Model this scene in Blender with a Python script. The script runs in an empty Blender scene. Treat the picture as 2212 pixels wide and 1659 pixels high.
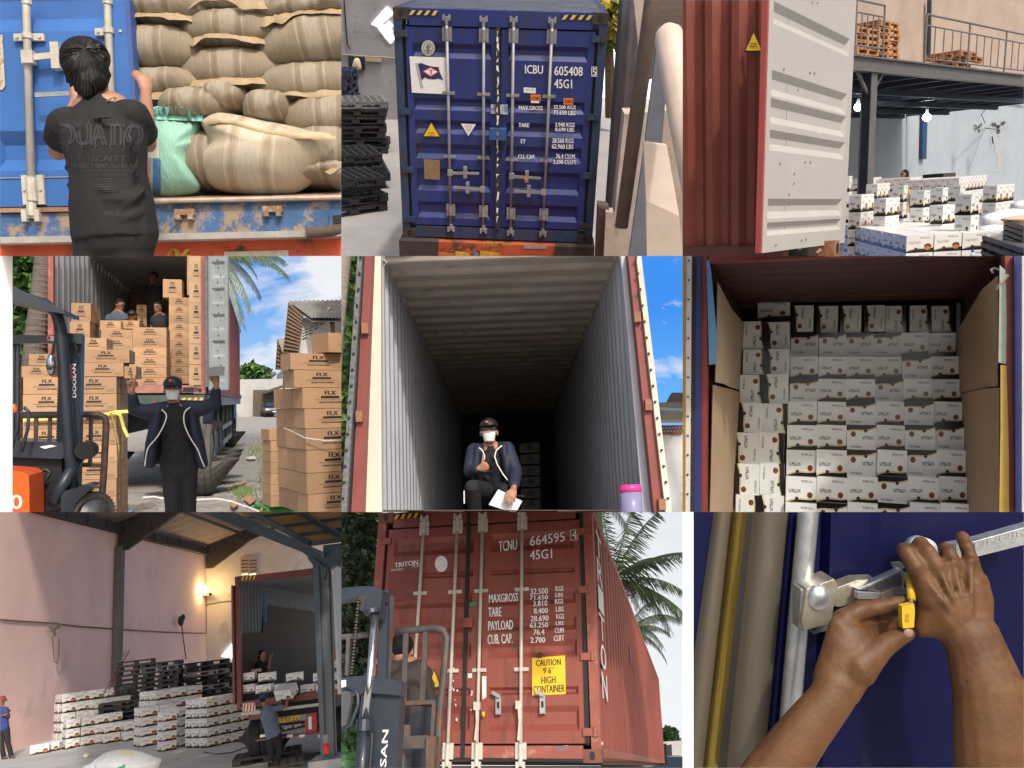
import bpy,bmesh,math,random
from mathutils import Vector,Matrix,Euler
RAD=math.radians
rnd=random.Random(7)
# ------------------------------------------------------------------ camera, sky, sun, exposure
scene=bpy.context.scene
H=75.0                                    # camera height above the added floor far below
cam_data=bpy.data.cameras.new('camera');cam=bpy.data.objects.new('camera',cam_data)
scene.collection.objects.link(cam);scene.camera=cam
cam.location=(0,0,H);cam.rotation_euler=(RAD(90),0,0)
cam_data.lens=28;cam_data.sensor_width=36;cam_data.clip_start=.05;cam_data.clip_end=600
SUN_EL,SUN_AZ=45,160                   # degrees; azimuth clockwise from +Y, so the sun stands behind the camera
world=bpy.data.worlds.new('World');scene.world=world;world.use_nodes=True
wn=world.node_tree;wbg=wn.nodes['Background']
wsky=wn.nodes.new('ShaderNodeTexSky');wsky.sky_type='NISHITA';wsky.sun_disc=False
wsky.sun_elevation=RAD(SUN_EL);wsky.sun_rotation=RAD(SUN_AZ);wsky.dust_density=6.0;wsky.air_density=1.0;wsky.ozone_density=.4
wn.links.new(wsky.outputs[0],wbg.inputs[0]);wbg.inputs[1].default_value=.15
sl=bpy.data.lights.new('sun','SUN');sl.energy=2.0;sl.angle=RAD(2.5);sl.color=(1,.95,.88)
so=bpy.data.objects.new('sun',sl);scene.collection.objects.link(so)
so.location=(0,-20,H+30)
_sd=Vector((math.sin(RAD(SUN_AZ))*math.cos(RAD(SUN_EL)),math.cos(RAD(SUN_AZ))*math.cos(RAD(SUN_EL)),math.sin(RAD(SUN_EL))))
so.rotation_euler=_sd.to_track_quat('Z','Y').to_euler()
vs=scene.view_settings;vs.view_transform='Standard';vs.look='None';vs.exposure=0.2;vs.gamma=1
scene.cycles.max_bounces=5;scene.cycles.diffuse_bounces=3;scene.cycles.glossy_bounces=2;scene.cycles.transparent_max_bounces=4;scene.cycles.use_denoising=True
# ------------------------------------------------------------------ helpers
COL=scene.collection
K=6636*28/36                          # focal length in picture units (each photo of the wall of nine is 2212 x 1659 units)

class Set:
 """one of the nine places: its own upright frame (x right, y away, z up) with the camera at its origin"""
 def __init__(s,col,row,yaw=0,pitch=0,roll=0):
  s.c,s.r=col,row
  s.R=(Matrix.Rotation(RAD(yaw),3,'Z') @ Matrix.Rotation(RAD(pitch),3,'X') @ Matrix.Rotation(RAD(roll),3,'Y'))
  s.Ri=s.R.transposed()
  s.M=Matrix.Translation((0,0,H)) @ s.R.to_4x4()
 def ray(s,u,v):
  return s.Ri @ Vector(((2212*s.c+u-3318)/K,1,(2488.5-1659*s.r-v)/K))
 def P(s,u,v,y):
  d=s.ray(u,v);return d*(y/d.y)
 def Z(s,u,v,z):
  d=s.ray(u,v);return d*(z/d.z)
 def X(s,u,v,x):
  d=s.ray(u,v);return d*(x/d.x)
 def D(s,u,v,dist):# dist measured along the camera's axis
  return s.ray(u,v)*dist
 def m(s,p):# metres per picture unit at a point
  return (s.R @ Vector(p)).y/K
 def uv(s,p):
  w=s.R @ Vector(p);return (3318+K*w.x/w.y-2212*s.c,2488.5-K*w.z/w.y-1659*s.r)
SETS=[]
def new_set(*a,**k):
 s=Set(*a,**k);SETS.append(s);return s

_mats={}
def N(nt,t,**kw):
 n=nt.nodes.new(t)
 for k,v in kw.items():
  if hasattr(n,k) and not k.startswith('i_'):setattr(n,k,v)
 return n
def mat(name,col,rough=.6,metal=0,var=.12,vs_=6,bump=0,bs=60,rust=None,rust_amt=.35,rust_s=3,spec=.5,alpha=1,emit=0,stretch=(1,1,1),coat=0,trans=0,rnd=0):
 if name in _mats:return _mats[name]
 m=bpy.data.materials.new(name);m.use_nodes=True;nt=m.node_tree
 b=nt.nodes['Principled BSDF'];L=nt.links.new
 b.inputs['Roughness'].default_value=rough;b.inputs['Metallic'].default_value=metal
 b.inputs['Specular IOR Level'].default_value=spec;b.inputs['Alpha'].default_value=alpha
 b.inputs['Coat Weight'].default_value=coat;b.inputs['Transmission Weight'].default_value=trans
 tc=N(nt,'ShaderNodeTexCoord');mp=N(nt,'ShaderNodeMapping');mp.inputs['Scale'].default_value=stretch
 L(tc.outputs['Object'],mp.inputs[0])
 src=None
 c=(*col,1)
 if var:
  n1=N(nt,'ShaderNodeTexNoise');n1.inputs['Scale'].default_value=vs_;n1.inputs['Detail'].default_value=6;n1.inputs['Roughness'].default_value=.65
  L(mp.outputs[0],n1.inputs['Vector'])
  mr=N(nt,'ShaderNodeMapRange');mr.inputs['From Min'].default_value=.3;mr.inputs['From Max'].default_value=.7
  mr.inputs['To Min'].default_value=1-var;mr.inputs['To Max'].default_value=1+var
  L(n1.outputs['Fac'],mr.inputs['Value'])
  mx=N(nt,'ShaderNodeMixRGB',blend_type='MULTIPLY');mx.inputs[0].default_value=1;mx.inputs[1].default_value=c
  L(mr.outputs[0],mx.inputs[2]);src=mx.outputs[0]
  rr=N(nt,'ShaderNodeMapRange');rr.inputs['To Min'].default_value=max(.02,rough-.12);rr.inputs['To Max'].default_value=min(1,rough+.12)
  L(n1.outputs['Fac'],rr.inputs['Value']);L(rr.outputs[0],b.inputs['Roughness'])
 if rust:
  n2=N(nt,'ShaderNodeTexNoise');n2.inputs['Scale'].default_value=rust_s;n2.inputs['Detail'].default_value=10;n2.inputs['Roughness'].default_value=.72
  L(mp.outputs[0],n2.inputs['Vector'])
  cr=N(nt,'ShaderNodeMapRange');cr.inputs['From Min'].default_value=.72-rust_amt*.5;cr.inputs['From Max'].default_value=.80-rust_amt*.5
  L(n2.outputs['Fac'],cr.inputs['Value'])
  mx=N(nt,'ShaderNodeMixRGB');mx.inputs[2].default_value=(*rust,1)
  if src:L(src,mx.inputs[1])
  else:mx.inputs[1].default_value=c
  L(cr.outputs[0],mx.inputs[0]);src=mx.outputs[0]
 if rnd:
  oi=N(nt,'ShaderNodeObjectInfo');r1=N(nt,'ShaderNodeMapRange');r1.inputs['To Min'].default_value=1-rnd;r1.inputs['To Max'].default_value=1+rnd;L(oi.outputs['Random'],r1.inputs['Value'])
  m2=N(nt,'ShaderNodeMixRGB',blend_type='MULTIPLY');m2.inputs[0].default_value=1;m2.inputs[1].default_value=c;L(r1.outputs[0],m2.inputs[2])
  if src:L(src,m2.inputs[1])
  src=m2.outputs[0]
 if src:L(src,b.inputs['Base Color'])
 else:b.inputs['Base Color'].default_value=c
 if bump:
  n3=N(nt,'ShaderNodeTexNoise');n3.inputs['Scale'].default_value=bs;n3.inputs['Detail'].default_value=4
  L(mp.outputs[0],n3.inputs['Vector'])
  bp=N(nt,'ShaderNodeBump');bp.inputs['Strength'].default_value=bump;bp.inputs['Distance'].default_value=.02
  L(n3.outputs['Fac'],bp.inputs['Height']);L(bp.outputs[0],b.inputs['Normal'])
 if emit:
  b.inputs['Emission Color'].default_value=c;b.inputs['Emission Strength'].default_value=emit
 _mats[name]=m;return m

class B:
 """collects faces; .obj links them as one mesh"""
 def __init__(s):s.v=[];s.f=[];s.mi=[];s.uvs=None
 def face(s,pts,mi=0):
  n=len(s.v);s.v+=[Vector(p) for p in pts];s.f.append(list(range(n,n+len(pts))));s.mi.append(mi);return s
 def hexa(s,p,mi=0):# 8 corners: bottom 4 (ccw), top 4
  n=len(s.v);s.v+=[Vector(q) for q in p]
  for f in ((3,2,1,0),(4,5,6,7),(0,1,5,4),(1,2,6,5),(2,3,7,6),(3,0,4,7)):
   s.f.append([n+i for i in f]);s.mi.append(mi)
  return s
 def box(s,x0,x1,y0,y1,z0,z1,mi=0):
  return s.hexa([(x0,y0,z0),(x1,y0,z0),(x1,y1,z0),(x0,y1,z0),(x0,y0,z1),(x1,y0,z1),(x1,y1,z1),(x0,y1,z1)],mi)
 def bar(s,a,b,w,h,up=(0,0,1),mi=0):# a beam from a to b, w across, h along up
  a,b=Vector(a),Vector(b);d=(b-a).normalized();up=Vector(up)
  if abs(d.dot(up))>.98:up=Vector((0,1,0))
  sx=d.cross(up).normalized()*w/2;sz=sx.cross(d).normalized()*h/2
  return s.hexa([a-sx-sz,a+sx-sz,b+sx-sz,b-sx-sz,a-sx+sz,a+sx+sz,b+sx+sz,b-sx+sz],mi)
 def tube(s,pts,r,n=10,side=None,cap=True,mi=0,rounded=False):
  """r: number or list of numbers / (rx, ry); rx lies along `side`"""
  pts=[Vector(p) for p in pts]
  if not isinstance(r,(list,tuple)):r=[r]*len(pts)
  r=[q if isinstance(q,(list,tuple)) else (q,q) for q in r]
  if rounded:
   d0=(pts[0]-pts[1]).normalized();d1=(pts[-1]-pts[-2]).normalized();p2,r2=[],[]
   for a in (0,30,60):
    q=min(r[0]);p2.append(pts[0]+d0*q*math.cos(RAD(a)));r2.append(tuple(max(1e-4,t*math.sin(RAD(a))) for t in r[0]))
   p2+=pts;r2+=r
   for a in (60,30,0):
    q=min(r[-1]);p2.append(pts[-1]+d1*q*math.cos(RAD(a)));r2.append(tuple(max(1e-4,t*math.sin(RAD(a))) for t in r[-1]))
   pts,r=p2,r2
  base=len(s.v);prev=Vector(side) if side else None
  for i,p in enumerate(pts):
   d=((pts[min(i+1,len(pts)-1)]-p).normalized()+(p-pts[max(i-1,0)]).normalized())
   d=d.normalized() if d.length>1e-6 else Vector((0,0,1))
   if prev is None:prev=d.orthogonal()
   sx=(prev-d*prev.dot(d))
   sx=sx.normalized() if sx.length>1e-6 else d.orthogonal().normalized()
   prev=sx;sy=d.cross(sx)
   for k in range(n):
    a=2*math.pi*k/n
    s.v.append(p+sx*r[i][0]*math.cos(a)+sy*r[i][1]*math.sin(a))
  for i in range(len(pts)-1):
   for k in range(n):
    s.f.append([base+i*n+k,base+i*n+(k+1)%n,base+(i+1)*n+(k+1)%n,base+(i+1)*n+k]);s.mi.append(mi)
  if cap:
   s.f.append([base+k for k in reversed(range(n))]);s.mi.append(mi)
   s.f.append([base+(len(pts)-1)*n+k for k in range(n)]);s.mi.append(mi)
  return s
 def ell(s,c,rx,ry,rz,nu=14,nv=9,rot=None,mi=0):
  c=Vector(c);base=len(s.v);rot=rot or Matrix.Identity(3)
  for i in range(1,nv):
   t=math.pi*i/nv
   for k in range(nu):
    a=2*math.pi*k/nu
    s.v.append(c+rot @ Vector((rx*math.sin(t)*math.cos(a),ry*math.sin(t)*math.sin(a),rz*math.cos(t))))
  s.v+=[c+rot @ Vector((0,0,rz)),c+rot @ Vector((0,0,-rz))];T=base+(nv-1)*nu
  for i in range(nv-2):
   for k in range(nu):
    s.f.append([base+i*nu+k,base+(i+1)*nu+k,base+(i+1)*nu+(k+1)%nu,base+i*nu+(k+1)%nu]);s.mi.append(mi)
  for k in range(nu):
   s.f.append([T,base+k,base+(k+1)%nu]);s.mi.append(mi)
   q=base+(nv-2)*nu;s.f.append([T+1,q+(k+1)%nu,q+k]);s.mi.append(mi)
  return s
 def prism(s,poly,ext,mi=0):# closed polygon pushed along ext
  e=Vector(ext);p=[Vector(q) for q in poly];n=len(p);base=len(s.v)
  s.v+=p+[q+e for q in p]
  s.f.append([base+i for i in range(n)]);s.mi.append(mi)
  s.f.append([base+n+i for i in reversed(range(n))]);s.mi.append(mi)
  for i in range(n):
   j=(i+1)%n;s.f.append([base+j,base+i,base+n+i,base+n+j]);s.mi.append(mi)
  return s
 def sheet(s,rows,mi=0):# grid of points rows[i][j]
  base=len(s.v);nj=len(rows[0])
  for r in rows:s.v+=[Vector(p) for p in r]
  for i in range(len(rows)-1):
   for j in range(nj-1):
    s.f.append([base+i*nj+j,base+i*nj+j+1,base+(i+1)*nj+j+1,base+(i+1)*nj+j]);s.mi.append(mi)
  return s
 def mesh(s,name,mats,smooth=False,inv=None):
  me=bpy.data.meshes.new(name)
  me.from_pydata([tuple(inv @ p) if inv else tuple(p) for p in s.v],[],s.f)
  for m in (mats if isinstance(mats,(list,tuple)) else [mats]):me.materials.append(m)
  if any(s.mi):me.polygons.foreach_set('material_index',s.mi)
  if smooth:me.polygons.foreach_set('use_smooth',[True]*len(me.polygons))
  me.update();return me
 def obj(s,S,name,mats,parent=None,smooth=False,recalc=True,**kw):
  """vertices are given in the set's frame; stored relative to the parent thing (or to the mesh's own base)"""
  if parent is None:
   lo=Vector([min(p[i] for p in s.v) for i in range(3)]);hi=Vector([max(p[i] for p in s.v) for i in range(3)])
   o0=Vector(((lo.x+hi.x)/2,(lo.y+hi.y)/2,lo.z));L=Matrix.Translation(o0)
  else:L=LOCAL[parent.name]
  me=s.mesh(name,mats,smooth,L.inverted())
  if recalc:
   bm=bmesh.new();bm.from_mesh(me);bmesh.ops.recalc_face_normals(bm,faces=bm.faces);bm.to_mesh(me);bm.free()
  return link(S,name,me,parent,L,**kw)
LOCAL={};OWNER={}
def link(S,name,me,parent=None,L=None,label=None,cat=None,group=None,kind=None):
 o=bpy.data.objects.new(name,me);COL.objects.link(o)
 L=L or Matrix.Identity(4)
 if parent is None:o.matrix_world=S.M @ L
 else:o.parent=parent
 LOCAL[o.name]=L;OWNER[o.name]=S
 for k,v in (('label',label),('category',cat),('group',group),('kind',kind)):
  if v:o[k]=v
 return o
def thing(S,name,label,cat,base=(0,0,0),rz=0,rot=None,group=None,kind=None):
 """an Empty at the thing's base"""
 L=Matrix.Translation(Vector(base)) @ (rot.to_4x4() if rot else Matrix.Rotation(RAD(rz),4,'Z'))
 o=bpy.data.objects.new(name,None);COL.objects.link(o);o.empty_display_size=.2
 o.matrix_world=S.M @ L;LOCAL[o.name]=L;OWNER[o.name]=S
 o['label']=label;o['category']=cat
 if group:o['group']=group
 if kind:o['kind']=kind
 return o
def part(S,name,me,parent,loc=None,rot=None,scale=None):
 """a shared mesh placed in its thing's own coordinates"""
 o=bpy.data.objects.new(name,me);COL.objects.link(o);o.parent=parent
 if loc:o.location=loc
 if rot:o.rotation_euler=rot
 if scale:o.scale=scale
 LOCAL[o.name]=LOCAL[parent.name];OWNER[o.name]=S;return o
def place(S,name,me,base,rz=0,rot=None,scale=None,**kw):
 L=Matrix.Translation(Vector(base)) @ (rot.to_4x4() if rot else Matrix.Rotation(RAD(rz),4,'Z'))
 if scale:L=L @ Matrix.Diagonal((*scale,1))
 return link(S,name,me,None,L,**kw)
_txt={}
def text_mesh(t):
 if t in _txt:return _txt[t]
 c=bpy.data.curves.new('letters','FONT');c.body=t;c.resolution_u=2;c.fill_mode='FRONT'
 o=bpy.data.objects.new('letters',c);COL.objects.link(o)
 dg=bpy.context.evaluated_depsgraph_get();me=bpy.data.meshes.new_from_object(o.evaluated_get(dg))
 v=[q.co.copy() for q in me.vertices];f=[list(p.vertices) for p in me.polygons]
 bpy.data.objects.remove(o);bpy.data.curves.remove(c);bpy.data.meshes.remove(me)
 x0,x1=min(q.x for q in v),max(q.x for q in v);y0,y1=min(q.y for q in v),max(q.y for q in v)
 _txt[t]=([((q.x-x0)/(x1-x0),(q.y-y0)/max(1e-6,y1-y0)) for q in v],f);return _txt[t]
def letters(b,t,o,ex,ez,mi=0,bold=0):
 """writes t into builder b: fills the box o, o+ex, o+ez"""
 v,f=text_mesh(t);o,ex,ez=Vector(o),Vector(ex),Vector(ez)
 offs=[Vector((0,0,0))] if not bold else [Vector((0,0,0)),ex.normalized()*bold]
 nrm=ex.cross(ez).normalized()
 for i,d in enumerate(offs):
  n=len(b.v);b.v+=[o+d+nrm*(.0006*i)+ex*x+ez*y for x,y in v]
  for q in f:b.f.append([n+k for k in q]);b.mi.append(mi)
 return b
def pxtext(S,b,t,u0,v0,u1,v1,y,mi=0,lift=.004,bold=0,slope=0):
 """lettering on an upright plane at depth y that fills a rectangle of the picture"""
 bl,br,tl=S.P(u0,v1,y),S.P(u1,v1-slope*(u1-u0),y),S.P(u0,v0,y)
 e=Vector((0,-lift,0));return letters(b,t,bl+e,br-bl,tl-bl,mi,bold)
def pxquad(S,b,pts,y,lift=.004,mi=0):
 return b.face([S.P(u,v,y)+Vector((0,-lift,0)) for u,v in pts],mi)
def thick(S,b,pts,y,lift=.004,th=.003,mi=0):
 return b.prism([S.P(u,v,y)+Vector((0,-lift,0)) for u,v in pts],(0,-th,0),mi)
def smooth_noise(x,seed=0):
 i=math.floor(x);f=x-i;f=f*f*(3-2*f)
 h=lambda n:(math.sin(n*127.1+seed*311.7)*43758.5453)%1
 return h(i)*(1-f)+h(i+1)*f
def blob(S,name,b,voxel,mats,parent=None,smooth=4,**kw):
 """one continuous surface grown round overlapping limbs"""
 me=b.mesh(name,mats);o=bpy.data.objects.new('tmp',me);COL.objects.link(o)
 bm=bmesh.new();bm.from_mesh(me);bmesh.ops.recalc_face_normals(bm,faces=bm.faces);bm.to_mesh(me);bm.free()
 r=o.modifiers.new('r','REMESH');r.mode='VOXEL';r.voxel_size=voxel;r.use_smooth_shade=True
 if smooth:q=o.modifiers.new('s','SMOOTH');q.factor=.5;q.iterations=smooth
 dg=bpy.context.evaluated_depsgraph_get();e=bpy.data.meshes.new_from_object(o.evaluated_get(dg))
 bpy.data.objects.remove(o);bpy.data.meshes.remove(me)
 lo=Vector([min(p.co[i] for p in e.vertices) for i in range(3)]);hi=Vector([max(p.co[i] for p in e.vertices) for i in range(3)])
 L=Matrix.Translation(((lo.x+hi.x)/2,(lo.y+hi.y)/2,lo.z)) if parent is None else LOCAL[parent.name]
 e.transform(L.inverted());e.polygons.foreach_set('use_smooth',[True]*len(e.polygons));e.name=name
 if not e.materials:
  for m in (mats if isinstance(mats,(list,tuple)) else [mats]):e.materials.append(m)
 return link(S,name,e,parent,L,**kw)
ORD='first second third fourth fifth sixth seventh eighth ninth tenth eleventh twelfth thirteenth fourteenth fifteenth sixteenth seventeenth eighteenth nineteenth twentieth'.split()
# ------------------------------------------------------------------ shared materials
GALV=mat('galvanised_steel',(.42,.43,.42),.45,.75,.15,12,.15,90,rust=(.22,.12,.06),rust_amt=.12)
RODM=mat('painted_lock_rod',(.52,.49,.42),.5,.15,.2,9,.1,60,rust=(.3,.17,.09),rust_amt=.22)
BLACK=mat('black_paint',(.012,.012,.013),.5)
RUBBER=mat('rubber',(.018,.018,.018),.75,0,.2,20,.2,80)
WHITE=mat('white_print',(.8,.8,.78),.55,0,.08,30)
YELLOW=mat('yellow_sticker',(.8,.5,.02),.5,0,.08,20)
INK=mat('black_ink',(.02,.018,.015),.6,0,0)
GREYINK=mat('grey_ink',(.2,.2,.2),.6,0,0)
ORANGE=mat('orange_sticker',(.75,.2,.04),.5,0,.1,20)
SKIN=mat('skin',(.36,.185,.115),.5,0,.08,18,.05,150)
HAIR=mat('hair',(.008,.007,.007),.6,0,.3,40,.6,160,stretch=(1,1,.15),spec=.2)
CONCRETE=mat('concrete',(.36,.34,.32),.85,0,.2,1.2,.15,30,rust=(.26,.245,.225),rust_amt=.3,rust_s=1.3)
# ------------------------------------------------------------------ kit: shader maths, cartons, sacks, pallets, containers, people
def _ma(nt,op,a,b=None,c=None):
 n=nt.nodes.new('ShaderNodeMath');n.operation=op
 for i,q in enumerate((a,b,c)):
  if q is None:continue
  if isinstance(q,(int,float)):n.inputs[i].default_value=q
  else:nt.links.new(q,n.inputs[i])
 return n.outputs[0]
def _mix(nt,fac,a,b):
 n=nt.nodes.new('ShaderNodeMixRGB');nt.links.new(fac,n.inputs[0])
 for i,q in ((1,a),(2,b)):
  if isinstance(q,tuple):n.inputs[i].default_value=(*q,1)
  else:nt.links.new(q,n.inputs[i])
 return n.outputs[0]
def _band(nt,x,lo,hi):return _ma(nt,'MULTIPLY',_ma(nt,'GREATER_THAN',x,lo),_ma(nt,'LESS_THAN',x,hi))
def clove_mat(name,white,gloss=.35,cup=(.16,.055,.02),kind=0,slope=.22):
 """printed white carton: black wavy foot, yellow line, spice bowl, small grey lettering (flat print)"""
 m=bpy.data.materials.new(name);m.use_nodes=True;nt=m.node_tree;L=nt.links.new
 b=nt.nodes['Principled BSDF'];b.inputs['Roughness'].default_value=gloss;b.inputs['Coat Weight'].default_value=.1
 uv=N(nt,'ShaderNodeUVMap');sp=N(nt,'ShaderNodeSeparateXYZ');L(uv.outputs[0],sp.inputs[0]);u,v=sp.outputs[0],sp.outputs[1]
 oi=N(nt,'ShaderNodeObjectInfo')
 w=_ma(nt,'MULTIPLY',_ma(nt,'SINE',_ma(nt,'MULTIPLY',u,5.2)),.045)
 edge=_ma(nt,'ADD',_ma(nt,'ADD',_ma(nt,'MULTIPLY',u,slope),.07),w)
 black=_ma(nt,'LESS_THAN',v,edge)
 line=_band(nt,_ma(nt,'SUBTRACT',v,edge),.012,.045)
 yell=_ma(nt,'MULTIPLY',line,_ma(nt,'LESS_THAN',u,.95))
 def disc(cx,cy,rx,ry):
  a=_ma(nt,'POWER',_ma(nt,'DIVIDE',_ma(nt,'ABSOLUTE',_ma(nt,'SUBTRACT',u,cx)),rx),2)
  c=_ma(nt,'POWER',_ma(nt,'DIVIDE',_ma(nt,'ABSOLUTE',_ma(nt,'SUBTRACT',v,cy)),ry),2)
  return _ma(nt,'LESS_THAN',_ma(nt,'ADD',a,c),1)
 nz=N(nt,'ShaderNodeTexNoise');nz.inputs['Scale'].default_value=34;mp=N(nt,'ShaderNodeMapping');mp.inputs['Scale'].default_value=(2.2,.25,1)
 L(uv.outputs[0],mp.inputs[0]);L(mp.outputs[0],nz.inputs['Vector']);speck=_ma(nt,'GREATER_THAN',nz.outputs['Fac'],.5)
 def words(u0,u1,v0,v1):return _ma(nt,'MULTIPLY',_ma(nt,'MULTIPLY',_band(nt,u,u0,u1),_band(nt,v,v0,v1)),speck)
 n2=N(nt,'ShaderNodeTexNoise');n2.inputs['Scale'].default_value=3;L(uv.outputs[0],n2.inputs['Vector'])
 tone=_ma(nt,'ADD',_ma(nt,'MULTIPLY',n2.outputs['Fac'],.12),_ma(nt,'ADD',_ma(nt,'MULTIPLY',oi.outputs['Random'],.12),.84))
 mw=N(nt,'ShaderNodeMixRGB',blend_type='MULTIPLY');mw.inputs[0].default_value=1;mw.inputs[1].default_value=(*white,1);L(tone,mw.inputs[2])
 c=mw.outputs[0]
 c=_mix(nt,words(.50,.88,.80,.88),c,(.12,.12,.12))
 if kind==0:
  c=_mix(nt,words(.08,.55,.50,.66),c,(.34,.31,.26))
 else:
  c=_mix(nt,words(.08,.48,.42,.55),c,(.10,.10,.09))
 c=_mix(nt,black,c,(.012,.011,.011));c=_mix(nt,yell,c,(.55,.36,.03))
 c=_mix(nt,disc(.80,.34,.14,.17) if kind==0 else disc(.78,.36,.09,.11),c,cup)
 if kind==0:c=_mix(nt,disc(.80,.24,.11,.12),c,(.42,.19,.06))
 c=_mix(nt,disc(.36,.22,.06,.07),c,(.05,.035,.02))
 L(c,b.inputs['Base Color']);return m
CLOVE=clove_mat('clove_carton_print',(.78,.77,.75))
CLOVE2=clove_mat('clove_carton_side_print',(.78,.77,.75),kind=1)
CLOVE_W=clove_mat('clove_carton_wrapped',(.72,.75,.735),.14,kind=1,slope=.20)
CARD=mat('brown_cardboard',(.44,.275,.155),.8,0,.08,4,.05,40,rnd=.16)
CARD2=mat('pale_cardboard',(.47,.32,.195),.8,0,.08,4,.05,40,rnd=.12)
TAPE=mat('carton_tape',(.40,.23,.115),.4,0,.05)
def uvbox(name,w,d,h,mats,front=0,side=0,top=0):
 """carton mesh, base centre at origin, front toward -y, each wall with its own print"""
 x,y=w/2,d/2
 V=[(-x,-y,0),(x,-y,0),(x,y,0),(-x,y,0),(-x,-y,h),(x,-y,h),(x,y,h),(-x,y,h)]
 F=[(0,1,5,4),(1,2,6,5),(2,3,7,6),(3,0,4,7),(4,5,6,7),(3,2,1,0)]
 me=bpy.data.meshes.new(name);me.from_pydata(V,[],F);uv=me.uv_layers.new(name='UVMap')
 for p in me.polygons:
  for k,li in enumerate(p.loop_indices):
   q=((0,0),(1,0),(1,1),(0,1))[k]
   uv.data[li].uv=q if p.index<4 else (q[0],3+q[1])
 for m in mats:me.materials.append(m)
 for i,p in enumerate(me.polygons):p.material_index=front if i in (0,2) else (side if i in (1,3) else top)
 return me
_printcache={}
def flx_print(w,h):
 """the printed front of a brown carton: logo, bar, address lines (no code squares)"""
 b=B();f=lambda x,z:Vector((x*w-w/2,0,z*h));ex=lambda q:Vector((q*w,0,0));ez=lambda q:Vector((0,0,q*h))
 letters(b,'FLX',f(.40,.66),ex(.20),ez(.20),0,bold=.006)
 b.face([f(.33,.49),f(.67,.49),f(.67,.60),f(.33,.60)])
 letters(b,'WWW.FLX-QUALITY.COM',f(.22,.38),ex(.56),ez(.07));letters(b,'MADE IN INDONESIA',f(.30,.25),ex(.42),ez(.08),bold=.003)
 letters(b,'Flx.Quality',f(.78,.22),ex(.17),ez(.06));letters(b,'flx_official',f(.78,.12),ex(.17),ez(.06))
 return b.mesh('print',INK)
def flx_side(w,h):
 b=B();f=lambda x,z:Vector((x*w-w/2,0,z*h))
 for (x0,x1,z0,z1) in ((.36,.64,.36,.38),(.36,.64,.60,.62),(.36,.37,.38,.60),(.63,.64,.38,.60)):
  b.face([f(x0,z0),f(x1,z0),f(x1,z1),f(x0,z1)])
 letters(b,'FLX PARTS',f(.39,.44),Vector((.22*w,0,0)),Vector((0,0,.10*h)))
 return b.mesh('side_print',INK)
_bc={};COUNT=[0];ID_OF={}
def ids(t):return {k for p in t.split(',') if p for k in range(int(p.split('-')[0]),int(p.split('-')[-1])+1)}
UNSEEN,SMALL=ids('12,27-30,33-42,44-48,51-76,79-84,87-88,92,95-96,100,106,108,113-114,119-120,129-130,132-136,140,142-144,146-149,151-154,162,171,173-184,225-226,228-229,237-246,256-263,295,306-307,311-312,315,317-318,339-340,343-344,347-348,351-352,355-356,364,366,370,374,378,382,386,390,498,501-521,529-534,542-547,554-560,567-568,581,583,585,592,595,598,613-627,637,641,661-663,666-669,672-675,687-688,690-692'),ids('49-50,91,128,131,139,160-161,164-166,168-170,191-194,196-199,201-204,206-209,211-214,216-219,221-224,230,499,572-573,645,647,649,651,656-657,683,689')             # cartons the picture shows nothing of; smallest ones past three hundred
def next_id():COUNT[0]+=1;return COUNT[0]
def brown_carton(S,base,w,d,h,rz,label,group,pale=False,side=True,front=True):
 """one brown carton: box, tape, printing; base = bottom centre"""
 key=(round(w,3),round(d,3),round(h,3),pale)
 if key not in _bc:
  t=B().box(-.03,.03,-d/2-.002,d/2+.002,h-.0,h+.002)
  t.box(w/2,w/2+.002,-.03,.03,h*.0,h)
  _bc[key]=(uvbox('brown_carton',w,d,h,[CARD2 if pale else CARD]),flx_print(w,h),flx_side(d,h),B().box(w/2,w/2+.002,-.025,.025,h*.02,h*.98).mesh('tape',TAPE))
 bx,pr,sd,tp=_bc[key]
 if next_id() in UNSEEN:return None
 o=place(S,'brown_carton',bx,base,rz,label=label,cat='carton',group=group);ID_OF[o.name]=COUNT[0]
 if front:part(S,'print',pr,o,(0,-d/2-.002,0))
 if side:
  part(S,'tape',tp,o);part(S,'side_print',sd,o,(w/2+.004,0,0),(0,0,RAD(90)))
 return o
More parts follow.
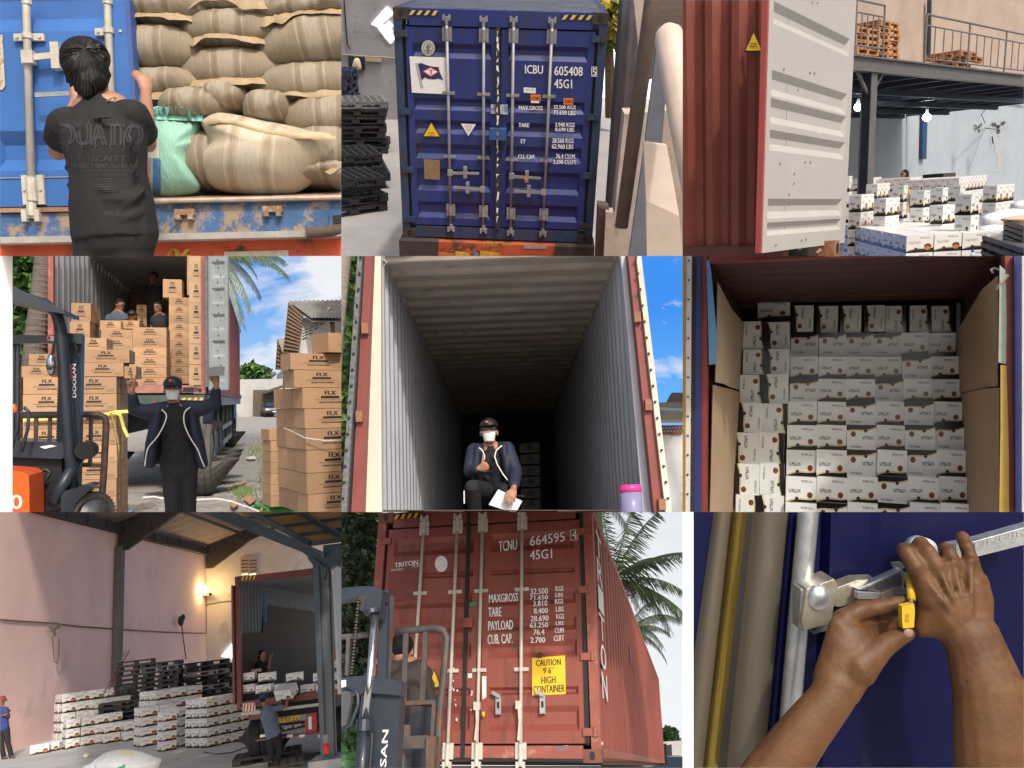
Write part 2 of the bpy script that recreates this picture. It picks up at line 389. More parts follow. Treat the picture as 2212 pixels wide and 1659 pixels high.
def sack_mat(name,base,stripe,dark,w=1.0,scale=1.0):
 m=bpy.data.materials.new(name);m.use_nodes=True;nt=m.node_tree;L=nt.links.new;b=nt.nodes['Principled BSDF']
 b.inputs['Roughness'].default_value=.55;b.inputs['Sheen Weight'].default_value=.15
 tc=N(nt,'ShaderNodeTexCoord');sp=N(nt,'ShaderNodeSeparateXYZ');L(tc.outputs['Object'],sp.inputs[0])
 nz=N(nt,'ShaderNodeTexNoise');nz.inputs['Scale'].default_value=8;nz.inputs['Detail'].default_value=8;nz.inputs['Roughness'].default_value=.7
 mp=N(nt,'ShaderNodeMapping');mp.inputs['Scale'].default_value=(14,2,1.2);L(tc.outputs['Object'],mp.inputs[0]);L(mp.outputs[0],nz.inputs['Vector'])
 x=_ma(nt,'ABSOLUTE',_ma(nt,'DIVIDE',sp.outputs[0],scale))
 mr=N(nt,'ShaderNodeMapRange');mr.inputs['From Min'].default_value=.25;mr.inputs['From Max'].default_value=.75;mr.inputs['To Min'].default_value=.84;mr.inputs['To Max'].default_value=1.13;L(nz.outputs['Fac'],mr.inputs['Value'])
 c=_mix(nt,_band(nt,x,-1,.040),base,stripe);c=_mix(nt,_band(nt,x,.05,.068),c,dark);c=_mix(nt,_band(nt,x,.075,.085),c,stripe)
 mx=N(nt,'ShaderNodeMixRGB',blend_type='MULTIPLY');mx.inputs[0].default_value=1;L(c,mx.inputs[1]);L(mr.outputs[0],mx.inputs[2]);L(mx.outputs[0],b.inputs['Base Color'])
 bp=N(nt,'ShaderNodeBump');bp.inputs['Strength'].default_value=.5;bp.inputs['Distance'].default_value=.02;L(nz.outputs['Fac'],bp.inputs['Height']);L(bp.outputs[0],b.inputs['Normal']);return m
def sack_mesh(a,dy,c,seed,mats,sag=.35,seam=True,pinch=2.6):
 """stuffed woven bag lying along x (half sizes a, dy, c), base centre at origin"""
 b=B();nx,na=30,22
 rows=[]
 for i in range(nx+1):
  x=-1+2*i/nx;e=max(.0,1-abs(x)**pinch)**.5
  ring=[]
  for k in range(na):
   t=2*math.pi*k/na;cy,sz=math.cos(t),math.sin(t)
   q=3.0;rr=(abs(cy)**q+abs(sz)**q)**(-1/q)
   wob=1+.10*(smooth_noise(x*2.2+k*.35,seed)-.5)+.05*(smooth_noise(x*9+k*1.3,seed+5)-.5)
   yy=cy*rr*dy*(.35+.65*e)*wob;zz=sz*rr*c*(.12+.88*e)*wob
   zz-=sag*c*(abs(x)**3)*.35
   ring.append((x*a*(1-.04*abs(sz)),yy,zz+c*.98))
  rows.append(ring+[ring[0]])
 b.sheet(rows);b.face([rows[0][k] for k in range(na)]);b.face([rows[-1][k] for k in reversed(range(na))])
 bm_me=b.mesh('sack',mats,True)
 bm=bmesh.new();bm.from_mesh(bm_me);bmesh.ops.remove_doubles(bm,verts=bm.verts,dist=.0005);bmesh.ops.recalc_face_normals(bm,faces=bm.faces);bm.to_mesh(bm_me);bm.free()
 return bm_me
def seam_mesh(a,dy,c,seed,m):
 """stitched hem running along the lower front edge of a bag"""
 b=B();rows=[]
 for i in range(41):
  x=-1+2*i/40;e=max(0,1-abs(x)**2.6)**.5;w=smooth_noise(x*7,seed);w2=smooth_noise(x*15,seed+3)
  y0=-dy*(.35+.65*e)*.86;z0=c*(.62-.25*abs(x)**3)-c*.05
  d=.5+1.1*smooth_noise(x*3.1,seed+7);z0-=c*.18*(1-abs(x))*smooth_noise(x*2.3,seed+2)
  rows.append([(x*a*.99,y0+.02,z0+.004),(x*a,y0-.022-.022*w,z0-(.014+.012*w2)*d),(x*a*1.0,y0-.03-.03*w,z0-(.036+.026*w)*d)])
 b.sheet(rows);o=B();off=Vector((0,.004,.006));o.sheet(rows);o.sheet([[Vector(p)+off for p in r] for r in rows])
 return o.mesh('seam',m,True)
def pallet_mesh(w=1.1,d=1.1,h=.15,m=None):
 """moulded plastic pallet: open grid deck, nine feet, three runners"""
 b=B();t=.028
 for i in range(9):
  x=-w/2+.03+i*(w-.06)/8;b.box(x-.019,x+.019,-d/2,d/2,h-t,h)
 for i in range(7):
  y=-d/2+.03+i*(d-.06)/6;b.box(-w/2,w/2,y-.016,y+.016,h-t-.012,h-.004)
 for i in (-1,0,1):
  for j in (-1,0,1):
   x,y=i*(w/2-.09),j*(d/2-.09);b.box(x-.09,x+.09,y-.09,y+.09,.02,h-t)
 for j in (-1,0,1):
  y=j*(d/2-.09);b.box(-w/2,w/2,y-.07,y+.07,0,.024)
 for y in (-d/2,d/2-.02):b.box(-w/2,w/2,y,y+.02,h-.05,h-.002)
 for x in (-w/2,w/2-.02):b.box(x,x+.02,-d/2,d/2,h-.05,h-.002)
 return b.mesh('plastic_pallet',m)
PALLETM=mat('black_plastic',(.018,.018,.019),.55,0,.3,8,.05,60)
PALLETB=mat('blue_black_plastic',(.02,.03,.075),.4,0,.3,8)
def corrugated(b,p0,along,up,out,length,height,period,depth,mi=0,start=0):
 """trapezoid sheet: p0 corner, unit vectors along / up / out"""
 p0,along,up,out=Vector(p0),Vector(along),Vector(up),Vector(out);n=max(1,round(length/period));q=length/n;pts=[]
 for i in range(n):
  for f,o in ((0,0),(.27,0),(.5,1),(.77,1)):pts.append((i*q+f*q,o))
 pts.append((length,0))
 b.sheet([[p0+along*s+out*(depth*o),p0+along*s+out*(depth*o)+up*height] for s,o in pts],mi)
 return b
def door_panel(b,o,ex,ez,n,w,h,trays,margin=.09,depth=.036,slope=.05,thick_=.045):
 """door leaf with pressed-in trays; o lower corner, n = outward normal"""
 o,ex,ez,n=Vector(o),Vector(ex),Vector(ez),Vector(n);p=lambda x,z,y=0:o+ex*x+ez*z+n*y
 zs=[0]
 x0,x1=margin,w-margin
 b.face([p(0,0),p(x0,0),p(x0,h),p(0,h)]);b.face([p(x1,0),p(w,0),p(w,h),p(x1,h)])
 last=0
 for a,c in trays:
  za,zc=a*h,c*h
  b.face([p(x0,last),p(x1,last),p(x1,za),p(x0,za)])
  i=[p(x0,za),p(x1,za),p(x1,zc),p(x0,zc)];s=min(slope,(zc-za)*.35)
  j=[p(x0+.03,za+s,-depth),p(x1-.03,za+s,-depth),p(x1-.03,zc-s,-depth),p(x0+.03,zc-s,-depth)]
  for k in range(4):b.face([i[k],i[(k+1)%4],j[(k+1)%4],j[k]])
  b.face(j);last=zc
 b.face([p(x0,last),p(x1,last),p(x1,h),p(x0,h)])
 q=[p(0,0),p(w,0),p(w,h),p(0,h)];r=[p(0,0,-thick_),p(w,0,-thick_),p(w,h,-thick_),p(0,h,-thick_)]
 for k in range(4):b.face([q[k],r[k],r[(k+1)%4],q[(k+1)%4]])
 b.face(r[::-1]);return b
def lock_rod(S,parent,x0,x1,z0,z1,y,clamps,r=.019,m=None,keeper=True):
 """upright locking bar (x0 at foot, x1 at head) with clamps and end cams"""
 m=m or RODM;X=lambda z:x0+(x1-x0)*(z-z0)/(z1-z0)
 rod=B().tube([(x0,y,z0),(x1,y,z1)],r,12).obj(S,'lock_rod',m,parent,True)
 for z,big in clamps:
  w,h=(.055,.15) if big else (.075,.035)
  q=B().box(X(z)-w,X(z)+w,y+.012,y+.03,z-h/2,z+h/2)
  q.tube([(X(z),y,z-h*.4),(X(z),y,z+h*.4)],r*1.35,10)
  for s in (-1,1):q.tube([(X(z)+s*w*.75,y+.013,z),(X(z)+s*w*.75,y+.004,z)],.008,6)
  q.obj(S,'clamp',m,rod)
 if keeper:
  for z,s in ((z0,1),(z1,-1)):
   q=B().box(X(z)-.03,X(z)+.03,y-.012,y+.02,z-.012,z+.012)
   q.box(X(z)-.045,X(z)-.02,y-.02,y+.02,z-.03,z+.03);q.box(X(z)+.02,X(z)+.045,y-.02,y+.02,z-.03,z+.03)
   q.tube([(X(z),y,z),(X(z),y,z+s*.07)],r*1.25,8);q.obj(S,'cam',m,rod)
 return rod
def handle(S,parent,x,z,y,d,m=None,tilt=0,L=.36):
 """door handle hinged on a rod at x, pointing d (+1 / -1)"""
 m=m or GALV;b=B();b.box(x-.03,x+.03,y-.03,y+.01,z-.035,z+.035)
 b.bar((x,y-.025,z),(x+d*L*.55,y-.03,z+tilt*.5),.012,.034);b.bar((x+d*L*.5,y-.03,z+tilt*.45),(x+d*L,y-.035,z+tilt),.02,.026)
 h=b.obj(S,'handle',m,parent)
 c=B();xc=x+d*L*.52;c.box(xc-.022,xc+.022,y-.045,y+.02,z-.06+tilt*.5,z+.075+tilt*.5);c.tube([(xc,y-.05,z+.06+tilt*.5),(xc,y-.02,z+.06+tilt*.5)],.02,8)
 c.obj(S,'handle_hub',m,h);return h
def casting(S,parent,x,y,z,m,sx=1,w=.178,h=.118,d=.162):
 """corner casting: lower corner at x,z; sx=+1 body extends to +x"""
 x0,x1=(x,x+w) if sx>0 else (x-w,x)
 o=B().box(x0,x1,y-.006,y+d,z,z+h).obj(S,'corner_casting',m,parent)
 cx,cz=(x0+x1)/2,z+h/2;n=12
 q=B();q.prism([(cx+.028*math.cos(2*math.pi*k/n),y-.0075,cz+.042*math.sin(2*math.pi*k/n)) for k in range(n)],(0,.0012,0));q.obj(S,'aperture',BLACK,o)
 return o
# ---- people
def hand(b,wr,d,n,s,k=1.0,pose='relaxed',fr=1.0):
 """palm and five fingers: d along the hand, n out of the palm, s toward the thumb"""
 wr,d,n,s=Vector(wr),Vector(d).normalized(),Vector(n).normalized(),Vector(s).normalized()
 pe=wr+d*.085*k
 b.tube([wr-d*.01*k,wr+d*.04*k,pe],[(.026*k,.018*k),(.04*k,.016*k),(.042*k,.013*k)],12,side=s,rounded=True)
 curls={'relaxed':(18,22,20),'grip':(55,75,55),'fist':(80,95,70),'straight':(4,6,5),'flat':(10,8,6)}
 plan={'relaxed':['relaxed']*4,'grip':['grip']*4,'peace':['straight','straight','fist','fist'],'thumb':['fist']*4,'flat':['flat']*4,'hold':['straight','grip','grip','grip']}[pose]
 for i,(off,ln,rr) in enumerate(((.032,.075,.0088),(.011,.083,.009),(-.011,.077,.0086),(-.031,.060,.0075))):
  c=curls[plan[i]];p=pe+s*off*k-d*(.008*abs(i-1)*k);ang=0;pts=[p-d*.01*k];rad=[rr*fr*k];spread=(.22 if i==0 else-.16 if i==1 else 0) if pose=='peace' else (1.5-i)*.07
  dd=(d+s*spread).normalized()
  for j,f in enumerate((.44,.31,.25)):
   ang+=RAD(c[j]);p=p+(dd*math.cos(ang)+n*math.sin(ang))*ln*f*k;pts.append(p);rad.append(rr*fr*k*(.97-.1*j))
  b.tube(pts,rad,8,rounded=True)
 t0=wr+d*.028*k+s*.028*k
 if pose=='thumb':tv=[(s*1.0+d*.25),(s*1.0+d*.02),(s*1-d*.15)]
 elif pose in ('peace','grip','hold'):tv=[(s*.6+d*.6+n*.5),(s*-.1+d*.7+n*.6),(s*-.5+d*.5+n*.5)]
 else:tv=[(s*.8+d*.7+n*.2),(s*.3+d*1+n*.2),(s*.1+d*1+n*.1)]
 pts=[wr+d*.02*k+s*.012*k,t0];q=t0.copy()
 for v,l in zip(tv,(.03,.034,.027)):q=q+v.normalized()*l*k;pts.append(q)
 b.tube(pts,[.014*k,.0135*k,.012*k*fr,.0108*k*fr,.009*k*fr],8,rounded=True)
def person(S,label,J,k=1.0,vox=.013,skin=None,shirt=None,pants=None,sleeve=.55,fwd=(0,-1,0),hup=(0,0,1),hair='short',cap=None,mask=False,glasses=False,
   shoes=None,hands=None,legs=True,shorts=False,hem=.0,jacket=None,eyes=True,neckline=.0,extra=None,cat='person',torso_w=1.0):
 V={q:Vector(p) for q,p in J.items()};fw=Vector(fwd).normalized();up=Vector(hup);up=(up-fw*up.dot(fw)).normalized();sd=fw.cross(up).normalized()
 rot=Matrix((sd,fw,up)).transposed();skin=skin or SKIN;hd=V['head'];sx=(V['shR']-V['shL']).normalized()
 b=B()
 b.ell(hd+up*.018*k,.074*k,.093*k,.098*k,rot=rot);b.ell(hd-up*.052*k+fw*.025*k,.056*k,.062*k,.066*k,rot=rot)
 b.ell(hd-up*.03*k+fw*.092*k,.014*k,.018*k,.022*k,rot=rot)
 for s in (-1,1):b.ell(hd-up*.012*k+sd*s*.077*k-fw*.008*k,.010*k,.018*k,.03*k,rot=rot)
 b.tube([V['neck']-up*.03*k,hd-up*.06*k-fw*.01*k],[.058*k,.052*k],12)
 tors=[V['neck']*.93+V['pelvis']*.07,V['neck']*.72+V['pelvis']*.28,V['neck']*.38+V['pelvis']*.62,V['pelvis'],V['pelvis']+(V['pelvis']-V['neck']).normalized()*.07*k]
 trad=[(.12,.075),(.165*torso_w,.105),(.142*torso_w,.10),(.16*torso_w,.11),(.15*torso_w,.10)]
 def torso(q,ex):q.tube(tors,[((a+ex)*k,(c+ex)*k) for a,c in trad],16,side=sx,rounded=True)
 torso(b,0)
 for a in 'LR':
  sh,el,wr=V['sh'+a],V['el'+a],V['wr'+a]
  b.tube([V['neck']*.9+V['pelvis']*.1,sh],[.05*k,.052*k],10,rounded=True)
  b.tube([sh,sh*.5+el*.5,el],[.052*k,.046*k,.037*k],10,rounded=True);b.tube([el,el*.6+wr*.4,wr],[.037*k,.036*k,.026*k],10,rounded=True)
  h=(hands or {}).get(a)
  dd=(wr-el).normalized()
  if h is None:h=(dd,-sx if a=='R' else sx,fw,'relaxed')
  hand(b,wr,h[0],h[1],h[2],k*.98,h[3],1.12)
  if legs and 'kn'+a in V:
   hp,kn,an=V['hip'+a],V['kn'+a],V['an'+a]
   b.tube([hp,hp*.5+kn*.5,kn],[.082*k,.07*k,.055*k],12,rounded=True);b.tube([kn,kn*.65+an*.35,an],[.053*k,.053*k,.036*k],12,rounded=True)
   b.tube([an,an+Vector((fw.x,fw.y,-.25)).normalized()*.12*k],[.04*k,.03*k],8,rounded=True)
 body=blob(S,'person',b,vox,skin,None,3,label=label,cat=cat)
 if shirt:
  c=B();ax_=(V['pelvis']-V['neck']).normalized();nk=V['neck']
  c.tube([nk-ax_*.022*k,nk+ax_*.012*k,nk+ax_*.05*k]+tors[1:],[(.066*k,.062*k),(.09*k,.074*k),(.13*k,.09*k)]+[((a+.02)*k,(q_+.02)*k) for a,q_ in trad[1:]],16,side=sx)
  if hem:c.tube([V['pelvis'],V['pelvis']+(V['pelvis']-V['neck']).normalized()*hem*k],[(.18*torso_w*k,.13*k),(.183*torso_w*k,.132*k)],16,side=sx)
  for a in 'LR':
   sh,el,wr=V['sh'+a],V['el'+a],V['wr'+a]
   c.tube([nk+ax_*.075*k,sh],[.058*k,.066*k],10,rounded=True)
   if sleeve<=1:
    e=sh*(1-sleeve)+el*sleeve;c.tube([sh,e],[.072*k,.068*k],12)
   else:
    e=el*(2-sleeve)+wr*(sleeve-1);c.tube([sh,sh*.5+el*.5,el],[.07*k,.064*k,.058*k],12,rounded=True);c.tube([el,e],[.056*k,.045*k],12)
  for a in range(5):# folds
   t=a/4;p=V['neck']*(.75-.6*t)+V['pelvis']*(.25+.6*t)
   c.tube([p-sx*.15*k-fw*.02,p+sx*(.02-.1*t)*k+fw*.10*k-up*.03*k],[.012*k,.03*k],6,rounded=True)
  if extra:extra(c)
  blob(S,'shirt',c,vox*1.05,shirt,body,3)
 if pants and legs:
  c=B();c.tube([V['pelvis']+(V['neck']-V['pelvis']).normalized()*.06*k,V['pelvis']-(V['neck']-V['pelvis']).normalized()*.08*k],[(.165*k,.122*k),(.17*k,.125*k)],14,side=sx,rounded=True)
  for a in 'LR':
   if 'kn'+a not in V:continue
   hp,kn,an=V['hip'+a],V['kn'+a],V['an'+a]
   c.tube([hp,hp*.5+kn*.5,kn],[.10*k,.087*k,.072*k],12,rounded=True)
   c.tube([kn,kn*.6+an*.4] if shorts else [kn,an],[.075*k,.078*k] if shorts else [.07*k,.062*k],12)
  blob(S,'trousers',c,vox*1.05,pants,body,4)
 if shoes:
  for a in 'LR':
   if 'an'+a in V:
    an=V['an'+a];f2=Vector((fw.x,fw.y,0)).normalized()
    B().tube([an-up*.045*k-f2*.03*k,an-up*.05*k+f2*.15*k],[(.045*k,.04*k),(.042*k,.03*k)],10,side=sx,rounded=True).obj(S,'shoe',shoes,body,True)
 if hair:
  c=B();back=-fw
  c.ell(hd+up*.03*k+back*.012*k,.082*k,.098*k,.098*k,rot=rot)
  if hair=='long':c.tube([hd+back*.07*k,hd+back*.12*k-up*.10*k,hd+back*.12*k-up*.24*k],[.045*k,.04*k,.02*k],8,rounded=True)
  if hair=='hijab':
   c.ell(hd-up*.05*k+back*.02*k,.095*k,.10*k,.13*k,rot=rot);c.tube([hd-up*.1*k,V['neck']-up*.05*k],[.09*k,.15*k],12,rounded=True)
  # cut the face free: keep only points above / behind the hair line
  me=c;o=blob(S,'hair',me,vox*.9,HAIR,body,3)
  L=LOCAL[body.name];bm=bmesh.new();bm.from_mesh(o.data);Li=L
  dead=[]
  for v in bm.verts:
   q=rot.transposed() @ ((Li @ v.co)-hd)
   lim=(.055 if hair!='hijab' else .03)*k if q.y>.02*k else (-.035*k if q.y>-.03*k else-.075*k)
   if hair in ('long','hijab') and q.y<.03*k:lim=-9
   if hair=='hijab' and q.z<-.085*k:lim=-9
   if q.z<lim:dead.append(v)
  bmesh.ops.delete(bm,geom=dead,context='VERTS');bm.to_mesh(o.data);bm.free()
 if cap:
  c=B();n=14;rings=[]
  for i in range(6):
   t=RAD(90*i/5);rings.append([hd+up*(.045+.085*math.sin(t))*k-fw*.008*k+rot @ Vector((.088*k*math.cos(t)*math.cos(2*math.pi*j/n),.106*k*math.cos(t)*math.sin(2*math.pi*j/n),0)) for j in range(n+1)])
  c.sheet(rings);crown=c.obj(S,'cap',cap,body,True)
  q=B();ar=[rot @ Vector((.08*k*math.cos(RAD(a)),(.075+.11*max(0,math.sin(RAD(a)))**.8)*k,(.038-.012*math.sin(RAD(a)))*k))+hd for a in range(0,181,20)]
  br=[rot @ Vector((.08*k*math.cos(RAD(a)),.06*k*math.sin(RAD(a))+.02*k,.052*k))+hd for a in range(0,181,20)]
  q.sheet([ar,br]);q.sheet([[p+up*.006 for p in ar],[p+up*.006 for p in br]]);q.obj(S,'peak',cap,crown,True)
  crown['label']='cap with curved peak'
 if mask:
  c=B();rows=[]
  for i in range(7):
   z=-.004-.092*i/6
   rows.append([hd+rot @ Vector((.064*k*math.sin(a)*(1-.25*(i/6)**2),(.040+.074*math.cos(a)*(1-.35*abs(i-2.5)/4))*k,z*k)) for a in [RAD(q) for q in range(-65,66,13)]])
  c.sheet(rows);mo=c.obj(S,'face_mask',mat('mask_cloth',(.78,.78,.76),.8,0,.04),body,True)
  c=B()
  for s in (-1,1):c.tube([hd+rot @ Vector((s*.068*k,.05*k,-.01*k)),hd+rot @ Vector((s*.08*k,-.005*k,.0))],.003*k,6)
  c.obj(S,'ear_loop',WHITE,mo)
 if glasses:
  g=mat('tinted_lens',(.07,.05,.042),.12,0,0,spec=.7)
  for s in (-1,1):
   B().ell(hd+rot @ Vector((s*.034*k,.101*k,.022*k)),.028*k,.006*k,.022*k,12,6,rot=rot).obj(S,'lens',g,body,True)
  B().bar(hd+rot @ Vector((-.012*k,.105*k,.025*k)),hd+rot @ Vector((.012*k,.105*k,.025*k)),.006*k,.006*k).obj(S,'glasses_bridge',BLACK,body)
  for s in (-1,1):B().bar(hd+rot @ Vector((s*.06*k,.10*k,.027*k)),hd+rot @ Vector((s*.08*k,0,.02*k)),.005*k,.006*k).obj(S,'temple',BLACK,body)
 elif eyes:
  for s in (-1,1):
   B().ell(hd+rot @ Vector((s*.03*k,.085*k,.005*k)),.014*k,.008*k,.007*k,8,6,rot=rot).obj(S,'eye',INK,body,True)
   B().ell(hd+rot @ Vector((s*.032*k,.088*k,.026*k)),.02*k,.008*k,.005*k,8,6,rot=rot).obj(S,'brow',HAIR,body,True)
  if not mask:B().ell(hd+rot @ Vector((0,.083*k,-.072*k)),.022*k,.008*k,.006*k,8,6,rot=rot).obj(S,'mouth',mat('lips',(.22,.08,.06),.5),body,True)
 return body
# ---- leaves
def leaf_mat(name,col,var=.45):
 m=mat(name,col,.5,0,var,1.6);b=m.node_tree.nodes['Principled BSDF']
 return m
def crown_mesh(pts_fn,n,size,mats,seed=1):
 """many small folded leaves spread through a crown's volume"""
 r=random.Random(seed);b=B()
 for i in range(n):
  p=Vector(pts_fn(r));d=Vector((r.uniform(-1,1),r.uniform(-1,1),r.uniform(-.9,.5))).normalized();q=d.orthogonal().normalized();q=Matrix.Rotation(r.uniform(0,6.28),3,d) @ q
  s=size*r.uniform(.6,1.4);w=s*.42;mi=r.randrange(len(mats)) if len(mats)>1 else 0;nn=d.cross(q)*s*.12
  b.face([p,p+d*s*.5+q*w+nn,p+d*s],mi);b.face([p,p+d*s,p+d*s*.5-q*w+nn],mi)
 return b
def palm_frond(b,o,dirv,length,droop,seed,lf=.42,n=26,mi=0):
 """arching midrib with hanging leaflets"""
 r=random.Random(seed);o=Vector(o);d=Vector(dirv).normalized();side=d.cross(Vector((0,0,1))).normalized();p=o.copy();pts=[]
 for i in range(n+1):
  t=i/n;dd=Vector((d.x,d.y,d.z-droop*t*t*1.8)).normalized();p=p+dd*length/n;pts.append((p.copy(),dd))
 b.tube([q for q,_ in pts],[.03*length/3*(1-.8*i/n) for i in range(n+1)],5,mi=mi)
 for i,(q,dd) in enumerate(pts[2:]):
  t=(i+2)/n;ll=lf*length/3*(1-.55*t)*(1 if t>.12 else .5)*1.6
  for s in (-1,1):
   for e in (0,.5):
    q2=q+dd*(length/n*e);v=(side*s*.75+dd*.55+Vector((0,0,-.55-.5*r.random()))).normalized()*ll*r.uniform(.8,1.15);w=dd*.028*length/3*1.6
    b.face([q2-w*.5,q2+w*.5,q2+v*.6+w*.55-Vector((0,0,.03)),q2+v+Vector((0,0,-.10*ll)),q2+v*.6-w*.3-Vector((0,0,.03))],mi)
 return b
from mathutils.bvhtree import BVHTree
def resample(pts,n):
 """closed Catmull-Rom through the points"""
 out=[];m=len(pts)
 for i in range(n):
  t=i/n*m;k=int(t);f=t-k;p=[Vector(pts[(k+q)%m]) for q in (-1,0,1,2)]
  out.append(.5*((2*p[1])+(p[2]-p[0])*f+(2*p[0]-5*p[1]+4*p[2]-p[3])*f*f+(3*p[1]-p[0]-3*p[2]+p[3])*f**3))
 return out
def resample_open(p,n):
 """smooth open curve through the points"""
 p=[p[0]]+list(p)+[p[-1]];out=[];m=len(p)-3
 for i in range(n+1):
  t=i/n*m;k=min(int(t),m-1);f=t-k;a,b,c,d=[Vector(q) for q in p[k:k+4]]
  out.append(.5*((2*b)+(c-a)*f+(2*a-5*b+4*c-d)*f*f+(3*b-a-3*c+d)*f**3))
 return out
def pillow(S,outline,y,bulge,back=None,n=56,rings=9,seed=0,wob=.05,power=2.2,centre=None):
 """a stuffed bag: picture outline at depth y, belly toward the viewer and behind"""
 pts=[S.P(u,v,y) for u,v in outline];pts=resample(pts,n);c=centre and S.P(*centre,y) or sum(pts,Vector())/n;b=B()
 for sgn,bl in ((-1,bulge),(1,back if back is not None else bulge)):
  rows=[]
  for i in range(rings+1):
   t=(i/rings);t=1-(1-t)**1.6
   row=[]
   for k,p in enumerate(pts):
    q=c+(p-c)*t;w=1+t**2.5*wob*2*(smooth_noise(k*.45+t*3,seed)-.5)+t**2.5*wob*(smooth_noise(k*1.3-t*7,seed+9)-.5)
    row.append(q+Vector((0,sgn*bl*max(0,1-t**power)**.62*w,0)))
   rows.append(row+[row[0]])
  b.sheet(rows)
 me=b.mesh('m',BLACK);bm=bmesh.new();bm.from_mesh(me);bmesh.ops.remove_doubles(bm,verts=bm.verts,dist=.0008);bm.to_mesh(me);bm.free()
 r=B();r.v=[v.co.copy() for v in me.vertices];r.f=[list(p.vertices) for p in me.polygons];r.mi=[0]*len(r.f);bpy.data.meshes.remove(me);return r
def bvh_of(o,S):
 L=LOCAL[o.name];return BVHTree.FromPolygons([L @ v.co for v in o.data.vertices],[list(p.vertices) for p in o.data.polygons])
def wrap_on(S,b,bvh,lift=.003,dist=None):
 """lays a flat print onto a surface along the view rays' depth """
 out=[]
 for p in b.v:
  d=p.normalized();h=bvh.ray_cast(d*.5,d)
  out.append((h[0]-d*lift) if h[0] is not None else None)
 keep=B()
 for f,m in zip(b.f,b.mi):
  if all(out[i] is not None for i in f) and max(out[i].y for i in f)-min(out[i].y for i in f)<.06:keep.face([out[i] for i in f],m)
 return keep
def subdiv_rect(b,S,u0,v0,u1,v1,y,nu=8,nv=6,mi=0):
 b.sheet([[S.P(u0+(u1-u0)*i/nu,v0+(v1-v0)*j/nv,y) for i in range(nu+1)] for j in range(nv+1)],mi);return b
def warn_triangle(S,parent,pts,y,name='warning_sticker',lift=.006,txt=True):
 """yellow triangle with a black border"""
 cx=sum(p[0] for p in pts)/3;cy=sum(p[1] for p in pts)/3
 o=B();thick(S,o,pts,y,lift,.001);o=o.obj(S,name,INK,parent)
 q=B();thick(S,q,[(cx+(u-cx)*.80,cy+(v-cy)*.80) for u,v in pts],y,lift+.0015,.001);q.obj(S,'yellow_field',YELLOW,o)
 if txt:
  w=(max(p[0] for p in pts)-min(p[0] for p in pts));t=B();hh=w*.085
  pxtext(S,t,'SUPER',cx-w*.16,cy+hh*.2,cx+w*.16,cy+hh*1.2,y,lift=lift+.004);pxtext(S,t,'HEAVY',cx-w*.16,cy+hh*1.7,cx+w*.16,cy+hh*2.7,y,lift=lift+.004)
  t.obj(S,'lettering',INK,o)
 return o
def closed_front(S,T,O,w,h,paint,post,trays,rods,handles,hinges,gasket,castm,ymid=0,rodm=None,hdr=.2,sill=.17,clampz=(.10,.37,.67,.93)):
 """shut end of a container: O = front bottom centre"""
 x,y,z=O;pw=.095
 for s in (-1,1):
  xa=x+s*w/2;a,c=(xa,xa+pw) if s<0 else (xa-pw,xa)
  B().box(a,c,y,y+.12,z+.118,z+h-.118).obj(S,'corner_post',post,T)
  casting(S,T,xa,y,z,castm,1 if s<0 else-1);casting(S,T,xa,y,z+h-.118,castm,1 if s<0 else-1)
 B().box(x-w/2+.178,x+w/2-.178,y+.004,y+.12,z+.01,z+sill-.02).obj(S,'door_sill',post,T)
 B().box(x-w/2+.178,x+w/2-.178,y+.004,y+.12,z+h-hdr+.02,z+h-.005).obj(S,'door_header',paint,T)
 B().box(x-w/2+pw,x+w/2-pw,y+.065,y+.1,z+sill-.02,z+h-hdr+.02).obj(S,'door_gasket',gasket,T)
 doors=[]
 for s in (-1,1):
  x0=x-w/2+pw+.035 if s<0 else x+.018;dw=w/2-pw-.035-.018
  b=B();door_panel(b,(x0,y+.012,z+sill),(1,0,0),(0,0,1),(0,-1,0),dw,h-hdr-sill,trays,margin=.075,depth=.034,slope=.06);doors.append(b.obj(S,'door',paint,T))
 for x0,x1,z0,z1 in rods:
  dr=doors[0] if x0<x else doors[1]
  lock_rod(S,dr,x0,x1,z0,z1,y-.032,[(z0+(z1-z0)*f,f<.15 or f>.9) for f in clampz],m=rodm,r=.018)
 for hx,hz,d,tl in handles:handle(S,doors[0] if hx<x else doors[1],hx,hz,y-.035,d,tilt=tl,m=rodm)
 for s in (-1,1):
  for f in hinges:
   zz=z+sill+(h-hdr-sill)*f;xa=x+s*(w/2-pw)
   b=B();b.box(xa-.075,xa+.075,y-.018,y+.01,zz-.035,zz+.035);b.tube([(xa-s*-.04,y-.012,zz-.04),(xa-s*-.04,y-.012,zz+.04)],.02,8);b.obj(S,'hinge',post,doors[0 if s<0 else 1])
 return doors
def stripes(S,T,u0,v0,u1,v1,y,n,cols,lift=.004,slope=0):
 q=B();thick(S,q,[(u0,v1),(u1,v1+slope),(u1,v0+slope),(u0,v0)],y,lift,.001);o=q.obj(S,'hazard_tape',cols[0],T)
 w=(u1-u0)/n
 for i in range(n):
  a=u0+i*w;sl=slope*(i/n);q=B();thick(S,q,[(a+2,v1+sl),(a+w*.5,v1+sl),(min(u1,a+w*.95),v0+sl),(a+w*.45,v0+sl)],y,lift+.002,.0005);q.obj(S,'stripe',cols[1],o)
_cl={}
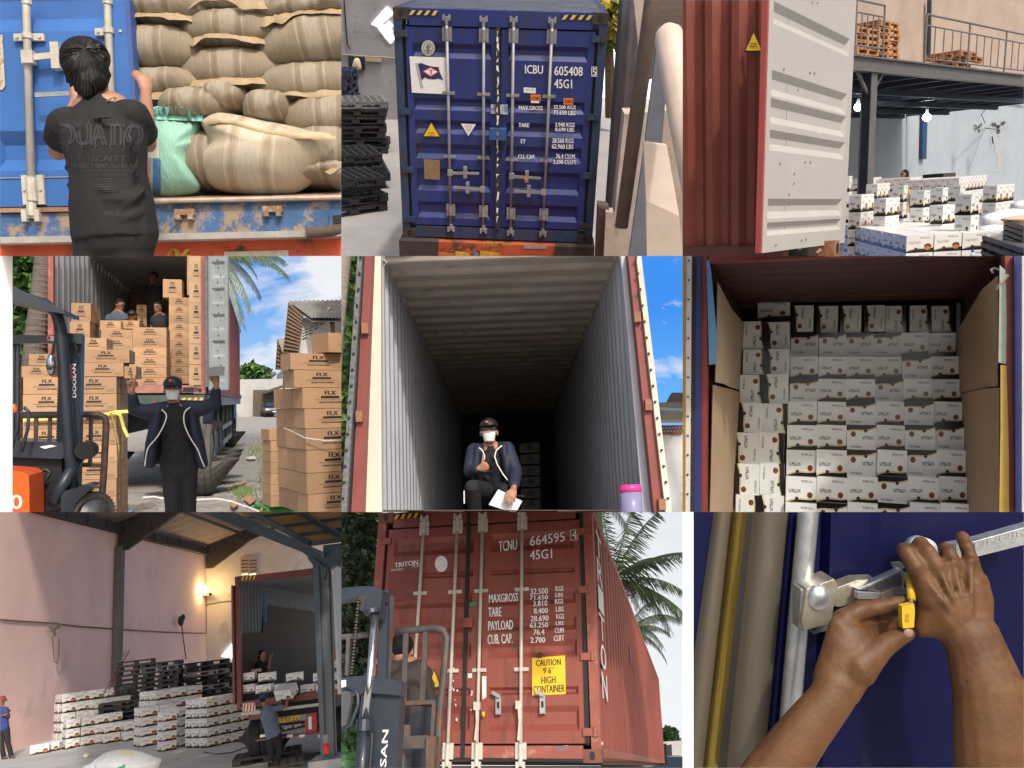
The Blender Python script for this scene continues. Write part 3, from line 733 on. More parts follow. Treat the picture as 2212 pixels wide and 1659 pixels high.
def clove(S,base,w,d,h,rot,label,group,mi=0,name='clove_carton'):
 """printed white carton; rot = rz in degrees or a full rotation"""
 k=(round(w,2),round(d,2),round(h,2),mi)
 if k not in _cl:
  ms=([CLOVE,CLOVE2],[CLOVE2,CLOVE],[CLOVE_W,CLOVE_W])[mi];_cl[k]=uvbox('carton',w*.96,d*.96,h*.985,ms,0,1,0)
 if next_id() in UNSEEN:return None
 kw=dict(rot=rot) if isinstance(rot,Matrix) else dict(rz=rot)
 o=place(S,name,_cl[k],base,label=label,cat='carton',group=group,**kw);ID_OF[o.name]=COUNT[0];return o
def clove_stack(S,C,a,bdir,na,nb,nz,h,where,group,mi=0,jit=.0,seed=0,skip=None):
 """stack whose near top corner is C; a and bdir are edge vectors of the whole top; only the outer cartons are kept"""
 r=random.Random(seed);a,bd=Vector(a),Vector(bdir);ea,eb=a/na,bd/nb;rz=math.degrees(math.atan2(ea.y,ea.x));w,d=ea.length,eb.length
 for k in range(nz):
  for i in range(na):
   for j in range(nb):
    if k>0 and i>0 and i<na-1 and j>0:continue
    if k>0 and j>0 and i>0:continue
    if skip and skip(i,j,k):continue
    p=Vector(C)+ea*(i+.5)+eb*(j+.5)-Vector((0,0,h*(k+1)))
    p+=Vector((r.uniform(-jit,jit),r.uniform(-jit,jit),0))
    lab=f'clove carton {ORD[k]} down, {ORD[i]} along, {ORD[j]} back, {where}'
    clove(S,p,w,d,h,rz+r.uniform(-1,1)*jit*60,lab,group,mi)
def wood_pallet(S,base,rz,label,group,m,parts,tilt=None):
 o=thing(S,'wooden_pallet',label,'pallet',base,rz,group=group)
 for nm,me,loc in parts:part(S,nm,me,o,loc)
 return o
def wood_parts(w,d,m):
 B1=B().box(-.05,.05,-d/2,d/2,0,.02).mesh('deck_board',m);B2=B().box(-w/2,w/2,-.05,.05,0,.02).mesh('runner',m);B3=B().box(-.05,.05,-.05,.05,0,.08).mesh('block',m);out=[]
 for i in range(6):out.append(('deck_board',B1,(-w/2+.05+i*(w-.1)/5,0,.12)))
 for j in (-1,0,1):
  out.append(('runner',B2,(0,j*(d/2-.05),0)))
  for i in (-1,0,1):out.append(('block',B3,(i*(w/2-.05),j*(d/2-.05),.02)))
 for j in (-1,0,1):out.append(('stringer',B2,(0,j*(d/2-.05),.10)))
 return out
def fan(S,label,p,r,face,m,fm,bracket):
 """wall fan: wire cage, blades, motor, arm"""
 f=Vector(face).normalized();sx=f.cross(Vector((0,0,1))).normalized();sz=sx.cross(f);T=thing(S,'wall_fan',label,'fan',p);p=Vector(p)
 for rr,dd in ((1,0),(.98,.10),(.66,.14),(.33,.16),(.66,-.03)):
  B().tube([p+(sx*math.cos(2*math.pi*i/24)+sz*math.sin(2*math.pi*i/24))*r*rr+f*r*dd for i in range(25)],r*.022,5,cap=False).obj(S,'cage_ring',m,T)
 for i in range(14):
  a=2*math.pi*i/14;e=sx*math.cos(a)+sz*math.sin(a);B().tube([p+f*r*.17,p+e*r*.6+f*r*.15,p+e*r+f*r*.05],r*.012,4).obj(S,'cage_wire',m,T)
 for i in range(3):
  a=2*math.pi*i/3+.4;e=sx*math.cos(a)+sz*math.sin(a);g=sx*-math.sin(a)+sz*math.cos(a)
  q=B();q.prism([p+e*r*.1,p+e*r*.5+g*r*.28,p+e*r*.85+g*r*.22,p+e*r*.85-g*r*.15,p+e*r*.5-g*r*.2],f*r*.04);q.obj(S,'blade',fm,T)
 B().tube([p+f*r*.1,p-f*r*.55],[r*.2,r*.24],12,rounded=True).obj(S,'motor',fm,T,True)
 B().tube([p-f*r*.4,p-f*r*.7-Vector((0,0,r*.3)),Vector(bracket)],r*.07,6).obj(S,'arm',fm,T)
 return T
def sky_mat(name,top,low,cloud,cscale,cov,strength,grad=(0,1),soft=.12):
 m=bpy.data.materials.new(name);m.use_nodes=True;nt=m.node_tree;L=nt.links.new;nt.nodes.remove(nt.nodes['Principled BSDF'])
 em=N(nt,'ShaderNodeEmission');L(em.outputs[0],nt.nodes['Material Output'].inputs[0]);em.inputs[1].default_value=strength
 tc=N(nt,'ShaderNodeTexCoord');sp=N(nt,'ShaderNodeSeparateXYZ');L(tc.outputs['Generated'],sp.inputs[0])
 g=N(nt,'ShaderNodeMapRange');g.inputs['From Min'].default_value=grad[0];g.inputs['From Max'].default_value=grad[1];L(sp.outputs[2],g.inputs['Value'])
 base=_mix(nt,g.outputs[0],low,top)
 mp=N(nt,'ShaderNodeMapping');mp.inputs['Scale'].default_value=(1,1,2.1);L(tc.outputs['Object'],mp.inputs[0])
 n=N(nt,'ShaderNodeTexNoise');n.inputs['Scale'].default_value=cscale;n.inputs['Detail'].default_value=9;n.inputs['Roughness'].default_value=.58;n.inputs['Distortion'].default_value=.3;L(mp.outputs[0],n.inputs['Vector'])
 c=N(nt,'ShaderNodeMapRange');c.inputs['From Min'].default_value=cov;c.inputs['From Max'].default_value=cov+soft;L(n.outputs['Fac'],c.inputs['Value'])
 n2=N(nt,'ShaderNodeTexNoise');n2.inputs['Scale'].default_value=cscale*1.6;n2.inputs['Detail'].default_value=6;L(mp.outputs[0],n2.inputs['Vector'])
 cc=_mix(nt,n2.outputs['Fac'],tuple(q*.70 for q in cloud),cloud);out=_mix(nt,c.outputs[0],base,cc);L(out,em.inputs[0]);return m
def wheel(S,T,c,r,w,axis,m=None,rim=None,lugs=True):
 c,ax=Vector(c),Vector(axis).normalized();o=B()
 prof=[(-.5,.72),(-.5,.90),(-.42,.98),(-.2,1),(-.19,.975),(-.15,.975),(-.14,1),(.14,1),(.15,.975),(.19,.975),(.2,1),(.42,.98),(.5,.90),(.5,.72)];o.tube([c+ax*w*a for a,_ in prof],[r*q for _,q in prof],28,cap=False)
 side=ax.orthogonal().normalized();up=ax.cross(side)
 for i in range(40 if lugs else 0):
  a=2*math.pi*i/40;e=side*math.cos(a)+up*math.sin(a);g=side*-math.sin(a)+up*math.cos(a)
  for s in (-1,1):o.bar(c+e*r*1.0+ax*w*.06*s,c+e*r*.985+ax*w*.46*s,r*.06,r*.05,up=e)
 wh=o.obj(S,'wheel',m or RUBBER,T);q=B()
 q.tube([c-ax*w*.45,c-ax*w*.30,c-ax*w*.28,c+ax*w*.28,c+ax*w*.30,c+ax*w*.45],[r*.72,r*.68,r*.2,r*.2,r*.68,r*.72],24);q.obj(S,'rim',rim or GALV,wh,True);return wh
def car(S,label,base,rz,col,sc=1.0):
 """small SUV: base centre on the ground, nose toward -y"""
 T=thing(S,'parked_car',label,'car',base,rz,group='cars parked in the yard');L0=LOCAL[T.name];Q=lambda p:L0 @ (Vector(p)*sc);paint=mat('car_paint_'+label[:9],col,.25,.3,.03,coat=.6);gl=mat('car_glass',(.03,.04,.05),.06,0,0,spec=.8)
 b=B();prof=[(-2.15,.35),(-2.2,.62),(-2.1,.92),(-1.3,1.02),(-.65,1.5),(.9,1.56),(1.85,1.2),(2.1,.95),(2.1,.35)]
 for i,(x0,x1) in enumerate(((-.9,.9),)):b.prism([Q((x0,y,z)) for y,z in prof],Q((x1,0,0))-Q((x0,0,0)))
 b.obj(S,'body',paint,T)
 q=B();q.face([Q(p) for p in ((-.78,-1.31,1.04),(.78,-1.31,1.04),(.68,-.70,1.47),(-.68,-.70,1.47))]);q.v=[v+(Q((0,-.02,.02))-Q((0,0,0))) for v in q.v];q.obj(S,'windscreen',gl,T)
 for s in (-1,1):
  q=B();q.face([Q((s*.905,y,z)) for y,z in ((-1.1,1.05),(1.4,1.05),(.85,1.46),(-.6,1.44))]);q.obj(S,'side_window',gl,T)
  B().box(-1,1,-1,1,-1,1);q=B();q.hexa([Q(p) for p in ((s*.86,-2.22,.72),(s*.5,-2.23,.72),(s*.5,-2.1,.72),(s*.86,-2.1,.72),(s*.86,-2.2,.84),(s*.5,-2.21,.82),(s*.5,-2.1,.82),(s*.86,-2.1,.84))]);q.obj(S,'headlight',mat('headlight',(.6,.62,.65),.15),T)
  for y in (-1.35,1.3):wheel(S,T,Q((s*.82,y,.34)),.34*sc,.22*sc,Q((1,0,0))-Q((0,0,0)))
  q=B();q.ell(Q((s*1.0,-.75,1.08)),.1*sc,.08*sc,.08*sc,8,6);q.obj(S,'wing_mirror',paint,T,True)
 q=B();q.hexa([Q(p) for p in ((-.55,-2.23,.45),(.55,-2.23,.45),(.55,-2.1,.45),(-.55,-2.1,.45),(-.45,-2.24,.7),(.45,-2.24,.7),(.45,-2.1,.7),(-.45,-2.1,.7))]);q.obj(S,'grille',BLACK,T)
 q=B();q.hexa([Q(p) for p in ((-.2,-2.25,.5),(.2,-2.25,.5),(.2,-2.2,.5),(-.2,-2.2,.5),(-.2,-2.25,.6),(.2,-2.25,.6),(.2,-2.2,.6),(-.2,-2.2,.6))]);q.obj(S,'number_plate',WHITE,T)
 return T
# ================================================================== 1: man at the blue container stacked with grain sacks
def build_p1():
 S=new_set(0,0,2.31,4.57,-1.67);Y=4.304
 BLUE=mat('faded_blue_paint',(.038,.135,.40),.5,0,.16,2.2,.06,40,rust=(.17,.21,.27),rust_amt=.22,rust_s=2.5)
 BLUE2=mat('scuffed_blue_rail',(.045,.115,.255),.6,0,.35,5,.2,50,rust=(.31,.235,.16),rust_amt=.46,rust_s=7)
 RUSTY=mat('rusty_threshold',(.30,.17,.10),.8,0,.35,8,.3,50,rust=(.42,.36,.30),rust_amt=.4)
 ORNG=mat('chassis_orange',(.62,.10,.035),.6,0,.2,4,.1,40,rust=(.10,.05,.03),rust_amt=.30,rust_s=5)
 GREY=mat('chassis_ledge',(.34,.32,.29),.8,0,.3,6,.2,40)
 T=thing(S,'shipping_container','faded blue container with left door shut, loaded with beige grain sacks','container',S.P(950,1500,Y))
 # shut door leaf
 o=S.P(-130,1345,Y);w=S.P(905,1345,Y).x-o.x;zt=S.P(400,-180,Y).z;h=zt-o.z
 fz=lambda v:(S.P(500,v,Y).z-o.z)/h
 b=B();door_panel(b,(o.x,Y,o.z),(1,0,0),(0,0,1),(0,-1,0),w,h,[(fz(1100),fz(842)),(fz(200),fz(-120))],margin=.10,depth=.05,slope=.085)
 door=b.obj(S,'door',BLUE,T)
 x1=o.x+w
 B().box(x1-.095,x1+.004,Y-.024,Y+.05,o.z,zt).obj(S,'door_stile',BLUE,door)
 B().box(x1+.004,x1+.026,Y-.03,Y+.04,o.z-.02,zt).obj(S,'gasket',mat('blue_gasket',(.05,.10,.30),.6),door)
 B().box(o.x,x1,Y-.006,Y+.02,o.z+.145,o.z+.149).obj(S,'weld_line',GREY,door)
 for (ua,va,ub,vb,cl) in ((172,-60,212,1400,((250,0),(1235,1))),(695,-60,758,1400,((215,0),(1235,1)))):
  a,c=S.P(ub,vb,Y-.03),S.P(ua,va,Y-.03)
  lock_rod(S,door,a.x,c.x,a.z,c.z,Y-.035,[(S.P(ua,v,Y).z,q) for v,q in cl],r=.0195)
 hx=S.P(225,395,Y)
 q=B();q.box(hx.x-.028,hx.x+.028,Y-.075,Y-.03,hx.z-.032,hx.z+.032);q.bar(hx+Vector((.02,-.055,0)),S.P(430,375,Y)+Vector((0,-.05,0)),.012,.03);q.obj(S,'handle',RODM,door)
 q=B();p=S.P(405,380,Y);q.box(p.x-.03,p.x+.012,Y-.06,Y-.01,p.z-.065,p.z+.065);q.obj(S,'handle_hub',RODM,door)
 q=B();q.bar(S.P(285,645,Y)+Vector((0,-.08,0)),S.P(620,628,Y)+Vector((0,-.08,0)),.012,.022);q.obj(S,'handle_lever',GALV,door)
 q=B();thick(S,q,[(-40,228),(20,228),(38,560),(20,585),(-40,580)],Y,.004,.003);q.obj(S,'data_plate',mat('rusty_plate',(.52,.46,.36),.7,0,.2,20,rust=(.3,.14,.06),rust_amt=.4,rust_s=20),door)
 # sill, rail, chassis
 zb=S.P(900,1530,Y).z;zs=S.P(500,1375,Y).z;xa,xb=S.P(-200,1400,Y).x,S.P(2400,1400,Y).x;zf=S.P(1400,1300,Y).z
 B().box(xa,x1+.03,Y-.04,Y+.06,zs,o.z-.012).obj(S,'door_gasket',RUSTY,T)
 B().box(xa,x1+.03,Y-.02,Y+.2,zb,zs-.004).obj(S,'bottom_rail',BLUE2,T)
 B().hexa([(x1+.03,Y-.02,zb),(xb,Y-.02,zb),(xb,Y+.2,zb),(x1+.03,Y+.2,zb),(x1+.03,Y-.02,zf-.015),(xb,Y-.02,zf-.015),(xb,Y+.2,zf-.015),(x1+.03,Y+.2,zf-.015)]).obj(S,'door_sill',BLUE2,T)
 B().hexa([(x1+.03,Y-.05,zf-.015),(xb,Y-.05,zf-.015),(xb,Y+.75,zf+.16),(x1+.03,Y+.75,zf+.16),(x1+.03,Y-.05,zf+.006),(xb,Y-.05,zf+.006),(xb,Y+.75,zf+.185),(x1+.03,Y+.75,zf+.185)]).obj(S,'threshold_plate',RUSTY,T)
 B().tube([(x1+.03,Y-.05,zf-.004),(xb,Y-.05,zf-.004)],.012,8).obj(S,'threshold_lip',mat('worn_lip',(.5,.4,.32),.6,.2,.3,14),T)
 for u,v in ((1215,1385),(1780,1365)):
  p=S.P(u,v,Y);q=B();q.box(p.x-.05,p.x+.05,Y-.05,Y-.02,p.z-.012,p.z+.018);q.box(p.x-.045,p.x-.02,Y-.06,Y-.02,p.z-.035,p.z-.012);q.box(p.x+.02,p.x+.045,Y-.06,Y-.02,p.z-.035,p.z-.012);q.obj(S,'cam_keeper',RUSTY,T)
 q=B();thick(S,q,[(2135,1375),(2330,1365),(2330,1470),(2140,1480)],Y-.02,.002,.014);q.obj(S,'casting_frame',BLUE2,T)
 q=B();thick(S,q,[(2158,1395),(2330,1388),(2330,1462),(2160,1468)],Y-.034,.003,.002);q.obj(S,'aperture',BLACK,T)
 B().box(xa,xb,Y+1.5,Y+1.55,zb,zt+.3).obj(S,'inner_wall',mat('container_dark',(.1,.09,.08),.9),T)
 B().box(xa,xb,Y+.2,Y+1.5,zb,zb+.02).obj(S,'container_floor',RUSTY,T)
 C=thing(S,'trailer_chassis','orange trailer chassis beam with a worn yellow number under the blue container','trailer',S.P(1200,1700,Y))
 z0,z1=S.P(1000,1760,Y).z,S.P(1000,1562,Y).z
 B().box(xa,xb,Y-.05,Y+.3,z0,z1-.012).obj(S,'beam',ORNG,C)
 B().box(xa,xb,Y-.16,Y+.3,z1-.012,z1+.02).obj(S,'ledge',GREY,C)
 q=B();pxtext(S,q,'06',1085,1610,1235,1700,Y-.055,lift=.004,bold=.012);q.obj(S,'number',mat('worn_yellow',(.6,.36,.04),.7,0,.3,20,rust=(.5,.1,.04),rust_amt=.4,rust_s=30),C)
 q=B();thick(S,q,[(1455,1632),(1870,1622),(1870,1700),(1455,1700)],Y-.055,.003,.002);q.obj(S,'reflector_strip',mat('reflector',(.55,.5,.38),.5,0,.25,30),C)
 B().tube([S.P(1985,1512,Y-.18),S.P(2420,1470,Y-.1)],.03,12,cap=False).obj(S,'pipe',mat('rusty_pipe',(.09,.065,.05),.8,0,.3,20),None,True,label='short rusty pipe lying on the chassis ledge below the sacks',cat='pipe')
 B().tube([S.P(1150,1378,Y-.05),S.P(1115,1425,Y-.06),S.P(1070,1470,Y-.07),S.P(1040,1535,Y-.07)],.004,6).obj(S,'wire',mat('grey_wire',(.2,.2,.21),.6),None,label='twisted grey wire hanging from the blue door sill',cat='wire')
 # sacks
 SM=sack_mat('beige_woven_sack',(.275,.225,.15),(.355,.305,.225),(.245,.19,.12))
 HEM=mat('sack_hem',(.35,.26,.15),.7,0,.2,20)
 G='beige grain sacks stacked in the blue container'
 rows=[  # u0, u1, v0, v1, depth back, tilt, hem, label
  (1180,1930,-75,140,.30,0,1,'striped beige sack with long hem in the top row, centre of the stack'),
  (1880,2500,-80,110,.42,-3,1,'beige sack at the top corner beside the top centre sack'),
  (880,1300,-90,40,.45,0,0,'beige sack showing only its lower edge at the very top by the blue door'),
  (840,1470,25,255,.36,1,1,'beige sack with frayed hem next to the top of the blue door'),
  (1640,2420,60,215,.34,-5,1,'beige sack with a folded diagonal hem at the top of the pile'),
  (1235,1915,142,372,.30,0,1,'beige sack with drooping hem, second down in the centre column'),
  (1738,2520,190,480,.34,-9,0,'plump tilted beige sack two above the cream sack'),
  (780,1420,255,535,.36,1,0,'beige sack beside the raised hand of the man'),
  (700,1005,250,372,.25,0,1,'small beige sack end poking out between two sacks by the door'),
  (1210,1910,368,628,.28,0,1,'beige sack with a wide wavy hem, third down in the centre column'),
  (1685,2480,468,716,.30,-3,1,'beige sack with hanging thread above the tip of the cream sack'),
  (830,1440,518,715,.36,0,1,'beige sack lying right above the mint green sack'),
  (1380,1720,625,800,.42,0,0,'beige sack seen between two hems just above the cream sack'),
  (1680,2000,690,900,.50,0,0,'beige sack tucked behind the sloping top of the cream sack'),
  (1890,2560,690,960,.42,-2,0,'beige sack at the edge right above the cream sack tip'),
  (1180,1640,690,900,.55,0,0,'beige sack partly hidden behind the mint sack top'),
  (1240,1800,930,1245,.40,0,0,'tan sack squeezed between the mint and the cream sack'),
  (1850,2600,880,1180,.45,0,1,'beige sack with ragged hem under the cream sack tip'),
  (1900,2600,1100,1240,.42,0,0,'dark beige sack lying on the container floor at the edge'),
 ]
 for i,(u0,u1,v0,v1,dy,tilt,hem,lab) in enumerate(rows):
  yb=Y+.14+dy*.62;a,c=S.P(u0,v1,yb),S.P(u1,v0,yb);m2=S.P((u0+u1)/2,v1,yb)
  hw,hh=(c.x-a.x)/2*1.06,(c.z-a.z)/2*1.24
  me=sack_mesh(hw,dy*.95,hh,i*3+1,SM,sag=.5)
  o=place(S,'grain_sack',me,(m2.x,yb,m2.z-hh*.14),rot=Matrix.Rotation(RAD(tilt),3,'Y'),label=lab,cat='sack',group=G)
  if hem:part(S,'hem',seam_mesh(hw*.96,dy*.95,hh*.9,i,HEM),o)
 CR=sack_mat('cream_woven_sack',(.52,.44,.315),(.60,.54,.42),(.45,.365,.24),scale=1.5)
 out=[(1305,800),(1345,762),(1430,735),(1600,760),(1850,812),(2060,855),(2235,880),(2250,935),(2180,1030),(2060,1150),(1960,1230),(1850,1262),(1640,1262),(1450,1240),(1350,1180),(1300,1050),(1355,950),(1340,870)]
 b=pillow(S,out,Y+.12,.24,.2,seed=4,wob=.05)
 rot=12;p0=S.P(1655,1262,Y+.12)
 T2=thing(S,'grain_sack','big slumped cream sack with white stripes on the container floor','sack',p0,rot=Matrix.Rotation(RAD(rot),3,'Y'),group='loose sacks on the container floor')
 b.obj(S,'bag',CR,T2,True)
 hemp=[(1340,790),(1410,775),(1530,790),(1640,830),(1780,858),(1950,878),(2080,885),(2225,890)]
 q=B();rws=[]
 for i,(u,v) in enumerate([(hemp[j][0]+(hemp[j+1][0]-hemp[j][0])*f,hemp[j][1]+(hemp[j+1][1]-hemp[j][1])*f) for j in range(len(hemp)-1) for f in (0,.33,.66)]):
  p=S.P(u,v,Y-.045-.05*math.sin(math.pi*i/21)**.5);w=smooth_noise(i*.9,3)
  rws.append([p+Vector((0,.02,.010)),p+Vector((0,-.014-.008*w,.002)),p+Vector((.004,-.008+.008*w,-.014-.008*w))])
 q.sheet(rws);q.obj(S,'hem',mat('cream_hem',(.62,.47,.27),.7,0,.2,20),T2,True)
 MINT=mat('mint_woven_sack',(.26,.50,.39),.6,0,.18,6,.35,55,stretch=(1,1,.25))
 T3=thing(S,'grain_sack','upright mint green sack with gathered top beside the cream sack','sack',S.P(1130,1275,Y+.1),group='loose sacks on the container floor')
 out=[(985,765),(1100,745),(1230,770),(1298,800),(1285,880),(1300,930),(1262,1000),(1255,1080),(1290,1180),(1280,1240),(1150,1275),(1010,1272),(940,1250),(950,1000),(965,850)]
 pillow(S,out,Y+.10,.13,.13,seed=8,wob=.10).obj(S,'bag',MINT,T3,True)
 q=B();rws=[]
 for i in range(31):
  t=i/30;u=985+335*t;f=smooth_noise(i*.45,2);f2=smooth_noise(i*.8,6)
  rws.append([S.P(u-6,772+14*t,Y+.05-.05*f),S.P(u-4,735+12*f2,Y+.0+.06*f),S.P(u,700-16*f+10*abs(t-.5),Y+.02-.05*f2),S.P(u,682+14*f2,Y+.05)])
 q.sheet(rws);q.obj(S,'gathered_top',mat('mint_ruffle',(.22,.50,.42),.6,0,.25,30),T3,True)
 bv=bvh_of([c for c in T3.children if c.name.startswith('bag')][0],S)
 for (u0,v0,u1,v1,nm,col) in ((962,912,1030,1025,'patch',(.55,.55,.48)),(990,1032,1040,1262,'blue_band',(.06,.16,.33)),(955,1030,975,1262,'pink_band',(.5,.25,.25))):
  k=wrap_on(S,subdiv_rect(B(),S,u0,v0,u1,v1,Y-.3),bv,.004)
  if k.f:k.obj(S,nm,mat(nm+'_print',col,.7,0,.2,20),T3)
 # the man, seen from behind
 y=3.30;P=lambda u,v,dy=0:S.P(u,v,y+dy)
 SHIRT=mat('washed_black_shirt',(.012,.0115,.0125),.85,0,.35,6,.9,11,stretch=(1,1,.55))
 J=dict(head=P(572,462,.05),neck=P(650,655,.02),shL=P(432,800),shR=P(850,748),elL=P(372,985,.12),wrL=P(500,650,.38),elR=P(958,935,.25),wrR=P(945,600,.72),pelvis=P(735,1400),hipL=P(640,1480),hipR=P(830,1480),knL=P(620,2100),knR=P(850,2100),anL=P(600,2750),anR=P(880,2750))
 def folds(c):
  for (a,e,r_) in (((455,1270),(640,1330),.015),((950,1210),(800,1335),.016),((500,1120),(590,1270),.012),((900,1010),(850,1150),.012),((480,1385),(700,1405),.014),((935,1370),(780,1410),.014),((430,890),(520,1040),.014),((880,860),(820,980),.013),((560,1200),(760,1235),.010),((660,1290),(880,1265),.012),((600,760),(760,745),.010)):
   f=lambda u:-.125+.075*(abs(u-690)/270)**2
   c.tube([P(*a,f(a[0])),P((a[0]+e[0])/2,(a[1]+e[1])/2+12,f((a[0]+e[0])/2)),P(*e,f(e[0]))],[r_*.5,r_,r_*.4],7,rounded=True)
 man=person(S,'man in black T-shirt seen from behind, pulling the blue door edge',J,k=1.0,vox=.010,shirt=SHIRT,pants=mat('black_trousers',(.012,.012,.013),.85,0,.2,9,.4,15),sleeve=.62,fwd=(.12,1,-.05),hup=(-.05,0,1),hair=None,eyes=False,hem=.10,
     hands={'R':(Vector((-.05,.25,1)),Vector((-1,.3,0)),Vector((-.75,-.3,.7)),'grip'),'L':(Vector((0,.2,1)),Vector((.5,.6,0)),Vector((.6,.5,0)),'grip')},torso_w=.90,extra=folds)
 # thick black hair with ragged ends
 c=B();hd=J['head']
 for (u,v,d,r1,r2,r3) in ((552,370,.02,162,150,135),(560,455,-.015,150,120,110),(600,520,-.03,100,90,78),(500,400,.02,110,120,110)):
  q=P(u,v,d);s=S.m(q);c.ell(q,r1*s*.96,r2*s*.9,r3*s*.96)
 r=random.Random(4)
 for i in range(46):
  t=i/45;u=440+270*t;v0=470+40*math.sin(t*3.1);q0=P(u,v0,-.085+.15*abs(t-.5));ln=70+50*math.sin(t*3.1)+r.uniform(-18,18);q1=P(u+r.uniform(-9,9)-6,v0+ln,-.07+.14*abs(t-.5));c.tube([q0,q1],[.013,.0028],6)
 for i in range(60):
  a=r.uniform(0,math.pi);u=552+158*math.cos(a);v=375-132*math.sin(a);c.tube([P(552+120*math.cos(a),375-95*math.sin(a),.0),P(u+r.uniform(-5,5),v+r.uniform(-4,8),r.uniform(-.04,.05))],[.012,.004],5)
 ho=blob(S,'hair',c,.008,HAIR,man,1);hb=bvh_of(ho,S);c=B();r=random.Random(17)
 for i in range(420):# loose strands combed out from the whorl
  a=r.uniform(0,6.28);u,v=560+12*math.cos(a),300+10*math.sin(a);t0=r.uniform(0,.75);pts=[];wv=r.uniform(-.25,.25)
  for j in range(7):
   t=t0+.09*j*r.uniform(.9,1.2);b_=a+wv*t;uu,vv=555+175*t*math.cos(b_),310+(300 if math.sin(b_)>0 else 80)*t*math.sin(b_);d=S.ray(uu,vv).normalized();q=hb.ray_cast(d*1.5,d)
   if q[0] is not None:pts.append(q[0]-d*r.uniform(.001,.005))
  if len(pts)>3:c.tube(pts,[.0016]*(len(pts)-1)+[.0006],4,cap=False)
 c.obj(S,'hair_strands',mat('strand',(.02,.018,.017),.4,0,.3,60),man,recalc=False,kind='stuff')
 sh=[q for q in man.children if q.name.startswith('shirt')][0];bv=bvh_of(sh,S);SP=mat('grey_shirt_print',(.044,.043,.049),.9,0,.2,30)
 for t,(u0,v0,u1,v1),bo in (('DUATIO',(385,800,915,945),.012),('SCREET',(598,1012,815,1048),.002),('MENTS UNFOLD IN RE',(490,1060,880,1090),.001),('GOLDEN ERAS IN SILENT MEMORY',(525,1096,880,1118),0),('TIMES OF VISION AND SOUND',(560,1124,830,1142),0),('MADE',(680,1368,778,1400),.001)):
  k=B();pxtext(S,k,t,u0,v0,u1,v1,y-.3,bold=bo);k=wrap_on(S,k,bv,.0028)
  if k.f:k.obj(S,'shirt_print',SP,sh)
 r=random.Random(3);k=B()
 for i in range(12):# gothic spikes on the big letters and a crackle below them
  u=385+i*46;v=938 if i%2 else 804;pts=[(u,v),(u+12,v),(u+6+r.uniform(-12,12),v+(48 if i%2 else-30))];k.face([S.P(a,c_,y-.3) for a,c_ in pts])
 for i in range(5):
  u,v=480+60*i,975
  for j in range(7):u2,v2=u+r.uniform(-26,26),v+r.uniform(6,26);k.face([S.P(u,v,y-.3),S.P(u+4,v,y-.3),S.P(u2+3,v2,y-.3),S.P(u2,v2,y-.3)]);u,v=u2,v2
 for i in range(6):
  u0=620+10*i;k.face([S.P(a,c_,y-.3) for a,c_ in ((u0,1160+16*i),(u0+120-14*i,1158+16*i),(u0+120-14*i,1163+16*i),(u0,1165+16*i))])
 k=wrap_on(S,k,bv,.004);k.f and k.obj(S,'shirt_print',SP,sh,kind='stuff')
 B().tube([P(690,655,-.06),P(735,632,-.045),P(775,640,-.0)],.0022,6).obj(S,'necklace',mat('gold',(.6,.4,.12),.3,.9),man)
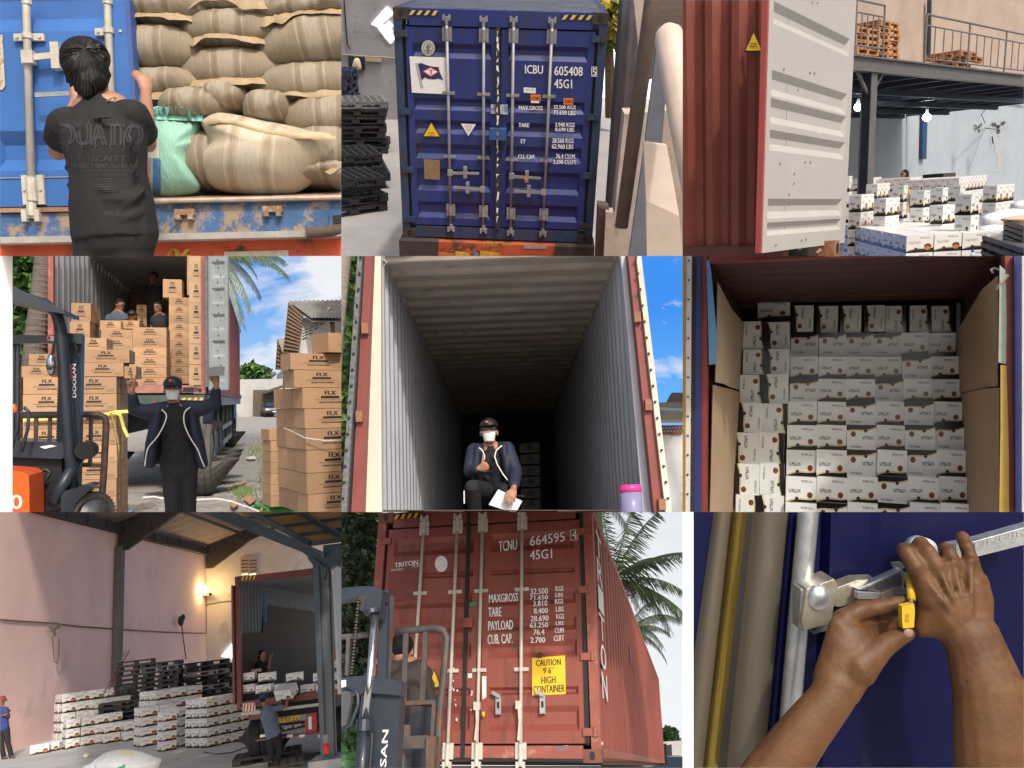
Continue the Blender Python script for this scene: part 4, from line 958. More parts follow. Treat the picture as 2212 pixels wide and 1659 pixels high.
# ================================================================== 2: blue container seen from a dock, doors shut
def build_p2():
 S=new_set(1,0,-3.09,28.61,2.76);O=Vector((-.587,9.883,-3.308));w,h,L=2.44,2.69,12.0;Y=O.y
 NAVY=mat('navy_container_paint',(.016,.033,.17),.45,0,.2,2,.05,40,rust=(.03,.035,.07),rust_amt=.36,rust_s=3,coat=.1,stretch=(2.5,2.5,.35))
 FRAME=mat('grimy_teal_frame',(.022,.045,.10),.6,0,.3,7,.15,50,rust=(.05,.035,.03),rust_amt=.35)
 GASK=mat('grey_black_gasket',(.028,.030,.03),.8,0,.3,20)
 GRIME=mat('grimy_steel',(.045,.036,.032),.75,.1,.35,8,.2,50,rust=(.13,.06,.03),rust_amt=.3)
 RG=mat('grey_lock_rod',(.30,.30,.31),.5,.3,.2,10,rust=(.12,.09,.08),rust_amt=.2)
 T=thing(S,'shipping_container','navy blue container with shut doors, white codes and a flag sign','container',O)
 P=lambda u,v:S.P(u,v,Y)
 rods=[]
 for (ut,vt,ub,vb) in ((684,112,713,1480),(924,120,922,1490),(1118,122,1098,1505),(1368,128,1306,1512)):
  a,c=P(ub,vb),P(ut,vt);rods.append((a.x,c.x,a.z,c.z))
 hs=[(P(708,1113).x,P(708,1113).z,1,.01),(P(918,1220).x,P(918,1220).z,-1,.02),(P(1105,1135).x,P(1105,1135).z,1,-.01),(P(1312,1240).x,P(1312,1240).z,-1,.01)]
 doors=closed_front(S,T,O,w,h,NAVY,FRAME,[(.04,.13),(.19,.31),(.36,.44),(.49,.56),(.61,.67),(.86,.93)],rods,hs,(.03,.30,.60,.97),GASK,GRIME,rodm=RG)
 # roof, sides
 z1=O.z+h
 q=B();corrugated(q,(O.x-w/2+.06,Y+.12,z1-.03),(0,1,0),(1,0,0),(0,0,1),L,w-.12,.21,.03);q.obj(S,'roof',mat('weathered_roof',(.10,.11,.14),.35,.5,.3,3,rust=(.2,.13,.08),rust_amt=.25),T)
 for s in (-1,1):
  xa=O.x+s*w/2;B().box(min(xa,xa-s*.06),max(xa,xa-s*.06),Y+.12,Y+L,z1-.10,z1).obj(S,'top_rail',FRAME,T)
  B().box(min(xa,xa-s*.06),max(xa,xa-s*.06),Y+.12,Y+L,O.z,O.z+.15).obj(S,'bottom_rail',FRAME,T)
  q=B();corrugated(q,(xa-s*.02,Y+.12,O.z+.15),(0,1,0),(0,0,1),(-s,0,0),L,h-.25,.278,.036);q.obj(S,'side_wall',NAVY,T)
 HZ=(BLACK,mat('hazard_cream',(.62,.42,.16),.6,0,.2,20))
 stripes(S,T,435,66,630,96,Y,4,HZ,lift=.002,slope=4);stripes(S,T,1425,96,1632,126,Y,4,HZ,lift=.002,slope=4)
 # centre seam with peeled edge, lock box, plates
 thick(S,(q := B()),[(1003,170),(1030,170),(1028,1480),(998,1480)],Y-.01,.012,.02);q.obj(S,'centre_gasket',GASK,doors[1])
 r=random.Random(2);k=0
 for i in range(26):
  v=180+i*50+r.uniform(-20,20)
  if v>1450:break
  q=B();thick(S,q,[(1003+r.uniform(0,14),v),(1009+r.uniform(0,16),v+4),(1008+r.uniform(0,14),v+r.uniform(12,60)),(1003+r.uniform(0,8),v+30)],Y-.042,.003,.001);q.obj(S,'flaked_paint',WHITE,doors[1])
 q=B();a,c=P(963,895),P(1072,828);q.box(a.x,c.x,Y-.10,Y,a.z,c.z);lb=q.obj(S,'lock_box',mat('lock_box_blue',(.03,.09,.28),.5,0,.2,12),doors[1])
 q=B();thick(S,q,[(1003,876),(1022,878),(1024,856),(1004,856)],Y-.10,.002,.002);q.obj(S,'lock_slot',mat('brass',(.4,.28,.1),.5,.5),lb)
 q=B();thick(S,q,[(968,735),(1078,742),(1078,676),(968,676)],Y-.012,.003,.001);q.obj(S,'scuffed_sticker',mat('torn_label',(.20,.26,.45),.7,0,.3,30,rust=(.55,.57,.6),rust_amt=.55,rust_s=18),doors[0])
 # signs on the left leaf
 yl=Y-.003
 n=28;q=B();thick(S,q,[(563+43*math.cos(2*math.pi*i/n),311+51*math.sin(2*math.pi*i/n)) for i in range(n)],yl,.006,.001);em=q.obj(S,'round_emblem',mat('emblem_grey',(.55,.55,.50),.6,0,.15,30),doors[0])
 q=B()
 for i in range(n):
  a,c=2*math.pi*i/n,2*math.pi*(i+1)/n;pxquad(S,q,[(563+30*math.cos(a),311+36*math.sin(a)),(563+30*math.cos(c),311+36*math.sin(c)),(563+27*math.cos(c),311+33*math.sin(c)),(563+27*math.cos(a),311+33*math.sin(a))],yl,.009)
 for (u0,v0,u1,v1) in ((556,285,570,340),(540,322,588,330),(548,296,556,316),(572,290,580,312),(542,340,586,344)):pxquad(S,q,[(u0,v1),(u1,v1),(u1,v0),(u0,v0)],yl,.009)
 for i in range(16):
  a=2*math.pi*i/16;pxquad(S,q,[(563+33*math.cos(a),311+40*math.sin(a)),(563+38*math.cos(a),311+45*math.sin(a)),(563+38*math.cos(a+.2),311+45*math.sin(a+.2)),(563+33*math.cos(a+.2),311+40*math.sin(a+.2))],yl,.009)
 q.obj(S,'emblem_mark',mat('emblem_dark',(.16,.16,.15),.6),em)
 q=B();thick(S,q,[(442,365),(680,372),(690,610),(458,600)],yl,.006,.001);fl=q.obj(S,'flag_sign',WHITE,doors[0])
 q=B();top=[(497,412),(520,408),(550,420),(590,430),(630,434)];rt=[(640,470),(662,520)];bot=[(630,508),(600,514),(565,510),(540,500),(522,520)]
 pxquad(S,q,top+rt+bot,yl,.010);q.obj(S,'flag',mat('flag_navy',(.02,.025,.12),.5),fl)
 q=B();pxquad(S,q,[(525,460),(580,432),(635,465),(580,498)],yl,.012);q.obj(S,'red_lozenge',mat('flag_red',(.6,.06,.05),.5),fl)
 q=B();pxquad(S,q,[(537,461),(580,440),(623,465),(580,490)],yl,.014);q.obj(S,'white_lozenge',WHITE,fl)
 q=B();pxtext(S,q,'T',566,450,594,482,yl,lift=.016,bold=.008);q.obj(S,'letter',mat('flag_red',(.6,.06,.05),.5),fl)
 q=B();pxquad(S,q,[(481,410),(492,409),(530,568),(518,569)],yl,.012);q.obj(S,'flag_pole',mat('flag_navy',(.02,.025,.12),.5),fl)
 q=B();pxquad(S,q,[(485,412),(490,411),(526,566),(521,567)],yl,.0135);q.obj(S,'flag_pole_core',WHITE,fl)
 warn_triangle(S,doors[0],[(522,888),(650,890),(583,782)],yl)
 q=B();thick(S,q,[(775,800),(873,804),(824,881)],yl,.006,.001);iv=q.obj(S,'white_triangle',WHITE,doors[0])
 q=B();[pxtext(S,q,'NOTICE TO HANDLERS',800+2*i,808+i*9,848-2*i,813+i*9,yl,lift=.009) for i in range(5)];q.obj(S,'small_print',INK,iv)
 q=B();thick(S,q,[(535,1030),(638,1036),(640,1164),(540,1158)],yl,.006,.004);q.obj(S,'data_plate',mat('bronze_plate',(.30,.21,.11),.5,.4,.2,25),doors[0])
 # codes on the right leaf
 q=B();sl=-.025
 for t,a in (('ICBU',(1190,420,1305,476)),('605408',(1380,428,1562,488)),('5',(1627,442,1650,490)),('45G1',(1380,512,1493,570)),('MAX.GROSS',(1150,684,1303,710)),('32.500 KGS',(1375,680,1517,705)),('71.650 LBS',(1375,714,1515,742)),('TARE',(1148,796,1216,822)),('3.940 KGS',(1385,792,1510,820)),('8.690 LBS',(1385,825,1507,850)),('ET',(1162,901,1193,927)),('28.560 KGS',(1366,894,1503,924)),('62.960 LBS',(1364,932,1502,962)),('CU. CAP.',(1145,1000,1255,1028)),('76.4 CU.M.',(1390,996,1518,1026)),('2.698 CU.FT.',(1373,1034,1527,1062))):
  pxtext(S,(q := B()),t,*a,yl,lift=.007,bold=.004,slope=sl);q.obj(S,'code_lettering',WHITE,doors[1])
 q=B()
 for (u0,v0,u1,v1) in ((1620,432,1657,436),(1620,492,1657,496),(1620,432,1624,496),(1653,432,1657,496)):pxquad(S,q,[(u0,v1),(u1,v1),(u1,v0),(u0,v0)],yl,.007)
 q.obj(S,'code_frame',WHITE,doors[1])
 for (u0,v0,u1,v1) in ((1227,612,1292,655),(1440,635,1503,677)):
  k=B();thick(S,k,[(u0,v1),(u1,v1+1),(u1,v0+1),(u0,v0)],yl,.006,.001);k=k.obj(S,'orange_sticker',ORANGE,doors[1]);t=B();pxtext(S,t,'OKI',u0+6,v0+12,u1-6,v1-10,yl,lift=.010,bold=.002);t.obj(S,'lettering',INK,k)
 k=B();thick(S,k,[(1182,600),(1260,605),(1260,570),(1182,565)],yl,.006,.001);k=k.obj(S,'white_sticker',WHITE,doors[1]);t=B();pxtext(S,t,'202.1193',1194,574,1250,586,yl,lift=.009);t.obj(S,'lettering',GREYINK,k)
 k=B();thick(S,k,[(1230,666),(1283,668),(1283,656),(1230,655)],yl,.006,.001);k.obj(S,'paper_strip',WHITE,doors[1])
 k=B();thick(S,k,[(1187,1168),(1202,1168),(1202,1142),(1188,1142)],Y-.09,.0,.008);k.obj(S,'seal_tag',ORANGE,doors[1])
 # trailer under it
 C=thing(S,'trailer_chassis','dark trailer chassis with orange tail beam under the navy container','trailer',O-Vector((0,0,1.2)))
 a,c=P(540,1660),P(1500,1560);B().box(a.x,c.x,Y-.1,Y+.3,O.z-.22,O.z-.02).obj(S,'tail_beam',mat('tail_orange',(.40,.085,.03),.6,0,.3,5,rust=(.06,.04,.03),rust_amt=.35),C)
 for s in (-1,1):B().box(O.x+s*1.0-.25,O.x+s*1.0+.25,Y-.14,Y+.3,O.z-.26,O.z-.008).obj(S,'twist_lock_block',GRIME,C)
 q=B();pxtext(S,q,'TNL 06',905,1570,1100,1596,Y-.1,lift=.004,bold=.008);q.obj(S,'lettering',mat('faded_yellow',(.45,.27,.05),.7),C)
 q=B();thick(S,q,[(1182,1610),(1335,1612),(1335,1590),(1182,1584)],Y-.1,.004,.002);q.obj(S,'reflector_strip',mat('reflector_grey',(.35,.3,.27),.6,0,.3,30),C)
 B().box(O.x-1.0,O.x+.9,Y+.1,Y+.3,O.z-.9,O.z-.24).obj(S,'under_run',GRIME,C)
 for i,(u0,u1,col) in enumerate(((575,735,(.5,.16,.03)),(740,835,(.55,.35,.04)),(860,890,(.12,.2,.3)),(900,1030,(.5,.3,.04)))):
  q=B();thick(S,q,[(u0,1700),(u1,1700),(u1,1642-i),(u0,1625)],Y-.1,.01,.01);q.obj(S,'plate',mat('tail_plate%d'%i,col,.5,0,.3,20),C)
 for s in (-1,1):B().tube([(O.x+s*.85-.15,Y+.6,-4.05),(O.x+s*.85+.15,Y+.6,-4.05)],.5,24).obj(S,'tyre',RUBBER,C)
 # warehouse round it
 zf=-4.62
 B().face([(-14,4,zf),(10,4,zf),(10,34,zf),(-14,34,zf)]).obj(S,'floor',mat('pale_concrete_floor',(.30,.285,.28),.75,0,.16,.8,.1,25,rust=(.23,.215,.21),rust_amt=.3,rust_s=1.1),kind='structure')
 yw=S.Z(345,775,zf).y;PL=mat('grimy_plaster',(.27,.26,.285),.9,0,.16,1.0,.15,14,rust=(.19,.18,.19),rust_amt=.32,rust_s=1.6)
 W=B().box(-16,S.P(1200,300,yw).x,yw,yw+.3,zf,zf+9).obj(S,'back_wall',PL,kind='structure')
 LIT=mat('daylight_opening',(1,1,1),.5,0,0,emit=3.0)
 wd=thing(S,'wall_vent','bright diamond shaped vent opening high in the grey wall','window',S.P(300,280,yw))
 for i,pts in enumerate((((196,155),(262,80),(300,120),(240,175)),((262,78),(300,40),(340,85),(302,122)),((240,180),(280,235),(300,240),(335,200),(300,170),(270,160)),((284,165),(310,135),(338,165),(312,195)),((282,240),(320,282),(350,250),(330,215)))):
  q=B();thick(S,q,pts,yw,.02,.02);q.obj(S,'pane',LIT,wd)
 q=B();thick(S,q,[(48,365),(150,370),(155,452),(52,445)],yw,.01,.05);nb=q.obj(S,'switch_board',BLACK,None,label='small black board with a hanging glove on the grey wall',cat='board')
 q=pillow(S,[(82,385),(100,375),(118,385),(130,430),(125,452),(75,452),(70,430)],yw-.15,.08,.05,n=24,rings=4);q.obj(S,'glove',mat('glove_cream',(.5,.44,.34),.8),nb,True)
 B().tube([S.P(18,0,yw-.05),S.P(25,120,yw-.05),S.P(40,290,yw-.05),S.P(60,320,yw-.05)],.02,6).obj(S,'wall_cable',BLACK,None,label='dark cable running down the grey wall by the vent',cat='cable')
 B().tube([S.P(0,352,yw-.04),S.P(160,366,yw-.04),S.P(300,372,yw-.04),S.P(350,376,yw-.04)],.02,6).obj(S,'wall_wire',mat('tan_wire',(.32,.27,.22),.7),None,label='thin tan wire strung along the grey wall',cat='wire')
 q=B();q.bar(S.P(160,384,yw-.06),S.P(260,390,yw-.06),.06,.1);q.obj(S,'batten',mat('tan_batten',(.38,.29,.2),.8),None,label='short wooden batten beside the black board',cat='batten')
 PM=pallet_mesh(1.4,1.3,.17,PALLETM);PB=pallet_mesh(1.4,1.3,.17,PALLETB);G='black plastic pallets piled by the grey wall'
 PG=mat('dusty_plastic',(.15,.15,.16),.45,0,.3,8);PGm=pallet_mesh(1.4,1.3,.17,PG)
 for (u,v,n,rz,nm,mesh,off) in ((120,960,7,12,'tall pile below the black board',PM,.06),(-60,820,9,0,'far pile at the picture edge',PB,.05),(60,1190,4,20,'middle pile',PM,.12),(-20,1350,4,33,'near pile by the floor edge',PM,.10)):
  p=S.Z(u,v,zf);r=random.Random(u)
  for i in range(n):
   top=i==n-1;tl=Matrix.Rotation(RAD(r.uniform(-3,3) if n>4 else r.uniform(-6,7)*(i>0)),3,'X') @ Matrix.Rotation(RAD(rz+r.uniform(-7,7)),3,'Z')
   place(S,'plastic_pallet',PGm if top and nm.startswith('tall') else mesh,(p.x+r.uniform(-off,off),p.y+r.uniform(-off,off),zf+.004+i*.175),rot=tl,label=f'black plastic pallet, {ORD[n - 1 - i]} from the top in the {nm}',cat='pallet',group=G)
 # daylight beyond, right edge of the bay
 sk=B().box(S.P(1500,0,30).x,S.P(2500,0,30).x,30,30.1,zf-2,12).obj(S,'sky',mat('white_glare_sky',(.98,.97,1),.5,0,0,emit=1.3),kind='structure')
 LF=[leaf_mat('sunlit_leaf_a',(.30,.26,.03)),leaf_mat('sunlit_leaf_b',(.16,.20,.03)),leaf_mat('sunlit_leaf_c',(.42,.34,.05))]
 def pf(r):
  u,v=r.uniform(1590,1830),r.uniform(-40,300)*r.uniform(.6,1.05);return S.P(u,v,r.uniform(22,25))
 tr=thing(S,'tree','sunlit yellow green tree behind the top corner of the navy container','tree',S.P(1740,760,24))
 crown_mesh(pf,2600,.28,LF,3).obj(S,'crown',LF,tr,recalc=False);B().tube([S.P(1745,760,24),S.P(1735,300,24),S.P(1720,60,24)],[.16,.12,.06],8).obj(S,'trunk',mat('bark',(.16,.11,.07),.9,0,.3,10,.4,20),tr,True)
 CREAM=mat('cream_paint',(.56,.47,.40),.7,0,.16,4,.1,30,rust=(.40,.33,.28),rust_amt=.3);TAUPE=mat('taupe_cladding',(.27,.235,.21),.7,0,.2,5)
 D=thing(S,'loading_door','taupe ribbed sliding door beside the bright gap','door',S.P(1900,1330,9.6))
 for i in range(7):
  ua,ub=1830+i*27,1858+i*27;q=B();q.prism([S.P(ua,-60,10.2-i*.12),S.P(ub,-60,10.1-i*.12),S.P(ub-105,1400,10.1-i*.12),S.P(ua-105,1400,10.2-i*.12)],(0,.06,0));q.obj(S,'rib',TAUPE if i%2 else mat('taupe_pale',(.36,.31,.28),.7,0,.2,5),D)
 q=B();q.prism([S.P(1806,-60,10.3),S.P(1842,-60,10.3),S.P(1738,1330,10.3),S.P(1712,1330,10.3)],(0,.08,0));q.obj(S,'edge_strip',mat('dark_edge',(.03,.035,.045),.5),D)
 q=B();q.prism([S.P(1835,740,9.2),S.P(2300,700,9.2),S.P(2300,1900,9.2),S.P(1715,1900,9.2)],(0,.4,0));dw=q.obj(S,'dock_wall',CREAM,kind='structure')
 q=B();q.prism([S.P(1665,1345,9.0),S.P(1735,1355,9.0),S.P(1720,1900,9.0),S.P(1640,1900,9.0)],(0,.3,0));q.obj(S,'dock_buffer',mat('rusty_buffer',(.10,.07,.055),.85,0,.4,8,.3,30),None,label='rusty dark buffer block on the dock edge by the container',cat='buffer')
 q=B();q.prism([S.P(1715,1375,8.9),S.P(1765,1380,8.9),S.P(1750,1900,8.9),S.P(1690,1900,8.9)],(0,.2,0));q.obj(S,'dock_edge',CREAM,kind='structure')
 B().tube([S.P(2025,-60,8),S.P(1815,1470,8)],[.075,.068],16).obj(S,'drain_pipe',mat('brown_pipe',(.155,.115,.09),.6,0,.25,6),None,True,label='thick brown pipe slanting down beside the dock wall',cat='pipe')
 q=B();q.prism([S.P(2050,-60,8.5),S.P(2400,-60,8.5),S.P(2400,330,8.5),S.P(1990,520,8.5)],(0,.1,0));q.obj(S,'timber_wall',mat('dark_timber',(.16,.13,.105),.85,0,.3,3,.2,20,stretch=(.3,1,4)),kind='structure')
 q=B();q.prism([S.P(1890,-60,8.6),S.P(1965,-60,8.6),S.P(1955,500,8.6),S.P(1925,300,8.6)],(0,.1,0));q.obj(S,'cream_jamb',CREAM,kind='structure')
 B().tube([S.P(2128,250,4.2),S.P(2230,800,3.9),S.P(2330,1300,3.7)],[.072,.075,.077],18,rounded=True).obj(S,'handrail',mat('cream_rail',(.60,.50,.42),.55,0,.1,8),None,True,label='out of focus cream handrail pipe nearest the camera',cat='handrail')
 q=B();q.prism([S.P(2040,330,4.6),S.P(2110,520,4.6),S.P(2080,910,4.6),S.P(1965,960,4.6)],(0,.05,0));q.prism([S.P(1965,960,4.6),S.P(2080,910,4.6),S.P(2010,1900,4.6),S.P(1830,1900,4.6)],(0,.05,0));q.obj(S,'grey_stanchion',mat('blue_grey_paint',(.15,.16,.19),.55,0,.2,6),None,label='blue grey rail post standing behind the cream post',cat='post')
 q=B();q.prism([S.P(1960,925,4.2),S.P(2110,945,4.2),S.P(2190,1400,4.1),S.P(2240,1900,4.1),S.P(1985,1900,4.1),S.P(1975,1300,4.1)],(0,.05,0));q.obj(S,'cream_stanchion',mat('cream_rail',(.60,.50,.42),.55),None,label='cream rail post with cut top near the camera',cat='post')
# ================================================================== 3: warehouse with mezzanine, white container door in front
def build_p3():
 S=new_set(2,0,41.47,7.89,-11.78);yb,zt=8.09,2.14;zf=-2.45;Yw=15.0
 P=lambda u,v,y=yb:S.P(u,v,y)
 xr=lambda u,v,y:S.P(u,v,y).x
 TAN=mat('warm_lit_plaster',(.40,.315,.26),.9,0,.14,.6,.1,12,rust=(.33,.27,.23),rust_amt=.25,rust_s=.7)  # warm light on the upper part of the wall is put into this colour
 PALE=mat('cool_lit_plaster',(.36,.42,.47),.85,0,.08,.6,.1,12,rust=(.48,.52,.55),rust_amt=.16,rust_s=.9)  # same wall lower down: cool tube light is put into its colour
 x0,x1=xr(900,600,Yw)-3,xr(2400,600,Yw)+6
 B().box(x0,x1,Yw,Yw+.25,zf,3.9).obj(S,'wall',PALE,kind='structure');B().box(x0,x1,Yw-.02,Yw+.25,3.9,9).obj(S,'upper_wall',TAN,kind='structure')
 B().face([(4,0,zf),(34,0,zf),(34,Yw,zf),(4,Yw,zf)]).obj(S,'floor',CONCRETE,kind='structure')
 q=B()
 STAIN=mat('damp_stain',(.40,.41,.42),.9,0,.3,8)
 pts=[]
 for i in range(15):v=850+i*19;pts.append((v,2045+16*math.sin(i*.8)+(14 if i==8 else 0),12+6*math.sin(i*1.9)+(10 if i>7 and i<11 else 0)))
 q.sheet([[S.P(u-w,v,Yw-.012),S.P(u+w,v,Yw-.012)] for v,u,w in pts]);q.obj(S,'water_stain',STAIN,None,label='grey damp stain running down the pale wall under the fans',cat='stain')
 # mezzanine
 M=thing(S,'mezzanine','grey steel mezzanine deck with posts and joists above the cartons','mezzanine',P(1250,375));STEEL=mat('grey_steel',(.13,.128,.125),.5,.2,.2,6,.05,40);JST=mat('blue_black_steel',(.025,.035,.055),.5,.2,.3,4)
 xa,xb=8,xr(2400,500,yb)+6
 for a,c,e,f in ((yb,yb+.02,zt-.26,zt),(yb-.06,yb+.1,zt-.02,zt+.012),(yb-.06,yb+.1,zt-.28,zt-.25)):B().box(xa,xb,a,c,e,f).obj(S,'edge_beam',STEEL,M)
 B().box(xa,xb,yb+.1,Yw,zt-.05,zt-.01).obj(S,'deck',mat('deck_plate',(.10,.095,.09),.8,0,.3,2),M)
 for i in range(16):
  x=xa+4+i*1.5;B().box(x,x+.12,yb+.1,Yw,zt-.26,zt-.052).obj(S,'joist',JST,M)
 for i in range(3):y=yb+1.7*(i+1);B().box(xa,xb,y,y+.12,zt-.40,zt-.27).obj(S,'girder',JST,M)
 B().box(xa,xb,Yw-.12,Yw-.02,zt-.35,zt-.05).obj(S,'wall_beam',JST,M)
 px_=P(1250,375).x
 c=B();c.box(px_-.13,px_+.13,yb,yb+.02,zf,zt-.28);c.box(px_-.13,px_+.13,yb+.2,yb+.22,zf,zt-.28);c.box(px_-.012,px_+.012,yb+.02,yb+.2,zf,zt-.28);c.obj(S,'post',STEEL,M)
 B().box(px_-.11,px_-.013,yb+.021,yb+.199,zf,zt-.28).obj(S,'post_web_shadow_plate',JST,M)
 for s in (-1,1):B().bar((px_,yb+.1,zt-.75),(px_+s*.55,yb+.1,zt-.27),.05,.06).obj(S,'knee_brace',STEEL,M)
 RA=mat('rail_grey',(.20,.195,.19),.45,.3,.2,8)
 rl=thing(S,'guard_rail','grey guard rail on the mezzanine edge right of the gap','railing',P(1570,410));r2=thing(S,'guard_rail','short grey guard rail end beside the white container door','railing',P(1290,375))
 def rail(T,ua,ub,n,hts,xs=None):
  xa,xb=P(ua,400).x,P(ub,450).x;z0=zt+.012
  for hz,rr in hts:B().tube([(xa,yb,z0+hz),(xb,yb,z0+hz)],rr,8).obj(S,'rail',RA,T)
  for i in range(n+1):
   x=xa+(xb-xa)*i/n;big=i%5==0
   B().tube([(x,yb,z0+(0 if big else .10)),(x,yb,z0+(1.0 if big else .78))],.022 if big else .013,6).obj(S,'post' if big else 'baluster',RA,T)
 rail(rl,1567,2600,24,((1.0,.025),(.78,.018),(.10,.018)));rail(r2,700,1293,15,((1.0,.022),(.78,.018),(.18,.018)))
 WD=mat('pallet_wood',(.42,.20,.085),.8,0,.35,9,.2,40);WP=wood_parts(1.1,.9,WD);G='wooden pallets stored on the mezzanine'
 y=9.4;z0=zt+.015
 p=S.P(1175,392,y)
 for i in range(8):wood_pallet(S,(p.x+.9,y+.3,z0+i*.142),4*math.sin(i*2.1),f'wooden pallet, {ORD[7 - i]} from the top in the tall mezzanine stack',G,WD,WP)
 for i in range(6):wood_pallet(S,(p.x-.55,y+.1,z0+i*.142),3*math.sin(i*1.3),f'wooden pallet, {ORD[5 - i]} from the top in the stack beside the white door',G,WD,WP)
 p=S.P(1720,440,8.9)
 for i in range(4):wood_pallet(S,(p.x+.3+(.35 if i>1 else 0),8.95+.15*(i%2),z0+i*.142),5*math.sin(i),f'wooden pallet, {ORD[3 - i]} from the top in the low stack behind the rail',G,WD,WP)
 p=S.P(1525,405,8.8);wood_pallet(S,(p.x,9.1,z0),0,'single wooden pallet lying flat in the rail gap',G,WD,WP)
 p=S.P(1920,455,8.8);wood_pallet(S,(p.x+.3,9.0,z0),10,'single wooden pallet lying flat at the end behind the rail',G,WD,WP)
 # wall pipes, lamps, fans
 BP=mat('blue_pipe',(.02,.07,.17),.5,.1,.2,6)
 q=B();q.prism([S.P(1562,590,Yw-.15),S.P(1592,590,Yw-.15),S.P(1580,1030,Yw-.15),S.P(1553,1030,Yw-.15)],(0,.12,0));q.obj(S,'wall_column',BP,None,label='dark blue steel column ending halfway down the pale wall',cat='column')
 B().tube([S.P(1600,-40,Yw-.2),S.P(1592,395,Yw-.2)],.09,8).obj(S,'down_pipe',mat('dark_pipe',(.03,.035,.05),.5),None,label='black down pipe on the tan wall beside the rail',cat='pipe')
 B().tube([S.P(1060+i*96,590+i*7.5+7*math.sin(i*1.7),Yw-.05) for i in range(14)],.02,6).obj(S,'wall_cable',mat('grey_cable',(.25,.28,.3),.6),None,label='grey cable strung along the pale wall under the deck',cat='cable')
 BULB=mat('lit_bulb',(.95,.98,1),.5,0,0,emit=32)
 for i,(u,v,rp,yy,lab) in enumerate(((1137,695,24,11.0,'glowing bulb hanging beside the steel post'),(1582,760,24,11.6,'glowing bulb in front of the blue wall column'))):
  p=S.P(u,v,yy);rr=rp*S.m(p);T=thing(S,'hanging_lamp',lab,'lamp',p);B().ell(p,rr,rr,rr,16,10).obj(S,'bulb',BULB,T,True)
  B().tube([p+Vector((0,0,rr)),p+Vector((0,0,rr*2.2))],rr*.35,10).obj(S,'socket',WHITE,T);B().tube([p+Vector((0,0,rr*2.2)),(p.x,p.y,zt-.3)],.012,5).obj(S,'cord',BLACK,T)
 a,c=S.P(1355,585,11.0),S.P(1545,588,11.0);T=thing(S,'tube_lamp','lit white tube lamp under the mezzanine deck','lamp',a);c=Vector((c.x,c.y,a.z));B().tube([a,c],.035,10,rounded=True).obj(S,'tube',mat('lit_tube',(.9,.97,1),.5,0,0,emit=14),T,True);B().bar(a+Vector((0,0,.06)),c+Vector((0,0,.06)),.07,.05).obj(S,'fitting',WHITE,T)
 FC=mat('fan_cage',(.5,.52,.53),.4,.3);FB=mat('fan_dark',(.04,.042,.05),.45)
 p=S.P(2045,820,Yw-1.2);fan(S,'grey wall fan facing the room beside a second fan',p,52*S.m(p),(-.8,-.5,0),FC,FB,S.P(1960,830,Yw-.1))
 p=S.P(1915,825,Yw-1.0);fan(S,'dark wall fan turned aside, left of its twin',p,42*S.m(p),(-.2,-.35,.1),FC,FB,S.P(1960,845,Yw-.1))
 B().tube([S.P(1985,660,Yw-.05),S.P(1955,720,Yw-.3),S.P(1935,740,Yw-.4),S.P(1960,800,Yw-.5)],.015,5).obj(S,'fan_cord',BLACK,None,label='black cord hanging down to the wall fans',cat='cord')
 B().tube([S.P(2005,885,Yw-.1),S.P(2012,930,Yw-.1)],.03,6).obj(S,'pull_switch',BLACK,None,label='small black pull switch below the fans',cat='switch')
 # cartons
 G='white clove cartons on the warehouse floor';h=.30
 C=S.D(1451,1528,11.6);a=Vector((math.cos(RAD(-49)),math.sin(RAD(-49)),0))*1.15;bd=Vector((math.cos(RAD(41)),math.sin(RAD(41)),0));L_=2.0
 while S.uv(C+bd*L_)[0]>1045:L_+=.1
 bd*=L_
 clove_stack(S,C,a,bd,3,max(6,round(L_/.62)),4,112*S.m(C),'low wide front stack',G,0,0,3)
 C2=S.D(1330,1400,15.5);ad=Vector((math.cos(RAD(-49)),math.sin(RAD(-49)),0));clove_stack(S,C2,ad*1.3,Vector((-ad.y,ad.x,0))*3.2,3,6,3,.3,'middle block behind the front stack',G,0,0,5)
 def tower(u,v,dist,dx,nz,where,mi=2,wpx=90,na=1,nb=1,hh=None,ang=None,jit=.018):
  C=S.D(u,v,dist);m=S.m(C);av=(S.Z(u+wpx,v-wpx*.10,C.z)-C).normalized()*wpx*m*1.05*na;bv=Vector((-av.y,av.x,0)).normalized()*wpx*m*1.25*nb
  clove_stack(S,C,av,bv,na,nb,nz,hh or .30,where,G,mi,jit,u)
 WRAP=mat('stretch_wrap',(.75,.78,.8),.12,0,.1,5,.4,9,alpha=.25)
 tower(1882,1258,11.6,0,8,'leaning wrapped column by the white sacks')
 tower(1565,1232,14.0,0,4,'wrapped column behind the front stack corner',wpx=76)
 tower(1690,1215,14.4,0,4,'wrapped column right of the centre column',wpx=66)
 tower(1795,1200,15.2,0,4,'wrapped column left of the leaning one',wpx=66)
 tower(1440,1200,14.6,0,4,'wrapped column with brown sheet',wpx=62)
 tower(1160,1262,14.0,0,4,'pair in front of the post',mi=0,wpx=72,na=2,jit=0);tower(1320,1285,13.6,0,3,'pair right of the post foot',mi=0,wpx=72,na=2,jit=0);tower(1690,1330,12.8,0,3,'low pair beside the leaning column',mi=0,wpx=74,na=2,jit=0)
 tower(1085,1140,15.5,0,4,'stack between white door and post',mi=0,wpx=78,jit=0)
 tower(1265,1190,16.0,0,4,'stack just right of the steel post',mi=0,wpx=62,na=3,nb=1,jit=0)
 tower(1240,1150,19.0,0,2,'far row left of the hooded person',mi=0,wpx=54,na=3,nb=4,jit=0)
 tower(1475,1150,18.6,0,3,'far row right of the hooded person',mi=0,wpx=52,na=4,nb=4,jit=0)
